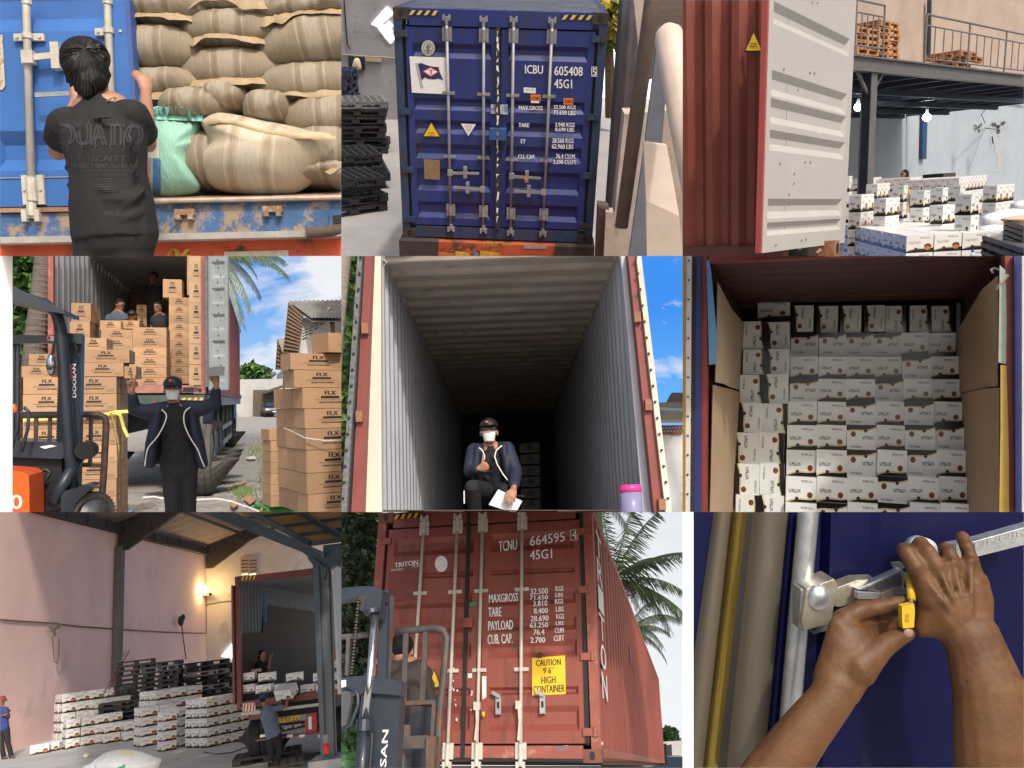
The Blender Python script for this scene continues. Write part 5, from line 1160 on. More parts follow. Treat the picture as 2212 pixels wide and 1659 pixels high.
 tower(1795,1150,17.2,0,3,'big far block by the wall',mi=0,wpx=58,na=8,nb=5,jit=0)
 tower(2040,1200,14.2,0,5,'right block behind the sacks',mi=0,wpx=72,na=3,nb=1,jit=0)
 q=B();q.prism([S.D(1690,1125,20),S.D(1770,1118,20),S.D(1770,1180,20),S.D(1690,1180,20)],(0,.5,0));q.obj(S,'black_crate',BLACK,None,label='black crate between the far carton rows',cat='crate')
 q=B();q.prism([S.D(1468,1225,14.3),S.D(1500,1235,14.3),S.D(1490,1380,14.3),S.D(1455,1375,14.3)],(0,.02,0));q.obj(S,'cardboard_sheet',CARD2,None,label='brown cardboard sheet leaning on a wrapped column',cat='cardboard')
 # hooded person behind the far row
 d=20.2;H_=lambda u,v,dd=0:S.D(u,v,d+dd);DK=mat('black_cloth',(.012,.013,.017),.85,0,.2,10,.3,20)
 J=dict(head=H_(1437,1132),neck=H_(1442,1175),shL=H_(1415,1190),shR=H_(1470,1188),elL=H_(1405,1265),elR=H_(1482,1265),wrL=H_(1400,1310),wrR=H_(1480,1310),pelvis=H_(1442,1330))
 person(S,'person in a black headscarf and black top behind the far cartons',J,k=1.05,vox=.02,shirt=DK,fwd=tuple((S.Ri @ Vector((-.9,-.3,0)))),hair='hijab',legs=False,sleeve=1.6)
 # sacks, crate, bottle
 WS=mat('white_woven_sack',(.62,.63,.65),.6,0,.15,5,.35,35)
 for i,(pts,dist,lab) in enumerate(((((1965,1405),(2060,1365),(2180,1350),(2300,1370),(2300,1480),(2100,1475),(1985,1470)),12.6,'plump white sack on top of the sack heap'),(((1955,1475),(2030,1455),(2110,1480),(2110,1560),(1960,1560)),12.2,'white sack at the foot of the heap beside the crates'),(((2180,1310),(2300,1290),(2340,1370),(2190,1375)),13.4,'white sack end behind the heap at the edge'))):
  yy=S.D(pts[0][0],pts[0][1],dist).y;pillow(S,pts,yy,.25,.25,n=36,rings=6,seed=i).obj(S,'white_sack',WS,None,True,label=lab,cat='sack',group='white sacks heaped by the crates')
 for i,(u,v,dist,w,hh,lab) in enumerate(((2090,1440,11.6,260,130,'black plastic crate with a beige sack on it'),(1950,1540,10.9,330,200,'black slatted plastic crate at the bottom corner'))):
  A=S.D(u,v,dist);m=S.m(A);ax=(S.Z(u+w,v+w*.32,A.z)-A);ex=ax.normalized();T=thing(S,'plastic_crate',lab,'crate',A-Vector((0,0,hh*m)),group='black plastic crates');wd=ax.length;n=7;dn=Vector((-ex.y,ex.x,0))
  for k in range(n):
   z=A.z-k*hh*m/(n-1)*1.4;B().bar(A+Vector((0,0,z-A.z)),A+ex*wd+Vector((0,0,z-A.z)),.04,.05).obj(S,'slat',PALLETM,T);B().bar(A+dn*.5+Vector((0,0,z-A.z)),A+ex*wd+dn*.5+Vector((0,0,z-A.z)),.04,.05).obj(S,'slat',PALLETM,T)
  for k in range(6):B().bar(A+ex*wd*k/5+dn*.02,A+ex*wd*k/5+dn*.02-Vector((0,0,hh*m*1.5)),.05,.04).obj(S,'upright',PALLETM,T)
  B().hexa([A+dn*.04-Vector((0,0,.6)),A+ex*wd+dn*.04-Vector((0,0,.6)),A+ex*wd+dn*.48-Vector((0,0,.6)),A+dn*.48-Vector((0,0,.6)),A+dn*.04-Vector((0,0,.05)),A+ex*wd+dn*.04-Vector((0,0,.05)),A+ex*wd+dn*.48-Vector((0,0,.05)),A+dn*.48-Vector((0,0,.05))]).obj(S,'filling',mat('crate_filling',(.09,.085,.08),.9,0,.5,9),T)
 yy=S.D(2160,1420,11.6).y;pillow(S,[(2090,1425),(2150,1402),(2260,1395),(2330,1440),(2200,1455)],yy,.12,.2,n=30,rings=5).obj(S,'beige_sack',mat('beige_sack',(.52,.38,.26),.7,0,.15,6,.3,30),None,True,label='flat beige sack lying on the black crate',cat='sack')
 p=S.D(1878,1640,9.5);T=thing(S,'water_bottle','clear water bottle with blue cap at the carton stack foot','bottle',p-Vector((0,0,.2)));m=S.m(p)
 B().tube([p-Vector((0,0,.2)),p-Vector((0,0,.02)),p+Vector((0,0,.01))],[.028,.028,.012],12).obj(S,'bottle',mat('clear_plastic',(.55,.62,.7),.1,0,0,alpha=.5),T,True);B().tube([p+Vector((0,0,.01)),p+Vector((0,0,.035))],.014,10).obj(S,'cap',mat('blue_cap',(.03,.1,.5),.4),T)
 # red container with the white door folded back
 T=thing(S,'shipping_container','red brown corrugated container with its white lined door swung open','container',S.D(300,1640,5.8))
 RED=mat('oxide_red_paint',(.19,.045,.030),.5,0,.16,3,.05,40,coat=.1);RED2=mat('bright_red_edge',(.36,.07,.06),.5);CRM=mat('cream_white_paint',(.42,.405,.38),.5,0,.05,3,.03,30)
 A=S.D(515,1640,5.6);Bp=S.Z(1040,1506,A.z);ex=(Bp-A);wd=ex.length;ex.normalize();ez=(Vector((0,0,1))+ex*.05).normalized();ex=(ex-ez*ex.dot(ez)).normalized();nrm=ex.cross(ez)
 if nrm.dot(A)>0:nrm=-nrm
 ht=S.X(560,-60,A.x).z-A.z if False else 2.05
 f=lambda v:(1640-v)/1660.0*1.0
 hz=(S.D(590,0,5.75)-A).z;H2=hz*1.35;fr=lambda v:(1640-v)/1640*hz/H2
 b=B();door_panel(b,A,ex,ez,nrm,wd,H2,[(fr(1530),fr(1445)),(fr(1420),fr(1290)),(fr(985),fr(855)),(fr(815),fr(660)),(fr(645),fr(490)),(fr(215),fr(85))],margin=.075,depth=.03,slope=.05);dr=b.obj(S,'open_door',CRM,T)
 q=B();q.hexa([A+ex*wd,A+ex*(wd+.05),A+ex*(wd+.05)-nrm*.08,A+ex*wd-nrm*.08]+[p+ez*H2 for p in (A+ex*wd,A+ex*(wd+.05),A+ex*(wd+.05)-nrm*.08,A+ex*wd-nrm*.08)]);q.obj(S,'door_edge',CRM,dr)
 q=B();e0=A-ex*.028;q.hexa([e0,A-ex*.003,A-ex*.003-nrm*.04,e0-nrm*.04]+[p+ez*H2 for p in (e0,A-ex*.003,A-ex*.003-nrm*.04,e0-nrm*.04)]);q.obj(S,'hinge_edge',RED2,dr)
 for u,v in ((650,445),(820,468),(850,472),(625,1055),(790,1048),(823,1048),(718,1123),(715,1187),(685,1257),(682,1322),(765,1555),(795,1548),(598,1585),(740,580),(835,12),(868,15)):
  d=S.ray(u,v);t=(A.dot(nrm))/d.dot(nrm);p=d*t+nrm*.006;q=B();q.prism([p+ex*-.006,p+ex*.012+Vector((0,0,.006)),p+ex*.002-Vector((0,0,.014))],nrm*.004);q.obj(S,'rivet',mat('rivet_grey',(.2,.18,.17),.6),dr)
 q=B();o0,o1=S.D(-150,1600,6.6),S.D(660,1570,5.98);o1=Vector((o1.x,o1.y,o0.z));al=(o1-o0);ln=al.length;al.normalize();nn=al.cross(Vector((0,0,1)))
 if nn.dot(o0)<0:nn=-nn
 corrugated(q,o0,al,(0,0,1),nn,ln,2.4,.21,.05);q.obj(S,'side_wall',RED,T)
 q=B();q.hexa([o0-nn*.03-Vector((0,0,.2)),o1-nn*.03-Vector((0,0,.2)),o1+nn*.1-Vector((0,0,.2)),o0+nn*.1-Vector((0,0,.2)),o0-nn*.03,o1-nn*.03,o1+nn*.1,o0+nn*.1]);q.obj(S,'bottom_rail',mat('dark_red_rail',(.10,.028,.02),.6,0,.3,6),T)
 tri=[(398,338),(527,338),(461,196)];base=o0-nn*.012;fp=lambda u,v:(lambda d:d*(base.dot(nn)/d.dot(nn)))(S.ray(u,v));cx,cy=462,291
 q=B();q.prism([fp(u,v) for u,v in tri],-nn*.004);wt=q.obj(S,'warning_sticker',INK,T);q=B();q.prism([fp(cx+(u-cx)*.8,cy+(v-cy)*.8)-nn*.005 for u,v in tri],-nn*.002);q.obj(S,'yellow_field',YELLOW,wt)
 q=B();[letters(q,t,fp(437,v)-nn*.009,fp(485,v)-fp(437,v),Vector((0,0,.011)),bold=.001) for t,v in (('SUPER',290),('HEAVY',308))];q.obj(S,'lettering',INK,wt)
 RST=mat('rust_casting',(.28,.13,.07),.75,.1,.4,14,.3,40)
 cc=S.D(985,1590,6.6);B().hexa([cc+ex*a+nrm*b_+Vector((0,0,c_)) for c_ in (-.09,.04) for a,b_ in ((-.06,.02),(.06,.02),(.06,-.12),(-.06,-.12))]).obj(S,'corner_casting',RST,T)
 q=B();q.prism([cc+ex*.03*math.cos(i*.628)+nrm*.024+Vector((0,0,-.02+.045*math.sin(i*.628))) for i in range(10)],nrm*.002);q.obj(S,'aperture',BLACK,T)
 q=B();a0=S.D(520,1700,6.9);a1=S.D(1030,1640,7.4);q.prism([S.D(500,1600,7.0),S.D(1000,1545,7.6),S.D(1000,1900,7.6),S.D(500,1900,7.0)],nrm*-.05);q.obj(S,'underframe',mat('dark_underframe',(.03,.018,.014),.8,0,.3,9),T)
 for u,v in ((765,1608),(565,1645),(880,1635)):p=S.D(u,v,6.4);B().tube([p-ex*.03,p,p+ex*.03+Vector((0,0,.015))],[.014,.007,.016],8,rounded=True).obj(S,'cam_end',CRM if u!=880 else RST,T,True)
# ================================================================== 4: man with raised arms before a half loaded container, forklift, carton stacks
def build_p4():
 S=new_set(0,1,17.28,-1.26,-.29);O=Vector((-2.185,14.81,.163));w,h,L=2.44,2.9,21.0;zg=-1.55;Y=O.y
 P=S.P
 # sky, ground
 sk=B();y=140;sk.box(P(-400,0,y).x,P(2900,0,y).x,y,y+.2,-8,P(1100,-200,y).z);sk.obj(S,'sky',sky_mat('blue_sky_white_clouds',(.10,.31,.76),(.36,.60,.90),(.93,.95,1.0),.038,.47,.95,(.30,.9)),kind='structure')
 g=B();g.face([(-40,5,zg),(30,5,zg),(30,141,zg),(-40,141,zg)])
 GR=g.obj(S,'ground',mat('yard_paving',(.36,.335,.295),.9,0,.25,3,.25,14,rust=(.26,.245,.215),rust_amt=.4,rust_s=2.5),kind='structure')
 pv=[B().box(-.105,.105,-.052,.052,0,.03).mesh('paver',mat('paver_%d'%i,c,.9,0,.2,9,.2,60)) for i,c in enumerate(((.34,.32,.285),(.28,.265,.24),(.38,.355,.315),(.24,.235,.21)))]
 r=random.Random(1);n=0;L0=LOCAL[GR.name]
 for j in range(60):
  for i in range(24):
   y=9.4+j*.118;x=-2.6+i*.222+(j%2)*.111;u,v=S.uv((x,y,zg))
   if not (930<u<1075 and v<1655 or 1270<u<1800 and v<1640) or n>=300:continue
   if y>14 and u<1400:continue
   o=part(S,'paver',pv[r.randrange(4)],GR,L0.inverted() @ Vector((x,y,zg+r.uniform(-.012,.004))),(r.uniform(-.02,.02),r.uniform(-.02,.02),r.uniform(-.02,.02)));n+=1
 # ---- container
 T=thing(S,'shipping_container','red container on a trailer, doors open and half full of brown cartons','container',O)
 RED=mat('weathered_red_paint',(.30,.085,.065),.6,0,.2,3,.08,40,rust=(.40,.20,.16),rust_amt=.3);INN=mat('inner_grey_paint',(.34,.36,.38),.6,0,.14,2,.05,40,rust=(.2,.17,.15),rust_amt=.15)
 DUST=mat('dusty_red_sill',(.36,.17,.14),.8,0,.25,6,.1,40)
 for s in (-1,1):
  xa=O.x+s*w/2
  B().box(min(xa,xa-s*.08),max(xa,xa-s*.08),Y,Y+.12,O.z+.118,O.z+h).obj(S,'corner_post',RED,T)
  q=B();corrugated(q,(xa-s*.02,Y+.12,O.z+.15),(0,1,0),(0,0,1),(-s,0,0),L,h-.25,.40,.05);q.obj(S,'side_wall',RED,T)
  q=B();corrugated(q,(xa-s*.03,Y+.12,O.z+.15),(0,1,0),(0,0,1),(-s,0,0),L,h-.25,.40,.05);q.obj(S,'wall_lining',INN,T)
  B().box(xa-.03,xa+.03,Y+.12,Y+L,O.z+h-.08,O.z+h+.01).obj(S,'top_rail',RED,T);B().box(xa-.04,xa+.04,Y+.12,Y+L,O.z,O.z+.15).obj(S,'bottom_rail',RED,T)
  casting(S,T,xa,Y,O.z,DUST,-s if s<0 else-1,w=.2) if s>0 else casting(S,T,xa,Y,O.z,DUST,1,w=.2)
 q=B();corrugated(q,(O.x-w/2+.05,Y+.1,O.z+h-.10),(0,1,0),(1,0,0),(0,0,1),L,w-.1,.35,.03);q.obj(S,'roof',INN,T)
 B().box(O.x-w/2+.05,O.x+w/2-.05,Y+L-.1,Y+L,O.z,O.z+h).obj(S,'end_wall',INN,T)
 B().box(O.x-w/2+.2,O.x+w/2-.2,Y-.003,Y+.2,O.z+.02,O.z+.15).obj(S,'door_sill',DUST,T);B().box(O.x-w/2+.06,O.x+w/2-.06,Y+.2,Y+L,O.z+.02,O.z+.148).obj(S,'container_floor',mat('plywood_floor',(.18,.12,.075),.8,0,.25,5),T)
 q=B();k=P(1235,895,Y);q.box(k.x-.12,k.x+.12,Y-.006,Y-.001,O.z+.03,O.z+.11);q.obj(S,'fork_pocket',BLACK,T)
 # open grey door on the right, swung toward the viewer
 A=P(1352,850,Y-.1);e=P(1478,846,Y-1.25+.95);e=Vector((e.x,e.y,A.z));ex=(e-A);wd=ex.length;ex.normalize();nn=ex.cross(Vector((0,0,1)));nn=nn if nn.y<0 else-nn
 DG=mat('pale_grey_door',(.29,.325,.335),.6,0,.16,3,.05,40,rust=(.2,.19,.18),rust_amt=.25);b=B();door_panel(b,A-Vector((0,0,.05)),ex,(0,0,1),nn,wd,2.85,[(.05,.14),(.20,.30),(.36,.46),(.52,.62),(.68,.78),(.84,.95)],margin=.06,depth=.04,slope=.05);dr=b.obj(S,'open_door',DG,T)
 for i in range(18):
  q=B();p=A+ex*wd*((.45,.62,.5)[i%3])+Vector((0,0,.25+i*.13))+nn*.004;q.prism([p,p+ex*.03,p+ex*.01-Vector((0,0,.03))],nn*.004);q.obj(S,'rivet',BLACK,dr)
 B().tube([A-ex*.02+nn*.03,A-ex*.02+nn*.03+Vector((0,0,2.8))],.03,8).obj(S,'hinge_gasket',mat('worn_gasket',(.15,.15,.16),.8,0,.4,14),dr)
 # ---- trailer
 C=thing(S,'semi_trailer','grey green flatbed trailer carrying the red container','trailer',(O.x,Y,zg));DT=mat('dusty_tyre',(.10,.095,.09),.85,0,.3,20);FR=mat('grey_green_frame',(.10,.13,.12),.6,.1,.25,5,rust=(.2,.12,.08),rust_amt=.25)
 B().box(O.x-1.2,O.x+1.2,Y-.02,Y+.16,O.z-.26,O.z-.02).obj(S,'rear_beam',mat('trailer_green',(.05,.085,.075),.6,0,.3,5),C)
 for s in (-1,1):
  B().box(O.x+s*1.17-.05,O.x+s*1.17+.05,Y+.2,Y+L,O.z-.22,O.z-.01).obj(S,'side_rail',mat('pale_side_rail',(.34,.38,.38),.6,.1,.2,6),C)
  B().box(O.x+s*.45-.07,O.x+s*.45+.07,Y,Y+L,O.z-.75,O.z-.27).obj(S,'chassis_beam',FR,C)
  for k in range(3):
   for d in (0,-.36):wheel(S,C,(O.x+s*1.20+s*d,Y-.45+k*1.42,zg+.60),.60,.32,(1,0,0),rim=FR,m=DT,lugs=False)
  B().box(O.x+s*1.02-.22,O.x+s*1.02+.22,Y-1.1,Y-1.06,O.z-.62,O.z-.3).obj(S,'mud_flap',mat('mud_flap',(.09,.10,.10),.7,0,.3,6),C)
 for k in range(4):B().box(O.x+1.12,O.x+1.18,Y+5+k*2.4,Y+5.08+k*2.4,zg+.4,O.z-.2).obj(S,'side_guard_post',FR,C)
 for z in (zg+.45,zg+.85):B().box(O.x+1.13,O.x+1.17,Y+4.8,Y+13,z,z+.12).obj(S,'side_guard',mat('pale_side_rail',(.34,.38,.38),.6),C)
 for k in (0,1):wheel(S,C,(O.x+1.04,Y+14.5+k*1.3,zg+.5),.5,.3,(1,0,0),rim=FR)
 B().box(O.x-1.15,O.x+1.15,Y+15.5,Y+18,zg+.6,O.z+1.6).obj(S,'tractor_cab',mat('cab_dark',(.03,.035,.045),.4),C)
 q=B();q.prism([P(985,968,Y-.05),P(1022,968,Y-.05),P(1003,932,Y-.05)],(0,.01,0));q.obj(S,'reflector_triangle',mat('red_reflector',(.5,.03,.03),.3),C)
 HZ=(mat('hazard_grey',(.16,.16,.15),.6),YELLOW)
 stripes(S,C,1170,918,1320,952,Y-.03,4,HZ)
 # ---- cartons in the container
 G1='brown cartons stacked inside the red container'
 def px(u0,u1,v0,v1,yy,d,lab,grp,rz=0,pale=False,side=True,front=True):
  a,c=P(u0,v1,yy),P(u1,v0,yy);return brown_carton(S,((a.x+c.x)/2,yy+d/2,a.z),c.x-a.x,d,c.z-a.z-.004,rz,lab,grp,pale,side,front)
 for i in range(6):
  px(860,1078,463+i*64.5+(0 if i else 0),527+i*64.5,Y+.35,.55,f'brown carton {ORD[i]} down in the right front column at the sill',G1)
  if i<5:px(648 if i else 655,858,476+i*62,537+i*62,Y+.38,.55,f'brown carton {ORD[i]} down in the left front column at the sill',G1)
 px(648,782,418,478,Y+.75,.6,'opened brown carton on top of the left front column',G1);px(784,902,418,470,Y+1.0,.5,'brown carton right behind the opened top carton',G1)
 for i in range(8):
  px(1226,1316,302+i*134-402,434+i*134-402,Y+.5,.5,f'tall brown carton {ORD[i]} down against the open door side',G1,pale=True,side=False)
 for i in range(10):
  px(1095,1226,268+i*56,323+i*56,Y+1.3,.6,f'flat brown carton {ORD[i]} down beside the tall column',G1,side=False)
 for i in range(6):px(1212,1312,-60+i*52,-9+i*52,Y+1.6,.5,f'brown carton {ORD[i]} down high at the back corner',G1,side=False)
 px(1056,1178,152,268,Y+1.4,.5,'square brown carton topping the flat column by the standing worker',G1)
 px(462,588,305,424,Y+.3,.75,'tall brown carton standing by the ribbed wall',G1,pale=False);px(452,582,425,535,Y+.3,.75,'tall brown carton under another by the ribbed wall',G1)
 for i in range(4):
  for j in range(4):
   if i>2 and j<1:continue
   px(757+i*118,873+i*118,120+j*122,240+j*122,Y+8-(i%2)*.4,.6,f'dim brown carton, {ORD[j]} down and {ORD[i]} along in the rear carton wall',G1,side=False,front=False)
 px(885,950,316,380,Y+4,.5,'dim brown carton behind the crouching workers',G1,side=False);px(890,950,382,470,Y+4,.5,'dim lower brown carton behind the crouching workers',G1,side=False)
 # ---- stack in front of the left side
 G2='brown cartons on the pallet behind the forklift'
 yy=10.6;xr_=P(757,900,yy).x;m=S.m(P(640,1000,yy));cw,ch,cd=.50,.205,.42;zt=P(640,781,yy).z;npal=0
 for k in range(12):
  for i in range(3):
   for j in range(2):
    if j==1 and i>0:continue
    z=zt-(k+1)*ch
    if z<zg-.1:continue
    top=k==0
    brown_carton(S,(xr_-cw*(i+.5)-(0 if i<2 else .06),yy+cd*(j+.5),z),cw-.008,cd-.008,ch-.005,rnd.uniform(-1.2,1.2),f'brown carton {ORD[k]} down, {ORD[i]} along, {ORD[j]} back in the stack behind the mast',G2,side=True)
 for (u0,u1,v0,v1,lab) in ((525,800,690,780,'long brown carton topping the stack beside the mast'),(532,838,606,690,'longest brown carton second layer up beside the mast'),(520,690,530,606,'topmost brown carton beside the slate mast'),(806,882,712,792,'small brown carton end above the stack corner'),(140,330,712,784,'brown carton on the stack behind the mirror'),(188,350,632,710,'topmost brown carton behind the mirror')):px(u0,u1,v0,v1,yy+.05,.45,lab,G2)
 PA=pallet_mesh(1.6,1.0,.15,mat('pale_blue_pallet',(.30,.40,.58),.5));place(S,'plastic_pallet',PA,(xr_-.75,yy+.45,zg+.004),label='pale blue pallet under the stack behind the forklift',cat='pallet')
 YT=mat('yellow_strap',(.62,.55,.10),.4)
 def ribbon(pts,wd,lab,mt,dep=yy-.05):B().tube([P(u,v,dep-.02*(i%2)) for i,(u,v) in enumerate(pts)],[(wd,.002)]*len(pts),6,side=(.3,.2,1)).obj(S,'strap',mt,None,label=lab,cat='strap')
 ribbon([(150,1062),(420,1050),(680,1028),(740,1012),(850,1005)],.02,'yellow strap tied round the stack behind the forklift',YT)
 ribbon([(700,1070),(720,1015),(760,1170),(772,1260),(758,1335)],.018,'loose end of yellow strap hanging down straight',YT,yy-.12);ribbon([(740,1012),(780,1030),(800,1110),(828,1172)],.018,'shorter loose yellow strap end swinging aside',YT,yy-.12)
 # ---- right stacks
 G3='brown cartons stacked beside the yard path';yy=8.8;rz=16;co,si=math.cos(RAD(rz)),math.sin(RAD(rz));ex,ey=Vector((co,si,0)),Vector((-si,co,0))
 edges=[(625,1880),(735,1905),(852,1960),(988,1975),(1118,1978),(1258,1985),(1408,1988),(1545,1995),(1680,2000)]
 for k in range(8):
  u=edges[k][1];A=P(u,edges[k+1][0],yy);hh=P(u,edges[k][0],yy).z-A.z
  for i in range(2):
   for j in range(3 if k>1 else 1):
    if i and j:continue
    cw,cd=.62,.34;c=A+ex*cw*(i+.5)+ey*cd*(j+.5);brown_carton(S,c,cw-.006,cd-.006,hh-.005,rz+rnd.uniform(-1,1),f'brown carton {ORD[k + 1]} layer, {ORD[i]} along, {ORD[j]} back in the near stack by the path',G3,side=False)
 A=P(2110,622,yy);brown_carton(S,A+ex*.25+ey*.2,.5,.4,.21,rz+6,'single brown carton crowning the near stack by the path',G3,side=False)
 yy2=11.5
 for k in range(7):
  A=P(1755 if k else 1745,1195+k*72,yy2);brown_carton(S,A+ex*.17+ey*.2,.34,.4,.148,rz,f'brown carton {ORD[k]} down in the short stack beside the path',G3,side=False)
 place(S,'plastic_pallet',pallet_mesh(.5,.5,.12,mat('green_pallet',(.05,.35,.10),.5)),P(1750,1690,11.5)+ex*.2+ey*.35,rz=rz,label='green pallet under the short stack by the path',cat='pallet')
 B().tube([P(u,v,yy-.06) for u,v in ((1838,1112),(1900,1140),(1975,1178),(2100,1196),(2300,1192))],.006,6).obj(S,'twine',WHITE,None,label='white twine tied round the near carton stack',cat='twine')
 B().tube([P(u,v,10.4) for u,v in ((925,1565),(1000,1560),(1060,1572),(1270,1580),(1400,1572),(1500,1590),(1600,1625),(1680,1655))],.010,6).obj(S,'twine',WHITE,None,label='long white twine lying across the paving',cat='twine')
 LT=mat('torn_cardboard',(.45,.27,.15),.85,0,.2,9)
 for i,(pts,lab) in enumerate(((((1490,1620),(1520,1590),(1545,1615),(1515,1645)),'small torn cardboard scrap on the paving'),(((1575,1580),(1615,1550),(1660,1585),(1620,1622)),'square torn cardboard flap on the paving'),(((1650,1600),(1740,1630),(1735,1655),(1660,1625)),'folded cardboard strip beside the flap'),(((1680,1659),(1700,1615),(1712,1640),(1700,1665)),'upright scrap of cardboard near the stack'),(((1465,1515),(1590,1462),(1600,1468),(1475,1524)),'thin stick lying on the path edge'),(((1590,1310),(1650,1300),(1662,1315),(1610,1322)),'flat scrap of paper on the path'))):
  pp=[S.Z(u,v,zg+.05) for u,v in pts];b=B();b.prism([p+Vector((0,0,.02*(k%2))) for k,p in enumerate(pp)],(0,0,.012));b.obj(S,'cardboard_scrap' if i<4 else ('stick' if i==4 else 'paper_scrap'),LT if i!=5 else WHITE,None,label=lab,cat='scrap')
 gr=B();r=random.Random(9)
 for i in range(900):
  u,v=r.choice(((1650+r.gauss(0,40),1270+r.gauss(0,45)),(1730+r.gauss(0,30),1470+r.gauss(0,60)),(1580+r.gauss(0,40),1545+r.gauss(0,25))));p=S.Z(u,min(1640,max(1180,v)),zg+.02);d=Vector((r.uniform(-.05,.05),r.uniform(-.05,.05),r.uniform(.05,.14)));q=Vector((.006,0,0));gr.face([p-q,p+q,p+d])
 gr.obj(S,'grass',leaf_mat('grass_blade',(.10,.17,.03)),None,recalc=False,label='tufts of grass growing between the pavers',cat='grass',kind='stuff')
 # ---- forklift
 F=thing(S,'forklift','dark slate forklift with orange rear body and tall mast in front of cartons','forklift',P(330,1850,7));SL=mat('slate_paint',(.026,.036,.053),.42,.1,.2,5,.05,40,coat=.2);FO=mat('forklift_orange',(.85,.12,.012),.4,0,.05,coat=.3);fy=7.0
 def pr(name,pts,dep,th,m_=SL):q=B();q.prism([P(u,v,dep) for u,v in pts],(0,th,0));return q.obj(S,name,m_,F)
 pr('mast_rail',[(458,503),(530,508),(516,1230),(508,1560),(430,1560),(440,900)],fy+.2,.12);pr('mast_rail',[(410,498),(456,500),(438,900),(428,1560),(375,1560),(368,1000),(395,700)],fy+.28,.10,mat('mast_shade_paint',(.028,.038,.055),.5));pr('mast_cross_beam',[(405,498),(530,504),(530,570),(405,560)],fy+.12,.08)
 q=B();a,c=P(494,918,fy+.2),P(494,702,fy+.2);n0=P(470,918,fy+.2);letters(q,'DOOSAN',a+Vector((.0,-.004,0)),c-a,n0-a,bold=.004);q.obj(S,'lettering',WHITE,F)
 q=B()
 for i in range(26):p=P(388-i*.6,720+i*20,fy+.15);q.tube([p,p+Vector((0,0,.02))],.013,6)
 q.obj(S,'lift_chain',BLACK,F)
 B().tube([P(u,v,fy) for u,v in ((40,255),(180,275),(300,315),(365,370),(395,470),(410,640),(425,900),(452,1250),(478,1560))],[(.045,.04)]*9,10).obj(S,'guard_pillar',SL,F,True)
 pr('guard_roof',[(-20,160),(60,185),(418,350),(420,376),(330,358),(60,290),(-20,270)],fy-.2,.5);pr('guard_beam',[(-20,508),(388,515),(388,562),(-20,570)],fy+.15,.08)
 q=B();thick(S,q,[(307,548),(350,550),(350,520),(307,518)],fy+.15,.003,.001);o=q.obj(S,'warning_label',WHITE,F);q=B();thick(S,q,[(309,546),(328,547),(328,521),(309,520)],fy+.15,.005,.001);q.obj(S,'red_field',mat('label_red',(.7,.05,.04),.5),o)
 p=P(330,705,fy-.05);q=B();s=S.m(p);q.ell(p,28*s,.02,72*s);mi=q.obj(S,'mirror',SL,F,True);B().ell(p+Vector((0,-.012,0)),24*s,.012,64*s).obj(S,'mirror_glass',mat('mirror_glass',(.35,.42,.5),.05,.9,0),mi,True);B().tube([P(350,560,fy),P(338,640,fy)],.012,6).obj(S,'mirror_stem',SL,mi)
 B().tube([P(u,v,fy+.1) for u,v in ((425,580),(480,560),(498,600),(470,690),(430,680),(425,580))],.008,6).obj(S,'hydraulic_hose',BLACK,F)
 B().tube([P(440,712,fy+.1),P(443,800,fy+.1)],.025,8,rounded=True).obj(S,'turn_signal',FO,F,True)
 # load backrest
 LB=mat('rusty_backrest',(.075,.055,.05),.6,.2,.3,8,rust=(.18,.08,.04),rust_amt=.35)
 B().tube([P(u,v,fy+.75) for u,v in ((120,1032),(400,1030),(640,1028),(678,1045),(688,1090),(676,1350),(650,1720))],.028,8).obj(S,'backrest_frame',LB,F,True)
 for u in (235,325,590):B().bar(P(u,1036,fy+.75),P(u-6,1360,fy+.75),.03,.02).obj(S,'backrest_bar',LB,F)
 B().bar(P(470,1352,fy+.75),P(676,1358,fy+.75),.03,.035).obj(S,'backrest_bar',LB,F)
 # cabin, cowl, body
 pr('cowl',[(-20,1195),(425,1210),(430,1300),(395,1316),(-20,1300)],fy+.05,.5);pr('front_panel',[(-20,1300),(398,1316),(410,1659),(330,1900),(-20,1900)],fy+.12,.5,mat('cab_black',(.012,.013,.016),.6));pr('dash_sheet',[(255,1236),(330,1224),(368,1232),(290,1250)],fy+.04,.006,WHITE)
 pr('rear_body',[(-20,1385),(150,1400),(185,1425),(190,1520),(190,1900),(-20,1900)],fy-.5,.4,FO)
 q=B();pxtext(S,q,'O',70,1545,136,1640,fy-.5,bold=.01);q.obj(S,'lettering',WHITE,F)
 B().tube([P(u,v,fy-.1) for u,v in ((140,1660),(220,1560),(300,1440),(330,1400),(300,1385),(210,1400))],.018,8).obj(S,'seat_frame',BLACK,F,True)
 for u in (95,165):B().tube([P(u-10,980,fy-.1),P(u+22,1010,fy-.1),P(u+15,1120,fy-.1),P(u-25,1270,fy-.1)],.013,8).obj(S,'control_lever',SL,F,True)
 B().tube([P(90,975,fy-.1),P(96,1000,fy-.1)],.02,8,rounded=True).obj(S,'lever_knob',FO,F,True)
 for u in (118,92):B().bar(P(u,560,fy+.2),P(u-6,1230,fy+.2),.02,.045).obj(S,'inner_mast',mat('mast_shade_paint',(.028,.038,.055),.5),F)
 pr('fender',[(395,1530),(560,1484),(608,1492),(500,1590),(440,1700),(395,1720)],fy-.1,.3)
 for c_,rr in (((330,1560),.11),((545,1262),.07)):p=P(*c_,fy-.05);B().tube([p,p+Vector((0,.2,0))],rr,14).obj(S,'hydraulic_hub',BLACK,F)
 B().tube([P(330,1590,fy-.08),P(420,1460,fy-.08),P(520,1290,fy+.1)],.045,10).obj(S,'tilt_cylinder',SL,F,True)
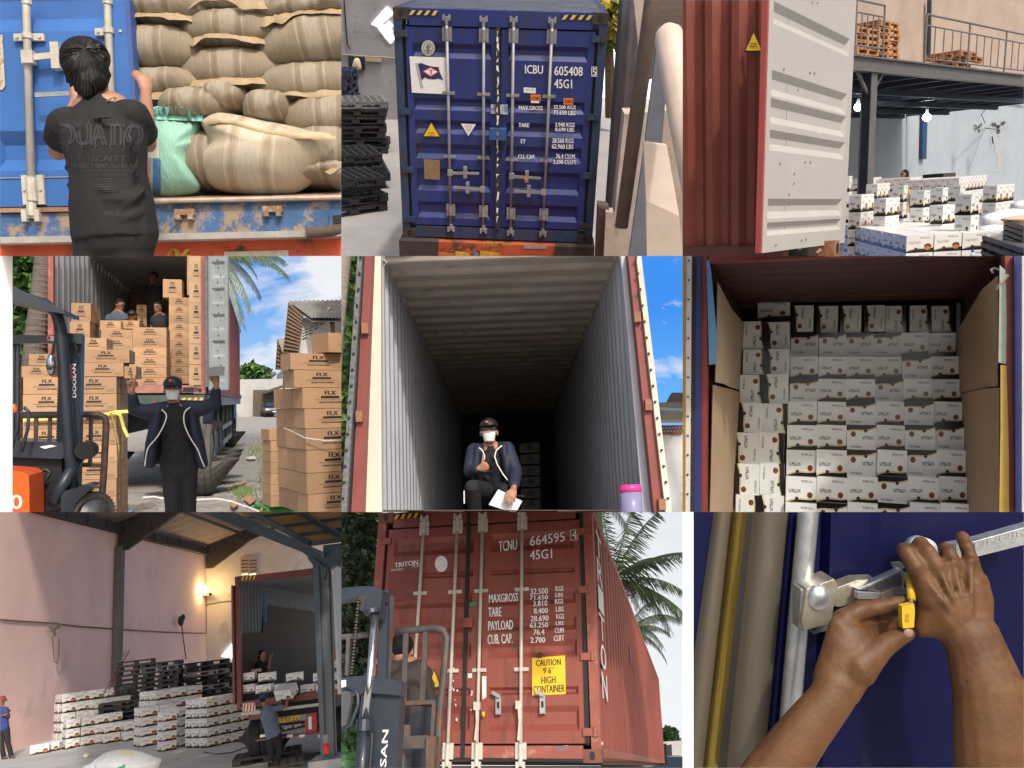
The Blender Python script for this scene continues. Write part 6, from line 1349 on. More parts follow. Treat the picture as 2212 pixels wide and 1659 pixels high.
 wheel(S,F,P(560,1690,fy+.1),.20,.22,(.75,-.66,0),m=mat('dusty_tyre',(.13,.12,.11),.85,0,.3,20))
 # ---- the man with raised arms
 my=8.15;Q=lambda u,v,d=0:P(u,v,my+d);NV=mat('navy_jacket',(.014,.020,.046),.7,0,.3,7,1.0,9);BK=mat('black_tee',(.008,.009,.012),.85,0,.2,9,.3,20)
 J=dict(head=Q(1120,866),neck=Q(1132,965),shL=Q(1015,1005),elL=Q(872,985,-.02),wrL=Q(853,868,-.10),shR=Q(1262,990),elR=Q(1395,945,-.02),wrR=Q(1402,835,-.10),pelvis=Q(1160,1330),hipL=Q(1108,1350),hipR=Q(1212,1350),knL=Q(1118,1600),knR=Q(1222,1600),anL=Q(1120,1850),anR=Q(1225,1850))
 man=person(S,'man in cap, mask and open navy jacket raising both arms',J,k=1.0,vox=.008,shirt=BK,pants=mat('black_jeans',(.012,.013,.017),.8,0,.2,9,.3,20),sleeve=.12,fwd=(.05,-1,.02),hair='short',cap=BLACK,mask=True,glasses=True,shoes=BLACK,
     hands={'L':(Vector((-.05,-.05,1)),Vector((.25,-1,0)),Vector((1,.2,0)),'peace'),'R':(Vector((-.12,-.1,1)),Vector((-.3,-1,0)),Vector((-1,.1,.2)),'hold')},torso_w=.82)
 c=B()
 for a in 'LR':
  sh,el,wr=J['sh'+a],J['el'+a],J['wr'+a];c.tube([J['neck']+Vector((0,.03,-.02)),sh],[.07,.084],10,rounded=True);c.tube([sh,(sh+el)/2+Vector((0,0,-.022)),el+Vector((0,0,-.012))],[.084,.074,.062],12,rounded=True);c.tube([el+Vector((0,0,-.012)),el*.35+wr*.65],[.056,.046],12,rounded=True)
 for pts in (((1035,1000),(1010,1100),(985,1220),(970,1340)),((1245,990),(1258,1100),(1285,1220),(1310,1345))):c.tube([Q(u,v,-.0) for u,v in pts],[(.05,.10),(.06,.115),(.06,.115),(.055,.11)],12,side=(1,0,0),rounded=True)
 c.tube([Q(1140,1010,.10),Q(1150,1180,.13),Q(1150,1330,.13)],[(.2,.04),(.23,.04),(.25,.04)],14,side=(1,0,0),rounded=True)
 jk=blob(S,'jacket',c,.010,NV,man,3);jb=bvh_of(jk,S)
 def zipper(pts,parent,bv,rr=.006):
  B().tube(resample_open([Q(u,v,d) for u,v,d in pts],24),rr,6).obj(S,'zip',WHITE,parent,True)
 zipper([(1048,995,-.13),(1078,1030,-.16),(1066,1085,-.165),(1020,1170,-.16),(962,1240,-.14),(946,1300,-.13),(938,1362,-.12)],jk,jb);zipper([(1232,980,-.13),(1196,1015,-.16),(1194,1085,-.165),(1228,1170,-.16),(1278,1250,-.15),(1302,1310,-.14),(1326,1368,-.13)],jk,jb)
 p=Q(1390,748,-.16);B().hexa([p+Vector((a,b_,c_)) for c_ in (-.041,.036) for a,b_ in ((-.085,-.004),(.085,-.004),(.085,.005),(-.085,.005))]).obj(S,'phone',mat('grey_phone',(.30,.33,.34),.3,.2),None,label='grey phone held up in the raised hand',cat='phone')
 q=B();p=J['head']+Vector((-.01,-.112,.085));q.ell(p,.014,.006,.010);q.obj(S,'cap_logo',ORANGE,man,True)
 # ---- workers inside
 def worker(lab,hd,nk,shL,elL,wrL,shR,elR,wrR,pel,yy,fw,col,**kw):
  R_=lambda q:P(q[0],q[1],yy+(q[2] if len(q)>2 else 0));J=dict(head=R_(hd),neck=R_(nk),shL=R_(shL),elL=R_(elL),wrL=R_(wrL),shR=R_(shR),elR=R_(elR),wrR=R_(wrR),pelvis=R_(pel),hipL=R_((pel[0]-28,pel[1]+5)),hipR=R_((pel[0]+28,pel[1]+5)),knL=R_((pel[0]-28,pel[1]+125)),knR=R_((pel[0]+28,pel[1]+125)),anL=R_((pel[0]-28,pel[1]+250)),anR=R_((pel[0]+28,pel[1]+250)))
  return person(S,lab,J,vox=.016,shirt=mat('tee_'+lab[-12:],col,.85,0,.2,9,.3,20),pants=BK,fwd=fw,**kw)
 SK2=mat('tan_skin',(.24,.115,.07),.5,0,.08,18)
 worker('worker in slate blue shirt looking down behind the opened carton',(775,318),(765,362),(710,395),(690,450,-.1),(720,480,-.3),(810,390),(815,450,-.1),(790,480,-.3),(765,520),Y+1.9,(.8,-.5,-.3),(.055,.085,.13),skin=SK2,k=1.02,hair='short')
 worker('worker in dark cap and dark shirt crouching between cartons',(856,392),(862,436),(815,455),(800,500),(820,540,-.2),(910,452),(925,500),(905,540,-.2),(862,580),Y+1.6,(-.25,-1,0),(.02,.022,.03),skin=SK2,k=.95,cap=BLACK)
 worker('worker in black printed shirt turning toward the camera by the carton column',(1022,335),(1035,378),(1000,405),(985,450),(990,495,-.1),(1082,398),(1100,450),(1098,500,-.1),(1045,540),Y+2.0,(-.45,-1,0),(.018,.017,.020),skin=SK2,k=1.0)
 worker('tall worker in black shirt standing at the back of the container',(990,140),(998,188),(960,210),(955,290),(958,350),(1042,208),(1052,285),(1040,340),(1000,345),Y+4.2,(-.5,-1,0),(.012,.012,.014),skin=SK2,k=1.12)
 # ---- behind: tree, palm, houses, cars, wall
 TL=[leaf_mat('garden_leaf_a',(.055,.14,.025)),leaf_mat('garden_leaf_b',(.10,.22,.045)),leaf_mat('garden_leaf_c',(.03,.075,.018))]
 tr=thing(S,'tree','leafy green tree behind the forklift beside the container','tree',P(150,1000,20))
 crown_mesh(lambda r:P(r.uniform(40,330),r.uniform(-60,640)*r.uniform(.75,1),r.uniform(18.5,23)),5200,.30,TL,4).obj(S,'crown',TL,tr,recalc=False);BKM=mat('grey_bark',(.14,.12,.10),.9,0,.35,6,.6,18,stretch=(.5,.5,5))
 B().tube([P(120,1000,21),P(130,400,21),P(110,-100,21)],[.2,.16,.1],8).obj(S,'trunk',BKM,tr,True)
 pt=thing(S,'palm_tree','ringed grey palm trunk rising left of the container','palm',P(200,900,18))
 B().tube([P(200,900,18),P(225,600,18),P(255,300,18),P(290,-60,18)],[.22,.20,.18,.155],14).obj(S,'trunk',BKM,pt,True)
 for i in range(26):
  t=i/26;u=203+85*t;v=880-930*t;p=P(u,v,18);B().tube([p,p+Vector((.004,0,.05))],[.228-.066*t,.215-.066*t],14,cap=False).obj(S,'bark_ring',BKM,pt)
 pl=thing(S,'palm_tree','coconut palm with drooping fronds behind the container roof','palm',P(1390,900,34));B().tube([P(1390,900,34),P(1380,300,34),P(1370,-60,34)],[.3,.25,.2],10).obj(S,'trunk',BKM,pl,True)
 PLM=mat('palm_leaf',(.075,.115,.03),.5,0,.3,3)
 for i,(ut,vt,dr_) in enumerate(((1800,150,.5),(1620,180,.9),(1640,300,.8),(1560,380,.9),(1690,40,.3),(1780,60,.35),(1500,470,1.1),(1600,90,.5))):
  o=P(1380,-70+8*i,34);e=P(ut,vt-60,33+(i%3));d=(e-o);b=B();palm_frond(b,o,(d.x,d.y,d.z+dr_*d.length*.5),d.length*1.12,dr_,i,lf=.5,n=24);b.obj(S,'frond',PLM,pl,recalc=False)
 yh=30;HS=thing(S,'warehouse','white gabled warehouse with corrugated roof and louvred vents','building',P(2050,900,yh));WL=mat('white_render',(.72,.71,.68),.85,0,.08,2,rust=(.55,.53,.49),rust_amt=.2);RF=mat('asbestos_roof',(.27,.25,.22),.85,0,.2,2,.3,30);TM=mat('brown_soffit',(.12,.075,.05),.8,0,.3,4)
 q=B();q.prism([P(1935,620,yh),P(1962,400,yh),P(2100,395,yh),P(2400,400,yh),P(2400,1000,yh),P(1845,1000,yh),P(1850,720,yh)],(0,3,0));q.obj(S,'wall',WL,HS)
 TL_,TR_,BR_,BL_=P(1870,296,yh+1.4),P(2450,285,yh+1.4),P(2450,408,yh-1.2),P(2022,404,yh-1.2)
 q=B();n=40
 q.sheet([[TL_.lerp(TR_,i/n)+Vector((0,0,.05*(i%2))),BL_.lerp(BR_,i/n)+Vector((0,0,.05*(i%2)))] for i in range(n+1)]);q.sheet([[TL_.lerp(TR_,i/n)-Vector((0,0,.12)),BL_.lerp(BR_,i/n)-Vector((0,0,.12))] for i in range(n+1)]);q.obj(S,'roof',RF,HS)
 q=B();q.prism([P(1870,298,yh-.4),P(1968,385,yh-.4),P(1938,548,yh-.4),P(1930,625,yh-.4),P(1835,632,yh-.4)],(0,.4,0));sf=q.obj(S,'soffit',TM,HS)
 for i in range(12):a,c=P(1868-i*2.6,312+i*26,yh-.45),P(1962-i*2,392+i*20,yh-.45);B().bar(a,c,.05,.07).obj(S,'batten',mat('soffit_batten',(.22,.14,.09),.8),sf)
 for i in range(5):
  u,v=1962+i*38,545-i*32;vt=thing if False else None;q=B();q.prism([P(u,v,yh-.02),P(u+26,v-14,yh-.02),P(u+30,v-92,yh-.02),P(u+2,v-72,yh-.02)],(0,.01,0));vv=q.obj(S,'vent',mat('vent_dark',(.10,.10,.10),.8),HS)
  for k in range(4):B().bar(P(u+1,v-14-k*17,yh-.05),P(u+28,v-28-k*19,yh-.05),.03,.05).obj(S,'louvre',WL,vv)
 q=B();q.prism([P(2140,405,yh-1.0),P(2168,405,yh-1.0),P(2172,520,yh-1.0),P(2150,520,yh-1.0)],(0,.2,0));q.obj(S,'eave_bracket',TM,HS)
 H2_=thing(S,'shed','smaller gabled shed end behind the white warehouse','building',P(1830,900,yh+4));q=B();q.prism([P(1798,535,yh+3),P(1900,535,yh+3),P(1900,640,yh+2),P(1832,630,yh+2)],(0,.15,0));q.obj(S,'roof',RF,H2_);q=B();q.prism([P(1798,538,yh+2.9),P(1836,632,yh+2.9),P(1836,735,yh+2.9),P(1784,735,yh+2.9)],(0,.3,0));sf=q.obj(S,'soffit',TM,H2_)
 for i in range(6):B().bar(P(1795-i,560+i*28,yh+2.85),P(1838,610+i*20,yh+2.85),.05,.07).obj(S,'batten',mat('soffit_batten',(.22,.14,.09),.8),sf)
 q=B();q.prism([P(1836,640,yh+4),P(1900,640,yh+4),P(1900,1000,yh+4),P(1836,1000,yh+4)],(0,1,0));q.obj(S,'wall',WL,H2_)
 yf=92;q=B();q.prism([P(1540,800,yf),P(1860,795,yf),P(1860,1060,yf),P(1540,1060,yf)],(0,.3,0));q.obj(S,'boundary_wall',mat('grey_boundary',(.42,.42,.40),.85,0,.15,.8),None,label='long grey boundary wall behind the parked cars',cat='wall')
 q=B();q.prism([P(1640,868,yf-1),P(1775,868,yf-1),P(1775,1040,yf-1),P(1640,1040,yf-1)],(0,.1,0));q.obj(S,'gate',mat('brown_gate',(.10,.075,.055),.8,0,.3,4),None,label='dark brown gate in the grey boundary wall',cat='gate')
 q=B();q.prism([P(1700,880,yf-3),P(1850,830,yf-3),P(1850,846,yf-3),P(1705,896,yf-3)],(0,2,0));q.obj(S,'awning',mat('dark_awning',(.06,.06,.06),.7),None,label='dark sloping awning beside the gate',cat='awning')
 bs=thing(S,'bush','round green tree top above the boundary wall','tree',P(1640,800,98));crown_mesh(lambda r:P(1625+r.gauss(0,38),765+r.gauss(0,16),98+r.uniform(-2,2)),1500,.9,TL,8).obj(S,'crown',TL,bs,recalc=False);B().tube([P(1640,960,98),P(1640,780,98)],.4,6).obj(S,'trunk',BKM,bs)
 bt=thing(S,'bare_tree','bare cut tree with a few stubby branches beyond the wall','tree',P(1745,800,99));b=B()
 for pts in (((1745,810),(1750,770),(1755,735)),((1748,785),(1725,775),(1715,768)),((1752,770),(1775,765),(1790,758)),((1815,800),(1812,770),(1835,745))):b.tube([P(u,v,99) for u,v in pts],[.4,.28,.15],6)
 b.obj(S,'branches',BKM,bt)
 p=S.Z(1765,1045,zg);p=Vector((p.x,p.y,zg+.01));q0=P(1765,1000,20);sc=1.0;d=120*S.m(p)/1.85
 car(S,'dark blue sport utility car parked facing the camera',p+Vector((0,2.2*d,0)),6,(.012,.018,.035),d);p2=S.Z(1722,1018,zg);car(S,'blue car half hidden behind the dark sport utility car',Vector((p2.x,p2.y+3*d,zg+.01)),6,(.03,.06,.12),d)
 B().box(P(0,1500,5).x-1,P(80,900,5).x,5,5.005,P(40,1750,5).z,P(40,-100,5).z).obj(S,'border_strip',mat('border_strip',(.92,.92,.92),.8,0,0),None,label='white border strip beside the forklift scene, built as a board',cat='board')  # flat white board stands in for the blank border at the panel's edge
# ================================================================== 5: empty container seen from its mouth, man crouching with thumb up
def build_p5():
 S=new_set(1,1,.12,-9.11,-2.21);O=Vector((.009,6.811,-.10));w,h,L=2.44,2.65,13.1;Y=O.y;P=S.P
 T=thing(S,'shipping_container','empty container with pale ribbed walls seen from its open mouth','container',O)
 INN=mat('pale_liner_paint',(.47,.50,.57),.55,0,.12,2,.06,40,rust=(.34,.34,.35),rust_amt=.16);CEI=mat('dusty_ceiling',(.62,.56,.48),.7,0,.2,1.6,.1,30,rust=(.46,.41,.35),rust_amt=.3);OUT=mat('brown_red_paint',(.24,.06,.05),.55,0,.2,5,rust=(.12,.05,.04),rust_amt=.3)
 for s in (-1,1):
  xa=O.x+s*w/2
  q=B();corrugated(q,(xa-s*.01,Y,O.z),(0,1,0),(0,0,1),(-s,0,0),L,h-.06,.30,.045);q.obj(S,'wall_lining',INN,T)
  q=B();corrugated(q,(xa+s*.01,Y,O.z),(0,1,0),(0,0,1),(-s,0,0),L,h,.30,.045);q.obj(S,'side_wall',OUT,T)
  B().box(min(xa-s*.002,xa-s*.075),max(xa-s*.002,xa-s*.075),Y+.02,Y+L,O.z+h-.075,O.z+h-.01).obj(S,'top_rail',CEI,T)
  for k in range(9):
   y=Y+.5+k*1.4;B().tube([(xa-s*.08,y,O.z+h-.12),(xa-s*.12,y+.03,O.z+h-.15),(xa-s*.08,y+.06,O.z+h-.18)],.008,6).obj(S,'lashing_ring',INN,T)
 n=31;p=L/n;rows=[]
 for i in range(n):
  for f,z in ((0,0),(.50,0),(.58,-.04),(.66,-.05),(.80,-.04),(.88,0)):rows.append([(O.x-w/2+.06,Y+.1+(i+f)*p,O.z+h-.03+z),(O.x+w/2-.06,Y+.1+(i+f)*p,O.z+h-.03+z)])
 q=B();q.sheet(rows);q.obj(S,'roof',CEI,T)
 B().box(O.x-w/2-.02,O.x+w/2+.02,Y+.1,Y+L+.1,O.z+h+.01,O.z+h+.05).obj(S,'roof_skin',OUT,T)
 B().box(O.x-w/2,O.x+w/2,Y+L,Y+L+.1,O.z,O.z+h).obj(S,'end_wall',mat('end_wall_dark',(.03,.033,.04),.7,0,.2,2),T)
 fa,fb=P(60,1650,Y-.05),P(2150,1650,Y-.05);za=lambda x,y:(fa.z+(fb.z-fa.z)*(x*Y/y-fa.x)/(fb.x-fa.x))*y/(Y-.05);xl,xr=O.x-w/2-.1,O.x+w/2+.1
 B().prism([(xl,Y-.05,za(xl,Y-.05)),(xr,Y-.05,za(xr,Y-.05)),(xr,Y+L,za(xr,Y+L)),(xl,Y+L,za(xl,Y+L))],(0,0,.006)).obj(S,'container_floor',mat('dark_floor_boards',(.10,.075,.055),.8,0,.3,4),T)
 B().box(O.x-w/2,O.x+w/2,Y+.0,Y+.14,O.z+h-.01,O.z+h+.1).obj(S,'door_header',OUT,T)
 CRM=mat('cream_frame',(.66,.63,.52),.5,0,.08,5,rust=(.4,.3,.2),rust_amt=.1);GK=mat('speckled_gasket',(.16,.17,.18),.7,0,.5,30)
 def upright(name,a,b_,dep,th,m_):# a: left/right u at top, b_: at bottom
  q=B();q.prism([P(a[0],-120,dep),P(a[1],-120,dep),P(b_[1],1780,dep),P(b_[0],1780,dep)],(0,th,0));return q.obj(S,name,m_,T)
 upright('frame_return',(196,255),(118,262),Y-.12,.10,CRM);upright('corner_post',(158,205),(58,135),Y-.25,.14,OUT);upright('door_seal',(140,160),(22,62),Y-.22,.1,RUBBER);upright('door_edge',(112,142),(-12,26),Y-.30,.2,GK)
 upright('frame_return',(1800,1850),(1965,2050),Y-.1,.08,INN);upright('corner_post',(1846,1888),(2040,2112),Y-.25,.14,OUT);upright('door_seal',(1884,1900),(2106,2122),Y-.22,.1,RUBBER);upright('door_edge',(1898,1930),(2116,2155),Y-.30,.2,CRM)
 for i in range(17):
  for (ua,ub) in ((127,5),(1908,2128)):
   v=10+i*104;u=ua+(ub-ua)*v/1659;pp=P(u,v,Y-.305);B().tube([pp,pp+Vector((0,-.012,0))],.011,8).obj(S,'rivet',BLACK,T)
 for (u,v) in ((155,470),(118,1040),(1918,395),(1990,965),(2078,1610)):
  pp=P(u,v,Y-.28);B().box(pp.x-.028,pp.x+.028,pp.y-.02,pp.y+.06,pp.z-.045,pp.z+.045).obj(S,'hinge',mat('rusty_hinge',(.30,.14,.08),.7,0,.3,20),T)
 # cartons at the far end
 for k in range(6):px0,px1=P(1160+k*1.5,1275+k*74,Y+8.4),P(1282+k*2,1205+k*74,Y+8.4);o=brown_carton(S,((px0.x+px1.x)/2,Y+8.7,px0.z),px1.x-px0.x,.5,px1.z-px0.z-.006,0,f'pale carton {ORD[k]} from the top in the stack behind the crouching man','pale cartons at the far end of the empty container',True,side=False);ID_OF.pop(o.name,0);o.name='pale_carton';OWNER[o.name]=S;o.data=uvbox('pale_carton',px1.x-px0.x,.5,px1.z-px0.z-.006,[mat('pale_grey_card',(.25,.24,.23),.8,0,.08,5)])
 # the man
 my=7.55;Q=lambda u,v,d=0:P(u,v,my+d);NV=mat('navy_jacket',(.014,.020,.046),.7);BK=mat('black_tee',(.008,.009,.012),.85)
 J=dict(head=Q(957,1140),neck=Q(968,1232,.03),shL=Q(862,1262,.03),shR=Q(1072,1250,.03),elL=Q(835,1395,-.05),wrL=Q(890,1378,-.22),elR=Q(1130,1400,-.10),wrR=Q(1118,1505,-.36),pelvis=Q(985,1500,.18),hipL=Q(930,1530,.12),hipR=Q(1035,1530,.12),knL=Q(850,1500,-.22),knR=Q(1062,1530,-.18),anL=Q(868,1660,-.05),anR=Q(1010,1690,-.02))
 man=person(S,'man in cap and mask crouching with thumb up at the container mouth',J,k=1.04,vox=.008,shirt=BK,pants=mat('black_jeans',(.012,.013,.017),.8),sleeve=.4,fwd=(.02,-1,.05),hair='short',cap=BLACK,mask=True,glasses=True,shoes=BLACK,
     hands={'L':(Vector((.9,-.35,.25)),Vector((.3,.6,-.7)),Vector((.15,-.1,1)),'thumb'),'R':(Vector((-.30,-.35,-1)),Vector((.1,1,-.3)),Vector((-1,-.1,.2)),'flat')},torso_w=.95)
 c=B()
 for a in 'LR':
  sh,el,wr=J['sh'+a],J['el'+a],J['wr'+a];c.tube([J['neck']+Vector((0,.03,-.02)),sh],[.062,.074],10,rounded=True);c.tube([sh,(sh+el)/2,el],[.076,.072,.066],12,rounded=True);c.tube([el,el*.2+wr*.8],[.062,.05],12,rounded=True)
 for pts in (((890,1250),(880,1330),(868,1425)),((1050,1245),(1070,1340),(1088,1470))):c.tube([Q(u,v,0.0) for u,v in pts],[(.05,.10),(.055,.12),(.045,.12)],12,side=(1,0,0),rounded=True)
 c.tube([Q(970,1260,.12),Q(985,1420,.16)],[(.18,.04),(.2,.05)],14,side=(1,0,0),rounded=True)
 jk=blob(S,'jacket',c,.010,NV,man,3);bv=bvh_of(jk,S)
 for pts in (((893,1242),(915,1262),(928,1295),(925,1330)),((1040,1228),(1003,1262),(994,1300),(1010,1350),(1045,1410),(1090,1470))):
  out=[]
  for i in range(len(pts)-1):
   for f in (0,.25,.5,.75):u,v=pts[i][0]+(pts[i+1][0]-pts[i][0])*f,pts[i][1]+(pts[i+1][1]-pts[i][1])*f;out.append(Q(u,v,-.155))
  B().tube(out,.0065,6).obj(S,'zip',WHITE,jk,True)
 B().tube([Q(795,1520,-.3),Q(797,1605,-.3)],.006,6).obj(S,'trouser_stripe',WHITE,man)
 q=B();q.ell(J['head']+Vector((-.015,-.112,.085)),.013,.006,.010);q.obj(S,'cap_logo',ORANGE,man,True)
 pp=[P(955,1612,my-.29),P(1017,1512,my-.27),P(1172,1588,my-.28),P(1128,1668,my-.31)];q=B();q.prism(pp,(0,.012,0));ns=q.obj(S,'paper_sheets',mat('paper',(.80,.82,.86),.6,0,.03),None,label='white paper sheets held by the crouching man',cat='paper')
 q=B();q.bar(P(1140,1552,my-.3),P(1188,1556,my-.3),.008,.008);q.obj(S,'pen',BLACK,None,label='thin dark pen held over the paper sheets',cat='pen')
 # pink lidded jar
 a,c_=P(1815,1720,6.35),P(1942,1480,6.35);cx,r_=(a.x+c_.x)/2,(c_.x-a.x)/2;T2=thing(S,'plastic_jar','clear plastic jar with pink lid at the container edge','jar',(cx,6.35,a.z))
 zl=P(1870,1530,6.35).z;zt=P(1870,1483,6.35).z;B().tube([(cx,6.35,a.z),(cx,6.35,zl)],r_,20).obj(S,'body',mat('milky_plastic',(.33,.32,.55),.25,0,.1,6,alpha=.75),T2,True)
 B().tube([(cx,6.35,zl),(cx,6.35,zt-.02),(cx,6.35,zt)],[r_*1.03,r_*1.03,r_*.9],20).obj(S,'lid',mat('pink_plastic',(.75,.05,.30),.35),T2,True)
 # outside: sky, leaves, palm trunk, white house
 y=60;B().box(P(-900,0,y).x,P(3100,0,y).x,y,y+.2,P(0,1900,y).z,P(0,-400,y).z).obj(S,'sky',sky_mat('bright_blue_sky',(.05,.26,.78),(.16,.45,.90),(.95,.97,1),.10,.60,1.0,(.3,.75)),kind='structure')
 TL=[leaf_mat('garden_leaf_a',(.055,.14,.025)),leaf_mat('garden_leaf_b',(.10,.22,.045)),leaf_mat('garden_leaf_c',(.03,.075,.018))]
 tr=thing(S,'tree','dense green tree filling the left edge beside the container','tree',P(40,1660,14));crown_mesh(lambda r:P(r.uniform(-90,150),r.uniform(-60,1560),r.uniform(12.5,16)),4200,.17,TL,14).obj(S,'crown',TL,tr,recalc=False);BKM=mat('grey_bark',(.14,.12,.10),.9)
 B().tube([P(60,1700,15),P(50,600,15)],[.2,.1],8).obj(S,'trunk',BKM,tr)
 pt=thing(S,'palm_tree','ringed palm trunk at the left picture edge','palm',P(-30,1660,11));B().tube([P(-120,1600,11),P(-40,450,11),P(30,-120,11)],[.15,.13,.11],12).obj(S,'trunk',mat('pale_bark',(.36,.31,.27),.9,0,.3,5,.5,14,stretch=(.4,.4,6)),pt,True)
 yh=24;HS=thing(S,'house','white walled house with tiled roof beyond the open door','building',P(2150,1700,yh));RF=mat('tile_roof',(.26,.22,.18),.85,0,.25,3,.3,25);WL=mat('white_render',(.72,.71,.68),.85)
 q=B();q.prism([P(2040,1150,yh),P(2500,1140,yh),P(2500,1900,yh),P(2040,1900,yh)],(0,.3,0));q.obj(S,'wall',mat('stained_white_wall',(.66,.67,.68),.85,0,.1,1,rust=(.36,.40,.44),rust_amt=.35,rust_s=.9),HS)
 q=B();q.prism([P(2020,965,yh+1.5),P(2500,960,yh+1.5),P(2500,1085,yh-1),P(2020,1080,yh-1)],(0,0,.08));q.obj(S,'roof',RF,HS)
 q=B();q.prism([P(2040,1000,yh+.55),P(2500,1030,yh+.35),P(2500,1048,yh+.1),P(2040,1018,yh+.3)],(0,-.05,.1));q.obj(S,'roof_sheet',mat('green_roof_sheet',(.30,.45,.42),.5),HS)
 q=B();q.prism([P(2105,962,yh+2),P(2145,885,yh+2),P(2500,885,yh+2),P(2500,962,yh+2)],(0,.3,0));q.obj(S,'upper_roof',mat('dark_ribbed_roof',(.06,.06,.065),.6,0,.3,4),HS)
 for k in range(3):
  B().bar(P(2070,1105+k*20,yh-.05),P(2400,1100+k*20,yh-.05),.1,.06).obj(S,'lattice_rail',mat('brick_lattice',(.25,.11,.07),.85),HS)
  for i in range(12):pp=P(2080+i*20+(k%2)*10,1108+k*20,yh-.1);B().box(pp.x-.03,pp.x+.03,pp.y,pp.y+.05,pp.z-.04,pp.z+.04).obj(S,'lattice_block',mat('brick_lattice',(.25,.11,.07),.85),HS)
# ================================================================== 6: container packed with a wall of printed white cartons
def build_p6():
 S=new_set(2,1,-22.30,-3.81,.74);P=S.P;cx,Y,zt=.061,7.327,1.60;w=2.35;z0=-1.5;Yb=10.4
 T=thing(S,'shipping_container','dark red lined container packed with white cartons, blue door frame','container',(cx,Y,z0))
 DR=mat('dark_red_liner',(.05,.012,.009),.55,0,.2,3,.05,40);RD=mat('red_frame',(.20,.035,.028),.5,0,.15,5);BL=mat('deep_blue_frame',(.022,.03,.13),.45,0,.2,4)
 for s in (-1,1):
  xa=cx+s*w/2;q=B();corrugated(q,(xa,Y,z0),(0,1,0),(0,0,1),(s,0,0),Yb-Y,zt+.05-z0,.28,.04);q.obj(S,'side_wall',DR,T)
 n=9;p=(Yb-Y)/n;rows=[]
 for i in range(n):
  for f,z in ((0,0),(.3,0),(.45,.03),(.8,.03)):rows.append([(cx-w/2-.06,Y+(i+f)*p,zt+z),(cx+w/2+.06,Y+(i+f)*p,zt+z)])
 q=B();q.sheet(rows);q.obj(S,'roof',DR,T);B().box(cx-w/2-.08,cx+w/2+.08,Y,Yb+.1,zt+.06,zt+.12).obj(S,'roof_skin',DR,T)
 B().box(cx-w/2-.06,cx+w/2+.06,Yb,Yb+.1,z0,zt+.058).obj(S,'end_wall',BLACK,T);B().box(cx-w/2,cx+w/2,Y,Yb,z0-.1,z0).obj(S,'container_floor',BLACK,T)
 def up(nm,a,b_,dep,th,m_,v0=-120,v1=1780):q=B();q.prism([P(a[0],v0,dep),P(a[1],v0,dep),P(b_[1],v1,dep),P(b_[0],v1,dep)],(0,th,0));return q.obj(S,nm,m_,T)
 up('red_post',(112,160),(112,152),Y-.05,.12,RD);up('blue_post',(72,118),(62,116),Y-.12,.06,BL);up('door_seal',(56,80),(40,66),Y-.16,.04,RUBBER);up('door_edge',(20,58),(14,44),Y-.2,.03,mat('pale_edge',(.55,.56,.55),.6,0,.1,8));up('brass_strip',(2,22),(-20,16),Y-.22,.02,mat('amber_strip',(.36,.22,.05),.4,.3));up('door_panel',(-80,4),(-80,-10),Y-.15,.02,mat('sky_blue_panel',(.35,.5,.62),.6))
 up('red_post',(2088,2150),(2112,2160),Y-.05,.12,RD);up('blue_post',(2148,2202),(2158,2204),Y-.12,.06,BL);up('door_edge',(2200,2300),(2200,2300),Y-.2,.03,mat('pale_edge',(.55,.56,.55),.6));B().box(cx-w/2,cx+w/2,Y-.04,Y+.06,zt-.02,zt+.2).obj(S,'door_header',RD,T)
 for i in range(14):pp=P(40-i*.6,30+i*126,Y-.2);B().tube([pp,pp+Vector((0,-.01,0))],.009,8).obj(S,'rivet',BLACK,T)
 # cardboard lining sheets, a sub layer hung on the walls
 CB=mat('lining_cardboard',(.34,.245,.15),.85,0,.12,2,.08,30,rust=(.29,.21,.13),rust_amt=.3);CBL=mat('lining_cardboard_pale',(.42,.33,.23),.85,0,.1,2,.08,30)
 def liner(x,ys,lab,m_,name='cardboard_liner'):
  q=B();rws=[]
  for i,(y,za,zb) in enumerate(ys):wv=.018*math.sin(i*1.7);rws.append([(x+wv,y,za),(x+wv*.6,y,(za+zb)/2),(x-wv,y,zb)])
  q.sheet(rws);q.sheet([[Vector(p_)+Vector((.006 if x>0 else-.006,0,0)) for p_ in r_] for r_ in rws]);return q.obj(S,name,m_,None,label=lab,cat='cardboard')
 xl,xr=cx-w/2+.05,cx+w/2-.05;zz=lambda v,y=Y:P(1100,v,y).z
 liner(xl,[(Y+.05,z0,zz(845)),(Y+.8,z0,zz(860,Y+.8)),(Y+1.6,z0,zz(880,Y+1.6)),(Y+2.4,z0,zz(900,Y+2.4))],'lower cardboard lining sheet on the left container wall',CB)
 liner(xl+.012,[(Y+.12,zz(820),zz(120)),(Y+.6,zz(840,Y+.6),zz(190,Y+.5)),(Y+1.2,zz(860,Y+1.2),zz(300,Y+.9)),(Y+2.3,zz(880,Y+2.3),zz(390,Y+1.8))],'upper pale cardboard lining sheet on the left wall',CBL)
 liner(xr,[(Y+.05,z0,zz(838)),(Y+.8,z0,zz(850,Y+.8)),(Y+2.4,z0,zz(885,Y+2.4))],'lower cardboard lining sheet on the right container wall',CB)
 liner(xr-.012,[(Y+.05,zz(828),zz(150)),(Y+.7,zz(842,Y+.7),zz(215,Y+.5)),(Y+2.4,zz(880,Y+2.4),zz(400,Y+1.4))],'upper cardboard lining sheet with tilted top on the right wall',CB)
 def strip(pts,dep,lab,m_,nm='strap'):q=B();q.prism([P(u,v,dep) for u,v in pts],(0,.006,0));return q.obj(S,nm,m_,None,label=lab,cat='strap')
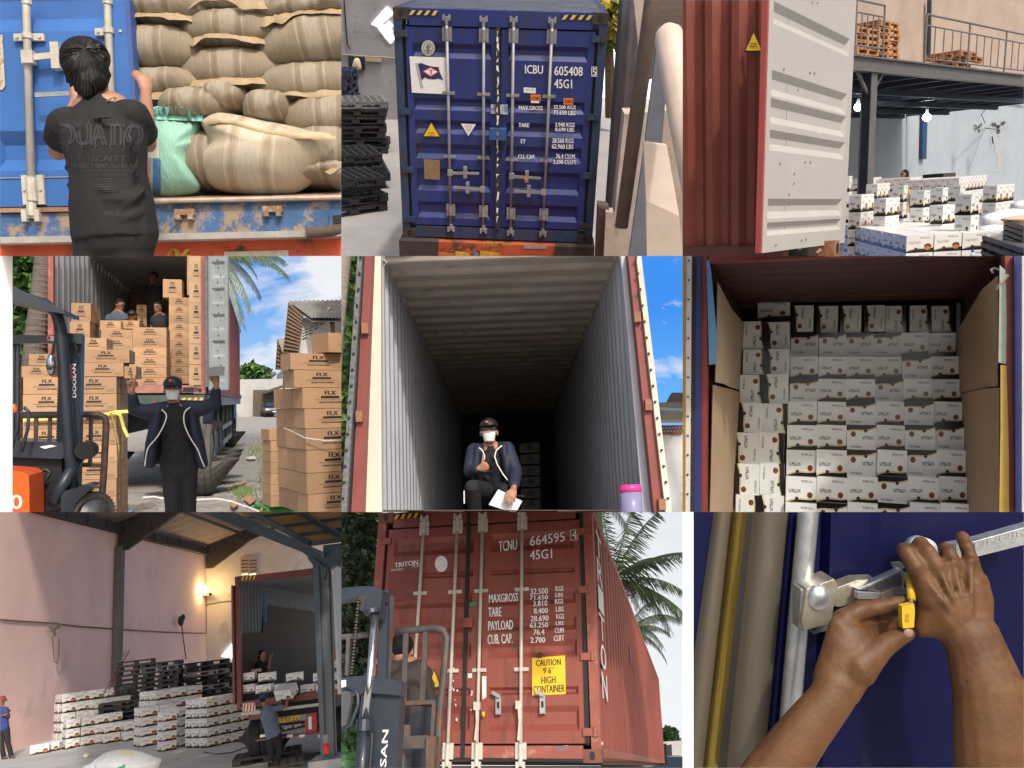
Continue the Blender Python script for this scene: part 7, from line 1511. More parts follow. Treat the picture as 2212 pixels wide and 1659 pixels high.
 strip([(155,30),(172,30),(188,130),(218,480),(212,700),(172,705),(162,300)],Y-.06,'light blue plastic strip hanging at the left wall edge',mat('blue_strip',(.09,.27,.48),.5,0,.15,8))
 strip([(2055,60),(2092,90),(2100,400),(2096,700),(2046,690),(2052,300)],Y-.06,'pale green strap hanging at the right wall edge',mat('pale_strap',(.33,.40,.34),.6,0,.2,10));strip([(2060,705),(2098,710),(2112,1200),(2116,1760),(2050,1760),(2060,1100)],Y-.07,'yellow tape strip down the right wall edge',mat('yellow_tape',(.45,.30,.05),.5,0,.15,8),'tape_strip')
 B().tube([P(2012,110,Y+.1),P(1998,90,Y+.1),P(2020,80,Y+.1),P(2060,92,Y)],.012,6).obj(S,'lashing_hook',GALV,T);B().tube([P(2035,215,Y-.03),P(2070,170,Y-.06),P(2110,122,Y-.06)],.014,8).obj(S,'tied_rope',mat('cream_rope',(.5,.44,.32),.8,0,.2,30),None,True,label='knotted cream rope tied at the top right wall edge',cat='rope')
 # the wall of cartons
 G='white clove cartons packed in the container';r=random.Random(12);cache={}
 def crt(u0,u1,v0,v1,y,ang,lab,d=.34):
  a,c=P(u0-2,v1-1,y),P(u1+1,v0+1,y);W,Hh=c.x-a.x,c.z-a.z;ww,hh=(W,Hh) if ang in (0,180) else (Hh,W)
  rot=Matrix.Rotation(RAD(ang+r.uniform(-.8,.8)),3,'Y') @ Matrix.Rotation(RAD(r.uniform(-1.5,1.5)),3,'Z');cen=Vector(((a.x+c.x)/2,y+d/2+r.uniform(-.02,.03),(a.z+c.z)/2))
  k=(round(ww,2),round(hh,2))
  if k not in cache:cache[k]=uvbox('carton',k[0],d,k[1],[CLOVE_W],0,0,0)
  o=place(S,'clove_carton',cache[k],cen-rot @ Vector((0,0,k[1]/2)),rot=rot,label=lab,cat='carton',group=G);ID_OF[o.name]=next_id()
 ve=[495,650,797,945,1097,1260,1435,1607,1790];flips=['111100','000010','100100','001010','001011','001010','000100','010100']
 for k in range(8):
  t=k/7;y=9.75-.75*t;ul=702-38*t;ur=1772+100*t
  for i in range(6):a,c=ul+(ur-ul)*i/6,ul+(ur-ul)*(i+1)/6;crt(a,c,ve[k],ve[k+1],y,180 if flips[k][i]=='1' else 0,f'clove carton, {ORD[k]} row down and {ORD[i]} column of the main wall')
 for i,(a,c) in enumerate(((712,848),(868,1006),(1022,1158),(1178,1312),(1314,1450),(1475,1608),(1616,1755))):crt(a,c,318,495,9.8,90 if i<4 else-90,f'upright clove carton, {ORD[i]} along the very top row')
 crt(490,695,285,418,9.75,0,'single clove carton with large bowl print on the top left corner')
 ve=[424,603,768,955,1145,1348,1555,1760];ul=[390,390,370,365,330,340,342];ur=[692,692,686,680,655,658,655]
 for k in range(7):
  for i in range(2):mid=(ul[k]+ur[k])/2;crt(ul[k] if i==0 else mid,mid if i==0 else ur[k],ve[k],ve[k+1],9.6-.55*k/6,-90 if (i+k // 3)%2==0 else 90,f'upright clove carton, {ORD[k]} down and {ORD[i]} along at the left wall')
 up2=B();up2.prism([P(1775,300,9.7),P(1800,310,9.7),P(1800,800,9.7),P(1775,800,9.7)],(0,.02,0));up2.obj(S,'steel_strip',mat('dim_steel',(.16,.17,.19),.5,.3),None,label='narrow grey steel strip between the carton wall and the liner',cat='strip')
# ================================================================== 7: warehouse with pink wall, cartons being loaded into a container
def build_p7():
 S=new_set(0,2,1.57,-16.91,-6.19);P=S.P;zf=-2.342;xw,yw,hw=-18.35,54.7,9.15;zt=zf+hw
 PINK=mat('pink_glow_plaster',(.86,.59,.53),.9,0,.10,.35,.08,8,rust=(.72,.53,.48),rust_amt=.28,rust_s=.3);BEI=mat('beige_plaster',(.62,.55,.50),.9,0,.12,.4,.08,8,rust=(.50,.44,.40),rust_amt=.3,rust_s=.4)  # left wall: pink glow of reflected light is put into the plaster colour
 B().box(xw-.3,xw,8,yw+.3,zf,zt).obj(S,'left_wall',PINK,kind='structure');B().box(xw,12,yw,yw+.3,zf,zt+8).obj(S,'back_wall',BEI,kind='structure')
 B().face([(-30,9,zf),(14,9,zf),(14,yw,zf),(-30,yw,zf)]).obj(S,'floor',mat('warehouse_concrete',(.64,.60,.56),.7,0,.18,.5,.1,18,rust=(.52,.48,.44),rust_amt=.35,rust_s=.6),kind='structure')
 DK=mat('dark_roof_steel',(.045,.035,.032),.7,.1,.3,2,rust=(.11,.06,.045),rust_amt=.35);BS=mat('blue_grey_steel',(.085,.12,.155),.5,.15,.25,3,.05,20,rust=(.15,.15,.15),rust_amt=.2)
 rf=thing(S,'roof','corrugated roof with dark steel beams above the pink wall','roof',(xw,30,zt));sl=.30
 q=B();n=60;rows=[]
 for i in range(n):y=14+(yw-14)*i/(n-1);rows.append([(xw-.2,y,zt+.35+.07*(i%2)),(xw+22,y,zt+.35+22*sl+.07*(i%2))])
 q.sheet(rows);q.obj(S,'roof_sheet',mat('roof_sheet_brown',(.30,.24,.22),.7,0,.2,1.2,rust=(.2,.14,.12),rust_amt=.3),rf)
 B().box(xw-.1,xw+.35,10,yw,zt-.15,zt+.30).obj(S,'eave_beam',DK,rf)
 for i in range(9):y=41.4+(i-4)*1.9;B().box(xw+.34,xw+.40,y,y+.09,zt-.15,zt+.3).obj(S,'beam_stiffener',DK,rf)
 for y in (41.4,yw-.35):
  if y<50:B().bar((xw+.2,y,zt-.8),(xw+.2,y,zf),.42,.32,up=(1,0,0)).obj(S,'wall_column',mat('grey_wall_column',(.13,.125,.12),.6,.1,.25,2),rf)
  q=B();q.prism([(xw+.1,y,zt-1.0),(xw+.5,y,zt-1.0),(xw+3.0,y,zt+.55),(xw+16,y,zt+.2+16*sl-.2),(xw+16,y,zt+.2+16*sl+.25),(xw+.1,y,zt+.4)],(0,.3,0));q.obj(S,'rafter',DK,rf)
 for k in range(6):x=xw+2.5+k*2.4;B().bar((x,20,zt+.25+(x-xw)*sl),(x,yw,zt+.25+(x-xw)*sl),.12,.16).obj(S,'purlin',DK,rf)
 # wall things
 WX=lambda u,v,off=.06:S.X(u,v,xw+off)
 B().tube([WX(u,v+4*math.sin(u*.03)) for u,v in ((-60,697),(150,712),(330,722),(500,738),(700,752),(900,765),(1100,776),(1330,783))],.035,6).obj(S,'wall_cable',mat('brown_cable',(.20,.11,.09),.7),None,label='brown cable sagging along the pink wall',cat='cable')
 p=WX(352,762,.7);fan(S,'wire caged wall fan on the pink wall',p,47*S.m(p),(.75,-.65,0),mat('fan_wire_tan',(.32,.26,.21),.6),mat('fan_tan_dark',(.14,.12,.11),.6),WX(300,770,.05))
 B().tube([WX(u,v,.3) for u,v in ((340,812),(345,900),(352,970),(372,980),(380,930),(383,815))],.022,5).obj(S,'fan_cord',mat('brown_cable',(.20,.11,.09),.7),None,label='looped cord hanging below the wall fan',cat='cord')
 p=WX(1172,706,.4);q=B();q.ell(p,.16,.22,.30,10,8);q.ell(p+Vector((.1,.1,.2)),.12,.15,.18,8,6);q.obj(S,'wall_speaker',BLACK,None,label='small black device high on the pink wall',cat='device');B().tube([WX(1176,730,.2),WX(1190,840,.2),WX(1206,955,.2)],.03,5).obj(S,'device_cord',BLACK,None,label='black cord dropping from the small wall device',cat='cord')
 p=P(1330,505,yw-.8);LM=thing(S,'wall_lamp','glowing yellow lamp in the warehouse corner','lamp',p);B().ell(p,.22,.22,.22,14,10).obj(S,'bulb',mat('lit_yellow_bulb',(1,.78,.32),.5,0,0,emit=25),LM,True);B().box(p.x-.25,p.x+.25,p.y,p.y+.5,p.z-.38,p.z-.2).obj(S,'bracket',DK,LM)
 ll=bpy.data.lights.new('lamp_light','POINT');ll.energy=150;ll.color=(1,.72,.25);ll.shadow_soft_size=.25;lo=bpy.data.objects.new('lamp_light',ll);COL.objects.link(lo);lo.parent=LM;lo.location=(0,-.35,-.1)
 B().tube([P(1335,540,yw-.06),P(1336,790,yw-.06)],.03,5).obj(S,'lamp_cable',mat('brown_cable',(.20,.11,.09),.7),None,label='thin cable running down the corner below the lamp',cat='cable');B().tube([P(1338,600,yw-.05),P(1420,585,yw-.05),P(1505,575,yw-.05)],.025,5).obj(S,'branch_cable',mat('brown_cable',(.20,.11,.09),.7),None,label='thin cable crossing the beige wall to the container',cat='cable')
 V=thing(S,'vent_block','small brick lattice vent high on the beige wall','vent',P(1615,405,yw));B().box(P(1562,400,yw).x,P(1668,400,yw).x,yw-.08,yw-.02,P(1615,408,yw).z,P(1615,285,yw).z).obj(S,'frame',mat('vent_tan',(.42,.33,.27),.85),V)
 for k in range(5):
  for i in range(2):a,c=P(1568+i*52,310+k*22+12,yw),P(1610+i*52,310+k*22,yw);B().box(a.x,c.x,yw-.11,yw-.085,a.z,c.z).obj(S,'opening',mat('vent_lit',(1,.9,.8),.5,0,0,emit=1.1) if k==4 else mat('vent_hole',(.10,.075,.06),.9),V)
 q=B();q.prism([P(1435,935,yw-.1),P(1505,852,yw-.1),P(1530,860,yw-.1),P(1530,1010,yw-.1),P(1500,940,yw-.1)],(0,.04,0));q.obj(S,'bright_vent',mat('daylight_opening',(1,1,1),.5,0,0,emit=3.0),None,label='bright white vent opening beside the container post',cat='window')
 # ---- container and trailer
 O=Vector((-5.82+1.22,19.33,-1.104));w,h,L=2.44,2.9,12;Y=O.y
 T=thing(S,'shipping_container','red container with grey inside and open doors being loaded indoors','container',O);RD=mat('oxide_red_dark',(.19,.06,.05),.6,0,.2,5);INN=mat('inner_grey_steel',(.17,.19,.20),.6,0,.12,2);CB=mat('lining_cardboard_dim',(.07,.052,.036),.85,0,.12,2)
 for s in (-1,1):
  xa=O.x+s*w/2;B().box(min(xa,xa-s*.10),max(xa,xa-s*.10),Y,Y+.14,O.z+.118,O.z+h-.118).obj(S,'corner_post',RD,T)
  q=B();corrugated(q,(xa-s*.02,Y+.14,O.z),(0,1,0),(0,0,1),(-s,0,0),L,h-.1,.28,.045);q.obj(S,'wall_lining',INN,T);q=B();corrugated(q,(xa,Y+.14,O.z),(0,1,0),(0,0,1),(-s,0,0),L,h-.1,.28,.045);q.obj(S,'side_wall',RD,T)
  for z in (O.z,O.z+h-.118):casting(S,T,xa,Y,z,RD,1 if s<0 else-1)
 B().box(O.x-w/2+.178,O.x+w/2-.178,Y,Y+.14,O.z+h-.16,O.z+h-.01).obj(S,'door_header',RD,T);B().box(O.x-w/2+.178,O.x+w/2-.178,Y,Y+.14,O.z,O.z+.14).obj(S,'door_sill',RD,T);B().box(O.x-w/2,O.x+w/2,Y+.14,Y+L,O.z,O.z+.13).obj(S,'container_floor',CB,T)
 q=B();corrugated(q,(O.x-w/2,Y+.1,O.z+h-.14),(0,1,0),(1,0,0),(0,0,1),L,w,.25,.03);q.obj(S,'roof',INN,T);B().box(O.x-w/2,O.x+w/2,Y+L,Y+L+.1,O.z,O.z+h).obj(S,'end_wall',BLACK,T)
 B().box(O.x-w/2-.06,O.x-w/2-.015,Y-.1,Y+1.1,O.z+.1,O.z+h-.2).obj(S,'open_door',RD,T)
 stripes(S,T,1562,418,1660,446,Y,4,(BLACK,YELLOW),lift=.004,slope=-12)
 for i in range(3):pp=P(1705+i*90,440-i*20,Y);B().box(pp.x-.05,pp.x+.05,Y-.03,Y,pp.z-.02,pp.z+.02).obj(S,'cam_keeper',RD,T)
 xa=O.x-w/2+.09
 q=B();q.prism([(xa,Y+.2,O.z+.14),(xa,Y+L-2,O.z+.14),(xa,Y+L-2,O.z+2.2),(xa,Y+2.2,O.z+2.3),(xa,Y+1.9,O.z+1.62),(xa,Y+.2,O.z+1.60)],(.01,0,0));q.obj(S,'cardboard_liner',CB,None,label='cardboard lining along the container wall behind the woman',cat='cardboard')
 q=B();q.prism([P(1703,515,Y+1.3),P(1726,515,Y+1.3),P(1728,715,Y+1.3),P(1708,715,Y+1.3)],(0,.01,0));q.obj(S,'blue_strip',mat('blue_strip7',(.03,.19,.36),.5),None,label='blue strip hanging on the grey container wall',cat='strap')
 B().box(O.x+w/2+.01,O.x+w/2+.06,Y-1.1,Y-.05,O.z+.1,O.z+h-.1).obj(S,'white_door',mat('white_door_paint',(.66,.68,.67),.6),T)
 C=thing(S,'semi_trailer','red trailer tail with yellow plate and white bumper under the container','trailer',(O.x,Y,zf));WB=mat('worn_white_bumper',(.52,.50,.46),.6,0,.2,5,rust=(.25,.17,.13),rust_amt=.25)
 def pb(nm,u0,u1,v0,v1,m_,dep=Y-.05,th=.15):a,c=P(u0,v1,dep),P(u1,v0,dep);return B().box(a.x,c.x,dep,dep+th,a.z,c.z).obj(S,nm,m_,C)
 pb('bumper',1562,2150,1246,1302,WB,Y-.12);stripes(S,C,1574,1240,1655,1295,Y-.125,4,(mat('reflective_white',(.65,.6,.52),.5),mat('reflective_red',(.5,.04,.03),.5)),lift=.003,slope=-6)
 pb('lamp_box',1612,1800,1304,1350,RD);pb('plate_board',1800,1985,1308,1372,mat('plate_board',(.25,.24,.22),.7),Y-.08);o=pb('number_plate',1812,1945,1318,1364,YELLOW,Y-.10,.01);q=B();pxtext(S,q,'B 9035 ZUU',1822,1328,1938,1354,Y-.10,lift=.004,bold=.004);q.obj(S,'lettering',INK,o)
 pb('tail_light_panel',1978,2048,1300,1432,mat('tail_red',(.40,.035,.03),.5));pb('reflector',2000,2018,1325,1410,WHITE,Y-.07,.01);pb('under_run_beam',1655,2110,1430,1476,RD,Y-.1)
 for u in (1685,1860,1940,2060):pb('reflector',u,u+36,1440,1462,WHITE,Y-.106,.005)
 for s in (-1,1):
  for d in (0,.35):wheel(S,C,(O.x+s*(.72+d*.8),Y+.9,zf+.48),.48,.28,(1,0,0),rim=RD)
 B().box(O.x-.8,O.x+.8,Y+.3,Y+8,O.z-.5,O.z-.02).obj(S,'chassis',mat('chassis_dark',(.03,.025,.025),.7),C)
 # cartons on the sill
 G='white clove cartons at the container mouth'
 def cb(u0,u1,v0,v1,dep,lab,rot=0,d=.42,grp=G,mi=1):a,c=P(u0,v1,dep),P(u1,v0,dep);clove(S,((a.x+c.x)/2,dep+d/2,a.z),c.x-a.x,d,c.z-a.z,rot,lab,grp,mi)
 for i,(a,c) in enumerate(((1550,1642),(1666,1768),(1846,1948),(2022,2120),(2125,2212))):cb(a,c,1036,1106,Y+.2,f'white carton, {ORD[i]} in the upper row on the sill',rot=6)
 for i,(a,c) in enumerate(((1552,1645),(1650,1752),(1776,1832),(1942,2034),(2040,2110),(2140,2212))):cb(a,c,1112,1184,Y+.18,f'white carton, {ORD[i]} in the lower row on the sill',rot=4)
 cb(1602,1690,1013,1050,Y+.8,'white carton lying behind the upper row by the woman');cb(2150,2200,945,1030,Y+.7,'white carton near the white door above the upper row')
 clove(S,P(1868,1205,Y-.35),.42,.32,.27,Matrix.Rotation(RAD(-20),3,'Z') @ Matrix.Rotation(RAD(24),3,'X'),'tilted white carton being lifted by the man in the blue cap',G)
 # ---- floor stacks of cartons
 G2='white clove cartons stacked on the warehouse floor'
 fl=lambda u,v:S.Z(u,v,zf).y
 def stack(u,v,na,nb,nz,where,ang=48,w_=.50,d_=.48,h_=.263,jit=.014):
  C_=S.Z(u,v,zf);f=S.m(C_)*228;a=Vector((math.cos(RAD(ang)),math.sin(RAD(ang)),0));b_=Vector((-a.y,a.x,0));h_*=f
  clove_stack(S,Vector((C_.x,C_.y,zf+nz*h_+.004)),a*w_*f*na,b_*d_*f*nb,na,nb,nz,h_,where,G2,0,jit*f,u)
 stack(1340,1530,11,3,5,'big block by the trailer',50,.38,.38)
 stack(1045,1557,1,1,4,'single column before the block',40,.42,.40);stack(1160,1525,1,2,4,'pair column left of the block',48,.44,.44)
 stack(905,1528,2,2,4,'column hiding the crouched worker',35,.50,.40);stack(1000,1480,3,3,5,'rear rows behind the worker',40,.46,.46)
 stack(800,1490,1,1,2,'low pair at the centre gap',35,.46,.40)
 stack(425,1540,4,1,3,'left pile front part',42,.38,.38);stack(390,1500,5,2,5,'left pile rear part',42,.38,.38);stack(670,1505,2,1,2,'left pile end by the gap',40,.46,.46);stack(600,1475,2,2,4,'left pile tall end',40,.5,.46)
 stack(190,1580,1,1,1,'low carton by the standing person',25,.50,.46);stack(272,1562,1,1,1,'low carton next toward the pile',25,.42,.46)
 # ---- black pallets
 PM=pallet_mesh(1.4,1.2,.17,PALLETM);PB=pallet_mesh(1.4,1.2,.17,PALLETB);PP=pallet_mesh(1.4,1.2,.17,mat('dusty_pink_plastic',(.25,.20,.20),.5,0,.3,6));GP='black plastic pallets stacked by the pink wall';r=random.Random(8)
 for (u,vt,dep,rz,nm,bl) in ((880,955,35,20,'leftmost tall stack',9),(1060,962,35,10,'second tall stack',1),(1220,968,35.5,14,'third tall stack',1),(1345,945,34,30,'fourth tall stack',99),(1468,952,34.5,35,'stack beside the container post',99),(785,1200,33,15,'low front stack by the cartons',99)):
  zt_=P(u,vt,dep).z;n=int((zt_-zf)/.18);x=P(u,vt,dep).x
  for i in range(n):
   j=n-1-i
   if j>13:continue
   me=PB if j==bl else (PP if (u>1300 and (j*7+u)%3==0) else PM)
   place(S,'plastic_pallet',me,(x+r.uniform(-.05,.05),dep+r.uniform(-.05,.05),zf+.004+i*.18),rz=rz+r.uniform(-5,5),label=f'black plastic pallet, {ORD[j]} from the top in the {nm}',cat='pallet',group=GP)
 FP=pallet_mesh(1.5,1.2,.15,PALLETM)
 for (u,v,rz,lab) in ((1740,1600,12,'black pallet lying flat in front of the trailer'),(1980,1640,14,'black pallet lying flat beside the concrete base')):p=S.Z(u,v,zf);place(S,'plastic_pallet',FP,(p.x,p.y,zf+.004),rz=rz,label=lab,cat='pallet',group='black pallets flat on the floor')
 for i,(a,c,lab,m_) in enumerate((((665,1195),(815,898),'grey broom handle leaning on the wall column',GALV),((705,1150),(836,900),'red broom handle leaning on the wall column',mat('red_handle',(.35,.06,.03),.5)))):B().tube([S.P(*a,33),S.P(*c,36)],.025,8).obj(S,'broom',m_,None,label=lab,cat='broom')
 # ---- blue grey canopy with column in front
 CN=thing(S,'canopy_frame','blue grey steel canopy frame with column and plywood panels','canopy',P(2100,1560,15));yc=15.5
 def cp(nm,pts,dep,th,m_=BS):q=B();q.prism([P(u,v,dep) for u,v in pts],(0,th,0));return q.obj(S,nm,m_,CN)
 cp('column_flange',[(2026,350),(2066,350),(2108,1585),(2078,1585)],yc-.3,.03);cp('column_web',[(2060,350),(2128,350),(2165,1585),(2100,1585)],yc-.2,.03,mat('column_web_grey',(.13,.15,.165),.5,.1,.2,3));cp('column_flange',[(2110,350),(2140,350),(2178,1585),(2150,1585)],yc-.1,.1)
 cp('main_beam',[(1150,-60),(1330,-60),(2050,262),(2110,300),(2100,372),(2010,300),(1960,262)],yc-.1,.2);cp('beam_flange',[(1330,-60),(1380,-60),(2105,262),(2105,290)],yc-.4,.1,BS);cp('side_beam',[(2095,215),(2300,190),(2300,330),(2180,345),(2120,385),(2090,385)],yc-.15,.2);cp('bracket',[(1985,290),(2030,300),(2120,372),(2100,440)],yc-.25,.05)
 PLY=mat('plywood_panel',(.72,.43,.17),.7,0,.2,1.5,.05,20,stretch=(.5,3,1))
 grid=[[(1480,-80),(1640,-80),(1800,-80),(1960,-80),(2130,-80),(2300,-80)],[(1590,45),(1700,30),(1880,15),(2050,0),(2220,-20),(2400,-40)],[(1760,108),(1880,95),(2035,75),(2160,55),(2290,40),(2420,20)],[(1890,158),(2010,148),(2150,132),(2260,118),(2380,100),(2500,80)],[(2010,205),(2120,198),(2260,185),(2380,170),(2480,150),(2600,130)]]
 dg=lambda i:yc+2.2-i*.55
 for i in range(4):
  for j in range(5):q=B();q.prism([P(*grid[i][j],dg(i)),P(*grid[i][j+1],dg(i)),P(*grid[i+1][j+1],dg(i+1)),P(*grid[i+1][j],dg(i+1))],(0,0,.02));q.obj(S,'plywood_panel',PLY,CN)
 for i in range(5):B().bar(P(*grid[i][0],dg(i)-.05),P(*grid[i][5],dg(i)-.05),.07,.09).obj(S,'joist',BS,CN)
 for j in (0,2,4):B().bar(P(*grid[0][j],dg(0)-.1),P(*grid[4][j],dg(4)-.1),.08,.1).obj(S,'joist',BS,CN)
 p=P(2125,1640,yc-.1);q=B();q.box(p.x-.26,p.x+.4,yc-.5,yc+.3,zf-.2,P(2100,1585,yc).z);q.obj(S,'column_base',mat('blue_stained_concrete',(.30,.34,.36),.85,0,.3,3,.2,20,rust=(.45,.42,.4),rust_amt=.4),None,label='stained concrete block under the blue grey column',cat='base')
 p=P(2115,1565,yc-.55);T3=thing(S,'red_cup','red plastic cup on the concrete base','cup',p);s=S.m(p);B().tube([p,p+Vector((0,0,62*s))],[18*s,22*s],14).obj(S,'cup',mat('red_plastic',(.70,.035,.02),.4),T3,True);B().tube([p+Vector((0,0,62*s)),p+Vector((0,0,112*s))],[19*s,20*s],12,cap=False).obj(S,'clear_sleeve',mat('clear_sleeve',(.5,.5,.5),.2,0,0,alpha=.3),T3,True)
 # ---- sack and litter in front
 WS=mat('white_woven_sack7',(.70,.72,.73),.6,0,.12,5,.3,25);TS=thing(S,'white_sack','white woven sack with teal stripe lying in the foreground','sack',P(800,1700,12));ys=12.0
 q=pillow(S,[(535,1665),(600,1620),(680,1562),(790,1538),(900,1555),(990,1590),(1040,1605),(1030,1640),(990,1700),(800,1790),(600,1760)],ys,.35,.35,seed=2,wob=.03);bag=q.obj(S,'bag',WS,TS,True);bv=bvh_of(bag,S)
 k=B();k.sheet([[S.P(u,v,11),S.P(u,v+d,11)] for u,v,d in ((755,1659,20),(810,1632,24),(880,1614,24),(950,1604,22),(1022,1598,16))]);k=wrap_on(S,k,bv,.006);k.f and k.obj(S,'teal_stripe',mat('teal_print',(.04,.33,.27),.6),TS)
 k=B();k.sheet([[S.P(u,v,11),S.P(u+8,v+3,11)] for u,v in ((690,1566),(650,1600),(620,1640),(605,1675))]);k=wrap_on(S,k,bv,.006);k.f and k.obj(S,'pink_stripe',mat('pink_print',(.55,.38,.40),.6),TS)
 k=subdiv_rect(B(),S,758,1545,870,1578,11);k=wrap_on(S,k,bv,.006);k.f and k.obj(S,'paper_patch',mat('cream_paper',(.75,.70,.48),.7),TS)
 for i,(u,v,s_,lab) in enumerate(((560,1592,.16,'crumpled yellow paper ball on the floor'),(520,1527,.28,'flat paper scrap near the left pile'),(1312,1584,.3,'flat paper scrap before the big block'),(1700,1636,.3,'cream paper scrap beside the flat pallet'),(1160,1560,.25,'faint paper scrap beside the single column'))):
  p=S.Z(u,v,zf);r2=random.Random(i);b=B()
  if i==0:b.ell(p+Vector((0,0,.06)),.1,.1,.07,8,6)
  else:b.prism([p+Vector((s_*math.cos(a)*r2.uniform(.6,1),s_*.6*math.sin(a),.012)) for a in (0,1.3,2.4,3.6,5)],(0,0,.01))
  b.obj(S,'paper_scrap',mat('cream_paper',(.75,.70,.48),.7) if i in (0,3) else WHITE,None,label=lab,cat='paper')
 B().tube([S.Z(u,v,zf+.012) for u,v in ((1320,1555),(1400,1570),(1500,1560),(1580,1530),(1650,1500),(1690,1480))],.014,5).obj(S,'floor_cable',BLACK,None,label='dark cable snaking across the floor to the trailer',cat='cable')
 # ---- people
 SK2=mat('tan_skin',(.24,.115,.07),.5)
 y=Y-.75;Q=lambda u,v,d=0:P(u,v,y+d)
 J=dict(head=Q(1708,1215),neck=Q(1722,1258),shL=Q(1712,1285,-.05),shR=Q(1800,1270,.05),elL=Q(1775,1300,.18),wrL=Q(1822,1225,.3),elR=Q(1856,1262,.12),wrR=Q(1862,1200,.28),pelvis=Q(1772,1440),hipL=Q(1752,1455),hipR=Q(1800,1455),knL=Q(1758,1560),knR=Q(1812,1555),anL=Q(1752,1690),anR=Q(1780,1700))
 person(S,'man in blue cap, blue shirt and black shorts lifting a carton',J,k=.98,vox=.014,skin=SK2,shirt=mat('slate_tee',(.10,.13,.20),.85,0,.2,8,.3,20),pants=mat('black_shorts',(.012,.012,.014),.85),shorts=True,fwd=(.45,1,.1),cap=mat('blue_cap7',(.02,.04,.12),.8),hair='short',eyes=False,sleeve=.6,hem=.06,torso_w=.95)
 yl=fl(40,1600);Q=lambda u,v,d=0:P(u,v,yl+d);DN=mat('dark_trousers',(.02,.02,.022),.85)
 J=dict(head=Q(15,1222),neck=Q(10,1262),shL=Q(-25,1282),shR=Q(40,1280),elL=Q(-25,1335),wrL=Q(20,1318,-.2),elR=Q(52,1330),wrR=Q(45,1305,-.22),pelvis=Q(15,1400),hipL=Q(0,1405),hipR=Q(38,1405),knL=Q(8,1495),knR=Q(52,1495),anL=Q(25,1590),anR=Q(75,1585))
 person(S,'person in red cap and blue shirt looking at a phone by the wall',J,k=1.22,vox=.016,skin=SK2,shirt=mat('royal_blue_shirt',(.03,.05,.22),.8,0,.2,8,.3,20),pants=DN,fwd=(.75,-.5,-.25),cap=mat('red_cap',(.22,.05,.035),.8),shoes=BLACK,sleeve=1.3,hem=.05)
 p=Q(58,1290,-.28);B().box(p.x-.04,p.x+.05,p.y,p.y+.02,p.z-.02,p.z+.035).obj(S,'phone',BLACK,None,label='dark phone in the hands of the person in the red cap',cat='phone')
 yk=Y+1.0;Q=lambda u,v,d=0:P(u,v,yk+d);J=dict(head=Q(1700,925),neck=Q(1688,962),shL=Q(1668,985),shR=Q(1728,982),elL=Q(1660,1040),wrL=Q(1690,1060,-.1),elR=Q(1742,1010,-.05),wrR=Q(1750,955,-.15),pelvis=Q(1695,1100))
 person(S,'woman in black with tied dark hair holding up a phone in the container',J,k=.92,vox=.014,shirt=mat('black_tee7',(.010,.010,.012),.85),fwd=(.85,-.45,0),hair='long',legs=False,sleeve=.6)
 p=Q(1760,925,-.18);B().box(p.x-.012,p.x+.012,p.y,p.y+.06,p.z-.03,p.z+.06).obj(S,'phone',BLACK,None,label='phone raised by the woman inside the container',cat='phone')
 yc_=fl(935,1480);Q=lambda u,v,d=0:P(u,v,yc_+d);J=dict(head=Q(935,1312),neck=Q(935,1352),shL=Q(900,1372),shR=Q(970,1372),elL=Q(895,1440),elR=Q(975,1440),wrL=Q(915,1470,-.1),wrR=Q(955,1470,-.1),pelvis=Q(935,1470))
 person(S,'dark haired worker crouching behind the cartons, only the head showing',J,k=.95,vox=.018,skin=SK2,shirt=mat('brown_tee',(.10,.06,.045),.85),fwd=(.3,-.8,-.5),legs=False)
 q=P(2162,920,Y+.2);J=None;b=B();b.tube([P(2158,900,Y+.2),P(2172,945,Y+.2),P(2165,960,Y+.2)],[.05,.045,.03],8,rounded=True);b.obj(S,'orange_glove',mat('orange_cloth',(.5,.19,.04),.8),None,True,label='orange glove showing beside the column inside the container',cat='glove')
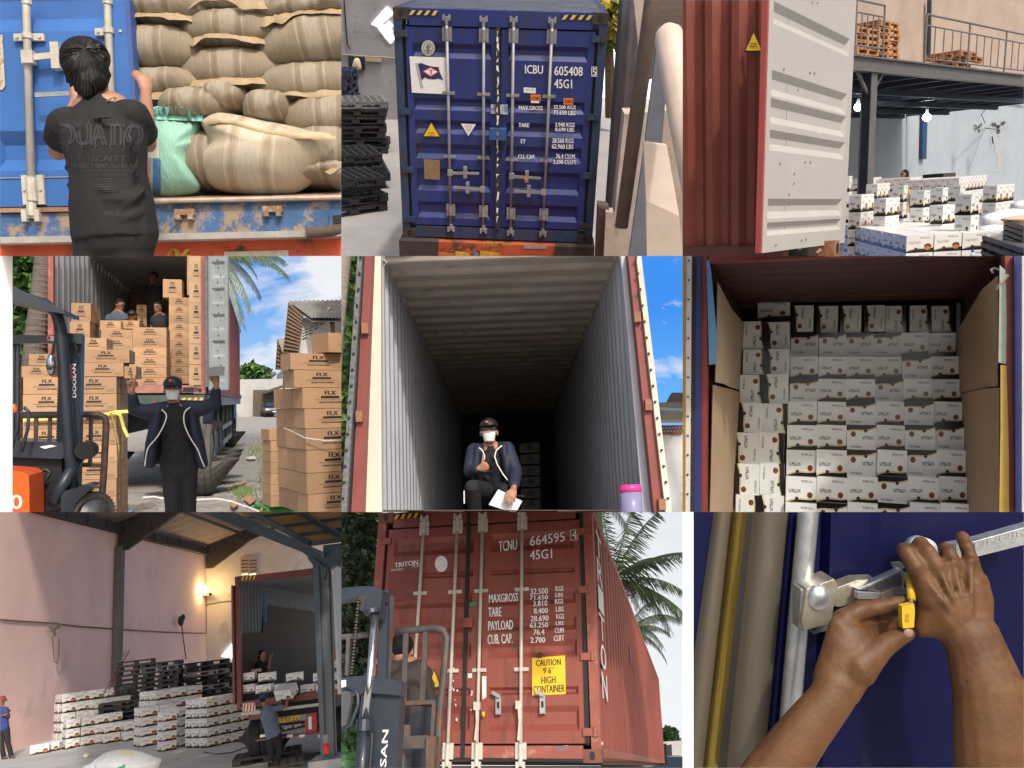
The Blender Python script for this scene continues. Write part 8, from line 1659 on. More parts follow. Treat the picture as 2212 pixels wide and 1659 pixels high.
# ================================================================== 8: red container from below, forklift and palms under a grey sky
def build_p8():
 S=new_set(1,2,-12.75,-25.08,-5.32);O=Vector((-2.061,8.41,.026));w,h,L=2.44,2.587,19.93;Y=O.y;P=S.P
 RED=mat('brick_red_paint',(.26,.066,.045),.5,0,.10,1.6,.04,40,rust=(.185,.05,.036),rust_amt=.38,rust_s=2.5,coat=.05,stretch=(2.5,2.5,.35));POST=mat('scratched_red_post',(.30,.085,.06),.55,0,.2,5,.1,40,rust=(.42,.20,.14),rust_amt=.35,rust_s=6)
 T=thing(S,'shipping_container','tall brick red container with white codes and yellow height sign','container',O)
 rods=[]
 for (ut,vt,ub,vb) in ((545,30,440,1640),(762,-40,690,1640),(922,-40,880,1640),(1174,-60,1165,1640)):a,c=P(ub,vb,Y),P(ut,vt,Y);rods.append((a.x,c.x,a.z,min(c.z,O.z+h-.1)))
 WR=mat('cream_lock_rod',(.60,.56,.49),.5,.05,.12,8,rust=(.30,.17,.10),rust_amt=.16)
 doors=closed_front(S,T,O,w,h,RED,POST,[(.05,.155),(.20,.235),(.36,.44),(.48,.55),(.60,.67),(.745,.775),(.86,.95)],rods,[],(.045,.36,.66,.94),RUBBER,mat('rusty_casting8',(.20,.075,.05),.7,.1,.35,10,.2,40),rodm=WR,clampz=(.05,.35,.67,.955))
 z1=O.z+h
 for s in (-1,1):
  xa=O.x+s*w/2;B().box(min(xa,xa-s*.05),max(xa,xa-s*.05),Y+.12,Y+L,z1-.09,z1).obj(S,'top_rail',POST,T);B().box(min(xa,xa-s*.05),max(xa,xa-s*.05),Y+.12,Y+L,O.z,O.z+.13).obj(S,'bottom_rail',POST,T)
  q=B();corrugated(q,(xa-s*.005,Y+.12,O.z+.13),(0,1,0),(0,0,1),(-s,0,0),L-.12,h-.22,.42,.06);q.obj(S,'side_wall',RED,T)
 B().box(O.x-w/2+.05,O.x+w/2-.05,Y+.12,Y+L,z1-.05,z1-.02).obj(S,'roof',RED,T);B().box(O.x-w/2,O.x+w/2,Y+L,Y+L+.1,O.z,z1).obj(S,'end_wall',RED,T);B().box(O.x-w/2,O.x+w/2,Y+.12,Y+L,O.z-.02,O.z+.05).obj(S,'container_floor',mat('dark_floor8',(.05,.035,.03),.8),T)
 # black seals
 for nm,pts in (('door_seal',[(1540,-60),(1562,-60),(1610,1500),(1582,1500)]),('centre_seal',[(818,-60),(842,-60),(800,1600),(772,1600)]),('foot_seal',[(700,1590),(1620,1600),(1620,1622),(700,1612)])):q=B();thick(S,q,pts,Y+.008,.0,.012);q.obj(S,nm,RUBBER,T)
 # codes
 q=B();yl=Y+.012
 for t,a,sl in (('TCNU',(1020,190,1138,258),.11),('664595',(1222,160,1447,222),.14),('4',(1494,120,1524,176),.12),('45G1',(1222,250,1365,312),.08),('MAXGROSS',(957,535,1145,590),.06),('32.500',(1225,498,1338,536),.05),('KGS',(1388,482,1438,514),.04),('71.650',(1222,542,1338,571),.04),('LBS',(1387,526,1436,552),.04),('3.810',(1243,576,1335,612),.04),('KGS',(1385,565,1436,597),.04),('TARE',(952,620,1037,680),.04),('8.400',(1247,625,1338,660),.04),('LBS',(1390,614,1440,647),.03),('28.690',(1227,674,1342,711),.04),('KGS',(1393,662,1443,695),.03),('PAYLOAD',(952,708,1112,769),.05),('63.250',(1222,718,1340,751),.03),('LBS',(1390,709,1440,735),.03),('76.4',(1245,762,1315,797),.03),('CUM',(1383,752,1440,785),.03),('CUB. CAP.',(948,796,1110,858),.05),('2.700',(1225,813,1320,849),.03),('CUFT',(1377,800,1443,838),.03)):
  pxtext(S,(q := B()),t,*a,yl,lift=.006,bold=.004,slope=sl);q.obj(S,'code_lettering',WHITE,doors[1])
 q=B()
 for pts in (((1484,118),(1530,110),(1530,114),(1484,122)),((1486,184),(1532,178),(1532,182),(1486,188)),((1484,118),(1488,118),(1490,186),(1486,186)),((1528,110),(1532,110),(1533,180),(1529,180))):pxquad(S,q,pts,yl,.006)
 q.obj(S,'code_frame',WHITE,doors[1])
 q=B();pxtext(S,q,'TRITON',345,332,497,362,yl,lift=.006,bold=.004,slope=.14);pxtext(S,q,'www.triton',322,368,402,385,yl,lift=.006,slope=.1);pxtext(S,q,'er.com',462,344,515,360,yl,lift=.006,slope=.1);q.obj(S,'maker_name',WHITE,doors[0])
 q=B();thick(S,q,[(310,395),(505,372),(500,552),(303,585)],yl,.003,.001);q.obj(S,'repainted_patch',mat('patch_red',(.20,.045,.032),.5,0,.15,3),doors[0])
 n=26;q=B();thick(S,q,[(648+41*math.cos(2*math.pi*i/n),337+53*math.sin(2*math.pi*i/n)) for i in range(n)],yl,.004,.001);q.obj(S,'white_disc',WHITE,doors[0])
 stripes(S,T,340,18,506,48,Y,4,(BLACK,YELLOW),lift=.006,slope=-14)
 q=B();thick(S,q,[(832,588),(872,582),(872,606),(832,612)],yl,.004,.001);q.obj(S,'green_sticker',mat('green_sticker',(.03,.30,.12),.5),doors[1])
 q=B();thick(S,q,[(1237,946),(1450,930),(1455,1180),(1238,1190)],yl,.005,.001);sg=q.obj(S,'height_sign',mat('sign_yellow',(.85,.56,.02),.5,0,.05),doors[1])
 q=B();[pxtext(S,q,t,*a,yl,lift=.009,bold=.003,slope=.05) for t,a in (('CAUTION',(1262,960,1422,1000)),('9 6',(1308,1010,1360,1050)),('HIGH',(1297,1068,1388,1114)),('CONTAINER',(1245,1128,1447,1176)))]
 for u in (1330,1364,1374):pxquad(S,q,[(u,1006),(u+4,1006),(u+3,1020),(u+1,1020)],yl,.009)
 q.obj(S,'lettering',INK,sg)
 warn_triangle(S,doors[0],[(556,1148),(652,1140),(604,1012)],yl)
 q=B();thick(S,q,[(1382,1518),(1471,1512),(1473,1560),(1384,1562)],yl,.004,.001);st=q.obj(S,'maker_sticker',WHITE,doors[1]);q=B();pxtext(S,q,'CIMC',1392,1526,1462,1548,yl,lift=.008,bold=.003);q.obj(S,'lettering',mat('sticker_blue',(.05,.22,.5),.5),st)
 r=random.Random(6)
 for i in range(34):
  u,v=r.choice(((735+r.gauss(0,18),1200+r.gauss(0,70)),(800+r.gauss(0,8),1180+r.gauss(0,60)),(880+r.gauss(0,40),1200+r.gauss(0,70)),(1690,1500)));s=r.uniform(3,11)
  q=B();thick(S,q,[(u+s*r.uniform(.5,1)*math.cos(a),v+1.6*s*r.uniform(.5,1)*math.sin(a)) for a in (0,1.2,2.5,3.7,5)],yl,.004,.0006);q.obj(S,'peeled_paper',WHITE,doors[1] if u>790 else doors[0])
 for pts in ([(913,1066),(940,1064),(940,1200),(915,1215)],[(820,1048),(848,1045),(848,1074),(822,1077)]):q=B();thick(S,q,pts,yl,.004,.001);q.obj(S,'paper_strip',WHITE,doors[1])
 q=B();thick(S,q,[(1260,925),(1285,908),(1308,918),(1300,945),(1270,950)],yl,.008,.001);q.obj(S,'rust_scab',mat('rust_scab',(.10,.04,.025),.9,0,.4,40),doors[1])
 q=B();thick(S,q,[(1256,1535),(1290,1530),(1285,1565)],yl,.004,.001);q.obj(S,'yellow_scrap',YELLOW,doors[1]);q=B();thick(S,q,[(1288,1532),(1303,1530),(1303,1558),(1288,1560)],yl,.004,.001);q.obj(S,'white_scrap',WHITE,doors[1])
 # hanging handles and catch plates
 for (u,v,ue,ve) in ((880,1255,868,1480),(1152,1248,1148,1480)):
  a,c=P(u,v,Y-.06),P(ue,ve,Y-.05);m_=P((u+ue)/2+8,(v+ve)/2-20,Y-.07);q=B();q.box(a.x-.035,a.x+.03,Y-.075,Y-.03,a.z-.04,a.z+.035);q.bar(a,m_,.014,.03,up=(1,0,0));q.bar(m_,c,.014,.024,up=(1,0,0));q.obj(S,'handle',WR,doors[1])
 for (u,v) in ((1018,1245),(1304,1240)):
  a=P(u,v,Y-.02);q=B();q.box(a.x-.028,a.x+.028,Y-.03,Y+.01,a.z-.095,a.z+.075);hd_=q.obj(S,'handle_catch',GALV,doors[1]);B().box(a.x-.012,a.x+.012,Y-.034,Y-.031,a.z-.04,a.z+.02).obj(S,'catch_slot',BLACK,hd_);q=B();q.bar(a+Vector((-.06,-.03,.11)),a+Vector((.02,-.03,.07)),.03,.035);q.obj(S,'catch_lever',GALV,hd_)
 q=B();a=P(825,722,Y);q.box(a.x-.055,a.x+.05,Y-.03,Y+.01,a.z-.045,a.z+.055);q.obj(S,'customs_catch',RED,doors[0])
 q=B();thick(S,q,[(912,1296),(932,1294),(930,1324),(918,1324)],Y-.06,0,.008);q.obj(S,'seal_tag',YELLOW,doors[1])
 # big letters down the side
 xs=O.x+w/2+.004
 for i,ch in enumerate('TRITON'):
  zz=O.z+2.10-i*.30;q=B();letters(q,ch,(xs,Y+.32,zz),(0,.55,0),(0,0,.26),bold=.03);q.obj(S,'side_letter',WHITE,T)
 B().box(xs-.002,xs+.002,Y+5.2,Y+5.6,O.z+1.45,O.z+1.75).obj(S,'side_patch',mat('patch_red',(.20,.045,.032),.5),T)
 # trailer below and far yard
 C=thing(S,'trailer_chassis','dark trailer frame just under the brick red container','trailer',O-Vector((0,0,1.2)));B().box(O.x-1.1,O.x+1.1,Y+.1,Y+L,O.z-.5,O.z-.03).obj(S,'frame',mat('chassis8',(.06,.045,.04),.7),C)
 zg=O.z-1.5
 y=120;B().box(P(-900,0,y).x-30,P(3200,0,y).x+30,y,y+.2,P(1100,2300,y).z,P(1100,-500,y).z+30).obj(S,'sky',sky_mat('grey_overcast_sky',(.62,.67,.72),(.80,.83,.86),(.90,.92,.94),.03,.40,1.0,(.2,.8),.3),kind='structure')
 B().face([(-40,6,zg),(60,6,zg),(60,121,zg),(-40,121,zg)]).obj(S,'ground',CONCRETE,kind='structure')
 LV=[leaf_mat('dim_leaf_a',(.03,.06,.02)),leaf_mat('dim_leaf_b',(.05,.095,.03)),leaf_mat('dim_leaf_c',(.018,.035,.014))];BKM=mat('grey_bark',(.14,.12,.10),.9)
 tr=thing(S,'tree','dark leafy tree behind the forklift mast','tree',P(100,1500,13))
 def pf(r):
  while True:
   u,v=r.uniform(-60,300),r.uniform(-60,1300)
   if smooth_noise(u*.016,3)*smooth_noise(v*.011+u*.005,8)>.07:return P(u,v,r.uniform(11.5,14.5))
 crown_mesh(pf,6500,.125,LV,21).obj(S,'crown',LV,tr,recalc=False)
 b=B()
 for pts in (((60,1700),(90,900),(60,300),(20,-60)),((85,800),(180,500),(230,300)),((75,500),(150,250),(200,60)),((70,400),(0,200),(-40,100)),((80,700),(30,560),(-20,480))):b.tube([P(u,v,13) for u,v in pts],[.09-.02*i for i in range(len(pts))],7)
 b.obj(S,'trunk',BKM,tr,True)
 lw=thing(S,'shrub','low green shrub seen beside the mast foot','shrub',P(60,1700,10.5));crown_mesh(lambda r:P(r.uniform(-40,140),r.uniform(1330,1700),r.uniform(10,11.5)),900,.16,[leaf_mat('shrub_leaf',(.06,.16,.06))],5).obj(S,'foliage',leaf_mat('shrub_leaf',(.06,.16,.06)),lw,recalc=False)
 PLM=mat('palm_leaf_dull',(.055,.085,.035),.55,0,.3,3)
 for nm,(cu,cv,dep),ends in (('coconut palm with long drooping fronds behind the container edge',(1760,430,24),((2210,300,.35),(2240,850,.9),(2060,790,1.1),(1985,90,.3),(2200,560,.6),(1880,30,.2),(2040,330,.4),(2120,690,.8),(1900,640,1.0),(1700,60,.1))),('lower coconut palm crown showing behind the first palm',(1850,760,30),((2050,890,.9),(2045,990,1.1),(2130,700,.5),(1990,620,.4),(2090,800,.6))),('palm crown at the top of the picture above the container',(1650,-90,26),((1990,10,.5),(1900,110,.9),(1830,150,1.0),(2000,-40,.3)))):
  o=P(cu,cv,dep);T4=thing(S,'palm_tree',nm,'palm',Vector((o.x,o.y,zg)),group='palms beyond the container');B().tube([(o.x,o.y,zg),(o.x+.1,o.y,(zg+o.z)/2),o],[.24,.2,.16],10).obj(S,'trunk',BKM,T4,True)
  for i,(ut,vt,dr) in enumerate(ends):e=P(ut,vt-30,dep+(i%3-1));d=e-o;b=B();palm_frond(b,o,(d.x,d.y,d.z+dr*d.length*.5),d.length*1.15,dr,i+30,lf=.55,n=26);b.obj(S,'frond',PLM,T4,recalc=False)
 q=B();q.prism([P(2075,1490,60),P(2300,1475,60),P(2300,1700,60),P(2075,1700,60)],(0,.4,0));q.obj(S,'boundary_wall',mat('grey_boundary',(.42,.42,.40),.85),None,label='grey boundary wall beyond the container far end',cat='wall')
 bs=thing(S,'bush','round green tree top over the boundary wall','tree',P(2120,1500,62));crown_mesh(lambda r:P(2118+r.gauss(0,20),1445+r.gauss(0,14),62+r.uniform(-1,1)),700,.45,LV,2).obj(S,'crown',LV,bs,recalc=False)
 p=P(2122,1540,24);q=B();q.prism([P(2102,1512,24),P(2140,1505,24),P(2144,1580,24),P(2104,1585,24)],(0,.15,0));mr=q.obj(S,'truck_mirror',BLACK,None,label='black truck mirror sticking out behind the container end',cat='mirror');B().tube([P(2098,1500,24),P(2106,1640,24)],.04,6).obj(S,'mirror_arm',BLACK,mr)
 p=P(2200,1700,34);car(S,'pale car roof at the bottom corner behind the container',Vector((p.x+.2,p.y,p.z-.9)),-20,(.45,.5,.55),1.0)
 # ---- forklift
 F=thing(S,'forklift','slate forklift mast with rusty load backrest before the red container','forklift',P(250,1900,5.6));SL=mat('slate_paint',(.026,.036,.053),.42);WS_=mat('worn_mast_steel',(.14,.135,.13),.55,.4,.3,6,rust=(.18,.09,.05),rust_amt=.3);fy=5.6
 def pr(nm,pts,dep,th,m_=SL):q=B();q.prism([P(u,v,dep) for u,v in pts],(0,th,0));return q.obj(S,nm,m_,F)
 pr('inner_rail',[(245,505),(322,540),(296,1085),(240,1070)],fy+.35,.08,WS_);pr('inner_rail_face',[(245,505),(305,508),(288,1080),(232,1070)],fy+.28,.05,mat('mast_shade_paint',(.028,.038,.055),.5));pr('top_beam',[(-60,500),(100,482),(200,480),(265,505),(262,568),(160,545),(-60,578)],fy+.12,.14);pr('head_block',[(160,540),(258,560),(250,690),(185,690),(150,660)],fy+.1,.1)
 B().tube([P(200,635,fy+.05),P(205,660,fy+.05)],.055,14).obj(S,'cylinder_head',SL,F)
 B().tube([P(216,668,fy+.06),P(188,1050,fy+.06),P(155,1350,fy+.06)],.027,14).obj(S,'lift_ram',mat('chrome',(.7,.72,.75),.12,.95,.03),F,True)
 pr('lower_post',[(170,1052),(388,1098),(378,1200),(345,1900),(120,1900),(125,1500),(150,1330)],fy+.12,.12);pr('post_side',[(150,1040),(172,1052),(128,1500),(120,1900),(80,1900),(105,1400)],fy+.1,.1,mat('mast_shade_paint',(.028,.038,.055),.5));pr('cross_block',[(-60,1075),(150,1060),(388,1095),(382,1190),(150,1170),(-60,1195)],fy+.06,.1)
 B().tube([P(150,1345,fy+.04),P(145,1420,fy+.04)],.055,14).obj(S,'ram_collar',SL,F);B().tube([P(148,1410,fy+.04),P(120,1900,fy+.04)],.045,14).obj(S,'ram_body',SL,F,True);B().tube([P(170,1425,fy),P(200,1440,fy),P(196,1520,fy),P(165,1900,fy)],.014,8).obj(S,'hydraulic_hose',BLACK,F,True)
 q=B();a,c=P(252,1640,fy+.12),P(268,1415,fy+.12);n0=P(292,1640,fy+.12);a2=P(228,1980,fy+.12);letters(q,'DOOSAN',a2+Vector((0,-.004,0))+(n0-a)*1.0,(c-a2),-(n0-a),bold=.004);q.obj(S,'lettering',WHITE,F)
 q=B()
 for i in range(24):pc=P(112-i*2,560+i*21,fy+.08);q.tube([pc,pc-Vector((0,0,.012))],.02 if i%2 else .014,8)
 q.obj(S,'lift_chain',mat('greasy_chain',(.035,.03,.028),.5,.5,.3,30),F)
 B().tube([P(150,590,fy+.2),P(150,590,fy+.12)],.06,16).obj(S,'chain_wheel',BLACK,F)
 q=B();thick(S,q,[(-20,1092),(32,1088),(32,1135),(-20,1140)],fy+.06,.003,.001);q.obj(S,'warning_label',WHITE,F)
 for pts in (((-60,815),(100,805),(180,792)),):B().tube([P(u,v,fy+.3) for u,v in pts],.022,8).obj(S,'guard_bar',WS_,F)
 B().bar(P(50,815,fy+.3),P(40,1060,fy+.3),.035,.03,up=(1,0,0)).obj(S,'guard_bar',WS_,F)
 q=B();q.prism([P(u,v,fy-.25) for u,v in ((-40,1185),(20,1160),(60,1165),(62,1220),(30,1380),(-10,1400),(-40,1400))],(0,.04,0));mr=q.obj(S,'wing_mirror',mat('mirror_shell',(.07,.08,.09),.4),F);B().tube([P(u,v,fy-.22) for u,v in ((20,1145),(80,1150),(108,1185),(108,1250),(60,1380),(-30,1420))],.013,8).obj(S,'mirror_hoop',SL,mr,True)
 LB=mat('rusty_backrest8',(.085,.078,.075),.65,.3,.35,7,.1,30,rust=(.16,.085,.05),rust_amt=.38);fb=fy+.75
 B().tube([P(u,v,fb) for u,v in ((355,775),(480,762),(610,752),(662,768),(682,820),(668,1000),(640,1250),(600,1900))],[(.03,.02)]*8,8,side=(1,0,0)).obj(S,'backrest_frame',LB,F,True)
 for (a,c) in (((420,775),(405,1235)),((548,765),(525,1225))):B().bar(P(*a,fb),P(*c,fb),.04,.02,up=(0,1,0)).obj(S,'backrest_bar',LB,F)
 B().bar(P(385,1240,fb),P(610,1230,fb),.02,.03).obj(S,'backrest_bar',LB,F);B().bar(P(605,1235,fb),P(590,1480,fb),.03,.03,up=(0,1,0)).obj(S,'backrest_bar',LB,F)
 pr('carriage_plate',[(365,1455),(560,1445),(558,1530),(370,1535)],fb-.1,.06,LB);pr('carriage_side',[(550,1450),(612,1455),(580,1900),(540,1900)],fb-.15,.1,mat('rust_plate',(.13,.085,.06),.75,.2,.4,9,.2,40));B().bar(P(430,1380,fb-.05),P(425,1460,fb-.05),.04,.04,up=(0,1,0)).obj(S,'carriage_lug',WS_,F);B().bar(P(400,1540,fb),P(395,1900,fb),.03,.04,up=(0,1,0)).obj(S,'carriage_leg',WS_,F)
 # ---- man bending behind the mast
 y=7.3;Q=lambda u,v,d=0:P(u,v,y+d)
 J=dict(head=Q(392,898,.12),neck=Q(405,990,.05),shL=Q(335,1025),shR=Q(500,1020),elL=Q(330,1150,.15),wrL=Q(380,1250,.35),elR=Q(560,1150,.15),wrR=Q(560,1260,.35),pelvis=Q(478,1300,-.05),hipL=Q(425,1320),hipR=Q(535,1320),knL=Q(425,1560),knR=Q(520,1560),anL=Q(425,1850),anR=Q(515,1850))
 mn=person(S,'man in dark brown shirt and jeans seen from behind at the red doors',J,k=1.3,vox=.014,shirt=mat('brown_black_shirt',(.040,.030,.028),.8,0,.2,6,.4,14,stretch=(1,1,3)),pants=mat('dark_jeans',(.020,.024,.034),.85,0,.25,10,.3,30),fwd=(-.25,1,-.2),hair='short',eyes=False,sleeve=1.5)
 B().bar(Q(385,1248,-.2),Q(590,1238,-.2),.02,.022).obj(S,'belt',mat('belt',(.06,.045,.035),.6),mn)
# ================================================================== 9: two hands closing a yellow seal on a door handle
def build_p9():
 S=new_set(2,2);Y=4.0;P=S.P;pm=Y/K      # metres per picture unit at the door
 NAVY=mat('night_navy_paint',(.0025,.004,.042),.5,0,.15,1.5,.05,50,spec=.2)
 T=thing(S,'container_door','dark navy container door with galvanised lock rod and handle','door',P(1300,1659,Y))
 def pr(nm,pts,dep,th,m_):q=B();q.prism([P(u,v,Y+dep) for u,v in pts],(0,th,0));return q.obj(S,nm,m_,T)
 pr('door_skin',[(-60,-60),(2300,-60),(2300,1740),(-60,1740)],.0,.05,NAVY)
 q=B();q.sheet([[P(a,-60,Y-.002),P(a-25,700,Y-.002),P(a-60,1740,Y-.002)] if i in (0,3) else [P(a,-60,Y-.06),P(a-25,700,Y-.06),P(a-60,1740,Y-.06)] for i,a in enumerate((900,965,1215,1290))]);q.obj(S,'pressed_rib',NAVY,T)
 TAN=mat('grey_tan_seal',(.095,.082,.062),.42,0,.12,3,.05,40,stretch=(1,1,.1));BR=mat('brass_edge',(.26,.19,.04),.28,.7,.25,5,.05,40,stretch=(1,1,.2))
 def lip(nm,top,bot,m_,bulge,n=6):
  rows=[]
  for j in range(9):
   t=j/8;v=-60+1800*t;a=top[0]+(bot[0]-top[0])*t;c=top[1]+(bot[1]-top[1])*t;rows.append([P(a+(c-a)*i/n,v,Y-.004-bulge*math.sin(math.pi*i/n)) for i in range(n+1)])
  q=B();q.sheet(rows);return q.obj(S,nm,m_,T,True)
 lip('outer_seal',(208,335),(-40,145),TAN,.05);lip('brass_lip',(322,425),(118,222),BR,.07,4);lip('shadow_groove',(405,462),(198,290),mat('dark_groove',(.012,.011,.009),.7),-.0,2);lip('inner_seal',(462,695),(275,520),TAN,.06,8);lip('blue_bead',(690,752),(518,610),NAVY,.035,5)
 ST=mat('bright_galvanised',(.58,.62,.64),.36,.85,.14,14,.10,120);STW=mat('warm_galvanised',(.55,.52,.42),.38,.8,.18,12,.12,100)
 rod=B().tube([P(822,-80,Y-.09),P(745,760,Y-.09),P(680,1520,Y-.09),P(655,1800,Y-.09)],64*pm,28).obj(S,'lock_rod',ST,T,True)
 # hub with dome, arm, hook plate, lever
 def blk(nm,pts,dep,th,m_,par,bev=.006):
  q=B();o=[P(u,v,Y+dep) for u,v in pts];c=sum(o,Vector())/len(o);q.prism(o,(0,th,0));q.prism([p+(c-p)*.04+Vector((0,-bev,0)) for p in o],(0,bev,0));return q.obj(S,nm,m_,par)
 hub=blk('handle_hub',[(800,497),(980,432),(1002,470),(960,722),(778,772),(770,700)],-.24,.16,STW,T)
 blk('hub_side',[(765,500),(800,497),(778,772),(752,755)],-.21,.13,ST,hub)
 p=P(878,553,Y-.24);B().ell(p,70*pm,.035,80*pm,24,14).obj(S,'dome',ST,hub,True)
 arm=blk('handle_arm',[(975,500),(1130,440),(1260,436),(1300,470),(1210,560),(1010,615),(975,610)],-.20,.10,STW,T)
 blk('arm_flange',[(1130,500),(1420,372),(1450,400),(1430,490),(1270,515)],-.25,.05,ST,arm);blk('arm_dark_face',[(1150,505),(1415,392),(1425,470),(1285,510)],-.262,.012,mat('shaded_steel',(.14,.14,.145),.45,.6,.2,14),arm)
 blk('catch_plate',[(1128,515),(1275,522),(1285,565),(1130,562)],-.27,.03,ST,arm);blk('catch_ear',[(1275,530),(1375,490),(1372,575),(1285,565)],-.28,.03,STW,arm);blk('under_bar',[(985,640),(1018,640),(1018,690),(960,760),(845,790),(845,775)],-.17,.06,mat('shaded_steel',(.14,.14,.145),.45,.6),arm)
 blk('pin_end',[(1378,505),(1440,490),(1445,530),(1385,540)],-.28,.03,ST,arm);blk('spring_clip',[(1358,330),(1420,325),(1440,360),(1375,380)],-.2,.02,ST,arm)
 lev=blk('handle_lever',[(1755,215),(1890,190),(2300,75),(2300,190),(1900,290),(1765,330)],-.22,.08,ST,T)
 q=B();o=P(1895,245,Y-.229);e=P(2290,140,Y-.229);up=P(1895,190,Y-.229)-o;letters(q,'EJNNINE',o,e-o,up*.85,bold=.006);q.obj(S,'embossed_letters',mat('raised_steel',(.8,.83,.84),.3,.85,.05),lev)
 p=P(1548,250,Y-.16);B().tube([p+Vector((0,-.03,0)),p+Vector((0,.05,0))],84*pm,28).obj(S,'lever_disc',mat('pale_disc',(.55,.6,.6),.5,.2),T,True)
 # yellow seal
 SE=thing(S,'bolt_seal','yellow bolt seal with printed tag held by both hands','seal',P(1462,755,Y-.34));YL=mat('seal_yellow',(.62,.40,.02),.4,0,.06)
 q=B();q.tube([P(1462,400,Y-.33),P(1478,480,Y-.40),P(1482,570,Y-.44)],[18*pm,24*pm,24*pm],14);q.obj(S,'bolt',YL,SE,True);B().tube([P(1480,568,Y-.43),P(1478,605,Y-.49)],11*pm,10).obj(S,'bolt_neck',ST,SE)
 q=B();o=[P(u,v,Y-.50) for u,v in ((1421,612),(1500,595),(1505,640),(1500,748),(1428,755),(1422,700))];q.prism(o,(0,.035,0));q.obj(S,'tag',YL,SE)
 q=B();a=P(1462,700,Y-.503);[letters(q,t,P(1452+i*16,715,Y-.503),P(1452+i*16,660,Y-.503)-P(1452+i*16,715,Y-.503),P(1442+i*16,715,Y-.503)-P(1452+i*16,715,Y-.503)) for i,t in enumerate(('SEAL','00123456'))];q.obj(S,'tag_print',INK,SE)
 # ---- hands
 SK=mat('hand_skin',(.120,.055,.020),.55,0,.2,5,.13,45,rust=(.088,.037,.013),rust_amt=.45,rust_s=3,spec=.35)
 def limb(b,pts,n=16,flat=1.0):
  if max(q[3] for q in pts)<96 and len(pts)>3:# fingers: fuller at the joints, slimmer between
   out=[]
   for a,c in zip(pts,pts[1:]):out+=[(*a[:3],a[3]*1.04),tuple((a[i]+c[i])/2*(.93 if i==3 else 1) for i in range(4))]
   pts=out+[pts[-1]]
  b.tube([P(u,v,Y-d) for u,v,d,r in pts],[(r*pm,r*pm*flat) for u,v,d,r in pts],n,side=(1,0,.2),rounded=True)
 # upper hand: back of the hand, fingers hooked over the lever
 b=B()
 limb(b,[(2070,1900,.62,255),(2040,1500,.60,232),(1985,1150,.56,198),(1905,900,.52,165),(1860,780,.50,158)],flat=.72)
 limb(b,[(1860,820,.50,155),(1800,690,.47,180),(1755,540,.44,195)],flat=.5);limb(b,[(1740,620,.45,185),(1715,510,.43,165),(1705,460,.42,140)],flat=.42)
 limb(b,[(1900,700,.47,95),(1905,560,.44,95),(1890,430,.41,78)],flat=.6)
 limb(b,[(1620,560,.45,90),(1560,440,.43,64),(1505,350,.43,54),(1450,262,.40,47),(1432,242,.33,42),(1460,262,.24,38)])
 limb(b,[(1695,470,.44,70),(1635,345,.44,55),(1582,255,.42,50),(1540,205,.37,46),(1540,215,.26,42)])
 limb(b,[(1795,450,.43,66),(1757,335,.43,50),(1722,268,.41,45),(1700,240,.35,42),(1708,255,.25,38)])
 limb(b,[(1890,430,.42,60),(1866,310,.42,44),(1842,225,.40,41),(1810,162,.36,39),(1812,170,.26,36)])
 limb(b,[(1650,600,.44,105),(1590,660,.44,75),(1560,740,.44,58)]);limb(b,[(1700,700,.47,110),(1620,740,.46,72),(1560,758,.45,52)])
 for (u,v) in ((1555,420),(1650,345),(1755,335),(1868,325)):b.ell(P(u,v,Y-.462),34*pm,18*pm,32*pm)
 for (a,c) in (((1800,720),(1560,420)),((1815,700),(1650,350)),((1840,690),(1755,340)),((1870,690),(1866,330))):limb(b,[(a[0],a[1],.545,16),((a[0]+c[0])/2,(a[1]+c[1])/2,.522,17),(c[0],c[1],.455,20)],8)
 h2=blob(S,'person',b,.0105,SK,None,4,label='upper hand gripping the handle lever, its forearm reaching in from below',cat='person')
 # lower hand: thumb and finger pinch the tag
 b=B()
 limb(b,[(460,1900,.60,178),(625,1650,.58,158),(810,1400,.56,138),(960,1215,.54,124),(1010,1120,.52,128)],flat=.75)
 limb(b,[(990,1150,.52,140),(1050,1010,.50,155),(1080,880,.48,150),(1070,790,.46,128)],flat=.55)
 limb(b,[(1020,860,.47,80),(1025,760,.45,68),(1050,690,.42,62),(1150,635,.40,56),(1290,612,.39,48),(1395,588,.39,42),(1430,578,.40,36)])
 limb(b,[(1130,1000,.50,120),(1215,930,.50,92),(1300,870,.49,66),(1390,815,.46,54),(1455,785,.44,46)])
 limb(b,[(1080,800,.42,66),(1150,720,.36,56),(1250,690,.32,50),(1360,690,.31,44),(1400,690,.33,40)]);limb(b,[(1090,830,.42,64),(1160,770,.36,54),(1260,745,.32,48),(1370,735,.31,42)]);limb(b,[(1110,860,.43,60),(1180,815,.38,50),(1270,800,.34,44)])
 b.ell(P(1010,740,Y-.455),60*pm,40*pm,60*pm)
 h1=blob(S,'person',b,.0105,SK,None,4,label='lower hand pinching the yellow seal tag between thumb and finger',cat='person')
 NL=mat('finger_nail',(.30,.19,.14),.3,0,.05)
 q=B();q.ell(P(1462,783,Y-.487),30*pm,10*pm,26*pm,14,8,rot=Matrix.Rotation(RAD(20),3,'Y'));q.obj(S,'thumb_nail',NL,h1,True)
 B().box(P(0,0,3.2).x-.05,P(70,0,3.2).x,3.2,3.25,P(0,1720,3.2).z,P(0,-60,3.2).z).obj(S,'border_strip',mat('border_strip',(.92,.92,.92),.8,0,0),None,label='white border strip beside the hands, built as a board',cat='board')  # blank border strip of this panel, built as a thin upright board
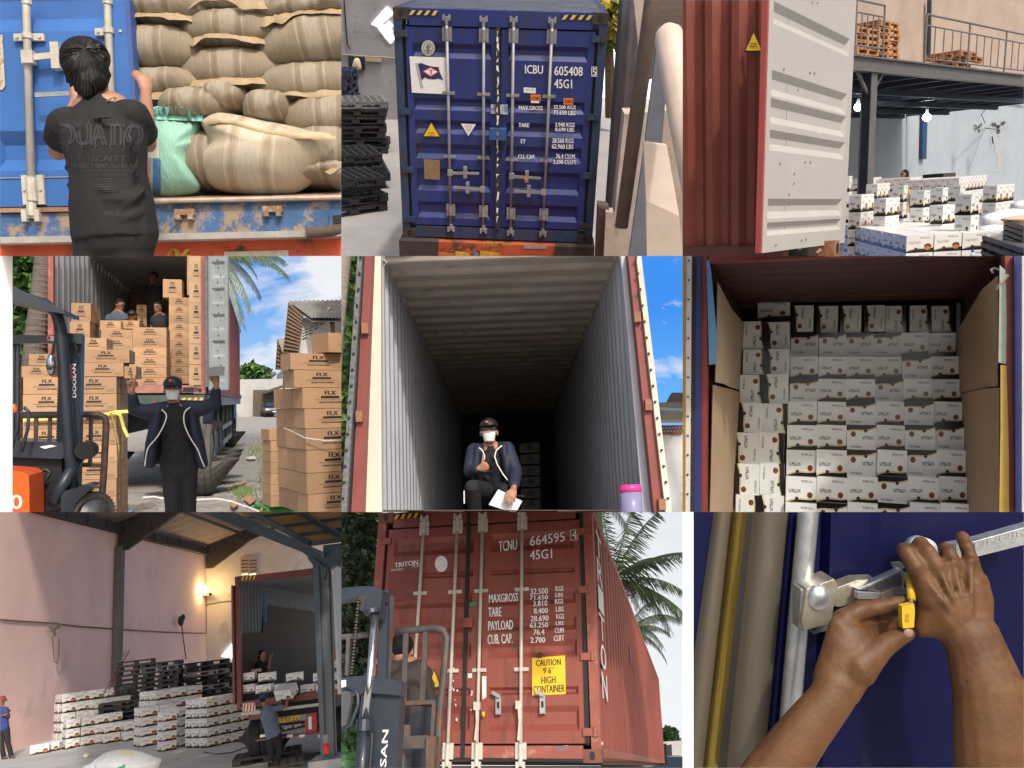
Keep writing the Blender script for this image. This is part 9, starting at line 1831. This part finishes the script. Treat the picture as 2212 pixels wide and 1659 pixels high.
# ================================================================== unseen floor added far below for bounced light, then trim each place to its own bay
def build_bounce_floor():
 S=Set(1,1)
 g=B();g.face([(-400,-400,-H),(400,-400,-H),(400,500,-H),(-400,500,-H)]);o=g.obj(S,'bounce_floor',CONCRETE,kind='structure');OWNER.pop(o.name)  # out of view; added for bounced light and for side views
def clip_all():
 bpy.context.view_layer.update()
 eps=0.0
 def planes(S):
  u0,u1=(2212*S.c-3318)/K,(2212*(S.c+1)-3318)/K;t0,t1=(2488.5-1659*(S.r+1))/K,(2488.5-1659*S.r)/K
  return [(Vector((1,-u0,0)),1),(Vector((-1,u1,0)),1),(Vector((0,-t0,1)),1),(Vector((0,t1,-1)),1)]     # inside: n . p >= 0
 C=Vector((0,0,H));done=[]
 for name,S in list(OWNER.items()):
  o=bpy.data.objects.get(name)
  if o is None or o.type!='MESH':continue
  M=o.matrix_world;bb=[M @ Vector(q)-C for q in o.bound_box];cut=[];dead=False
  for n,trim in planes(S):
   d=[n.dot(q) for q in bb]
   if max(d)<=0:dead=True;break
   if trim and min(d)<-1e-5:cut.append(n)
  if dead:done.append(o);continue
  if not cut:continue
  if o.data.users>1:o.data=o.data.copy()
  bm=bmesh.new();bm.from_mesh(o.data);Mi=M.inverted();Mt=M.to_3x3().transposed()
  for n in cut:
   ln=(Mt @ n).normalized();pc=Mi @ C
   bmesh.ops.bisect_plane(bm,geom=bm.verts[:]+bm.edges[:]+bm.faces[:],plane_co=pc,plane_no=ln,clear_inner=True,dist=1e-6)
  bm.to_mesh(o.data)
  if not bm.faces:done.append(o)
  bm.free()
 def kill(o):
  for c in list(o.children):c.parent=None if False else o.parent;c.parent=o.parent
  bpy.data.objects.remove(o)
 # a thing whose own body lies wholly outside goes with its parts
 for o in done:
  try:o.name
  except ReferenceError:continue
  if o.parent is None and o.children:
   for c in o.children_recursive:bpy.data.objects.remove(c)
   bpy.data.objects.remove(o)
  elif not o.children:bpy.data.objects.remove(o)
  else:
   for c in o.children_recursive:bpy.data.objects.remove(c)
   bpy.data.objects.remove(o)
 for name in list(OWNER):
  o=bpy.data.objects.get(name)
  if o is not None and o.type=='EMPTY' and not o.children:bpy.data.objects.remove(o)

def join_small():
 """the smallest cartons, past three hundred of a kind, become one mass for each place"""
 bpy.context.view_layer.update();rest={}
 for n,i in ID_OF.items():
  o=bpy.data.objects.get(n)
  if i in SMALL and o is not None:rest.setdefault(OWNER[n],[]).append(o)
 for S,os_ in rest.items():
  bm=bmesh.new();ms=[];me=bpy.data.meshes.new('far_cartons')
  for o in os_:
   t=o.data.copy();t.transform(o.matrix_world);k0=len(bm.faces);bm.from_mesh(t);bm.faces.ensure_lookup_table()
   for m_ in t.materials:
    if m_ not in ms:ms.append(m_)
   for f,p in zip(bm.faces[k0:],t.polygons):f.material_index=ms.index(t.materials[p.material_index])
   bpy.data.meshes.remove(t);bpy.data.objects.remove(o)
  bm.to_mesh(me);bm.free()
  for m_ in ms:me.materials.append(m_)
  q=bpy.data.objects.new('far_cartons',me);COL.objects.link(q);q['kind']='stuff';q['category']='cartons';q['label']='mass of small white cartons at the back of the '+('mezzanine warehouse' if S.r==0 else 'pink walled warehouse')
for fn in ( build_p1,build_p2,build_p3,build_p4,build_p5,build_p6,build_p7,build_p8,build_p9,):fn()
build_bounce_floor()
clip_all();join_small()
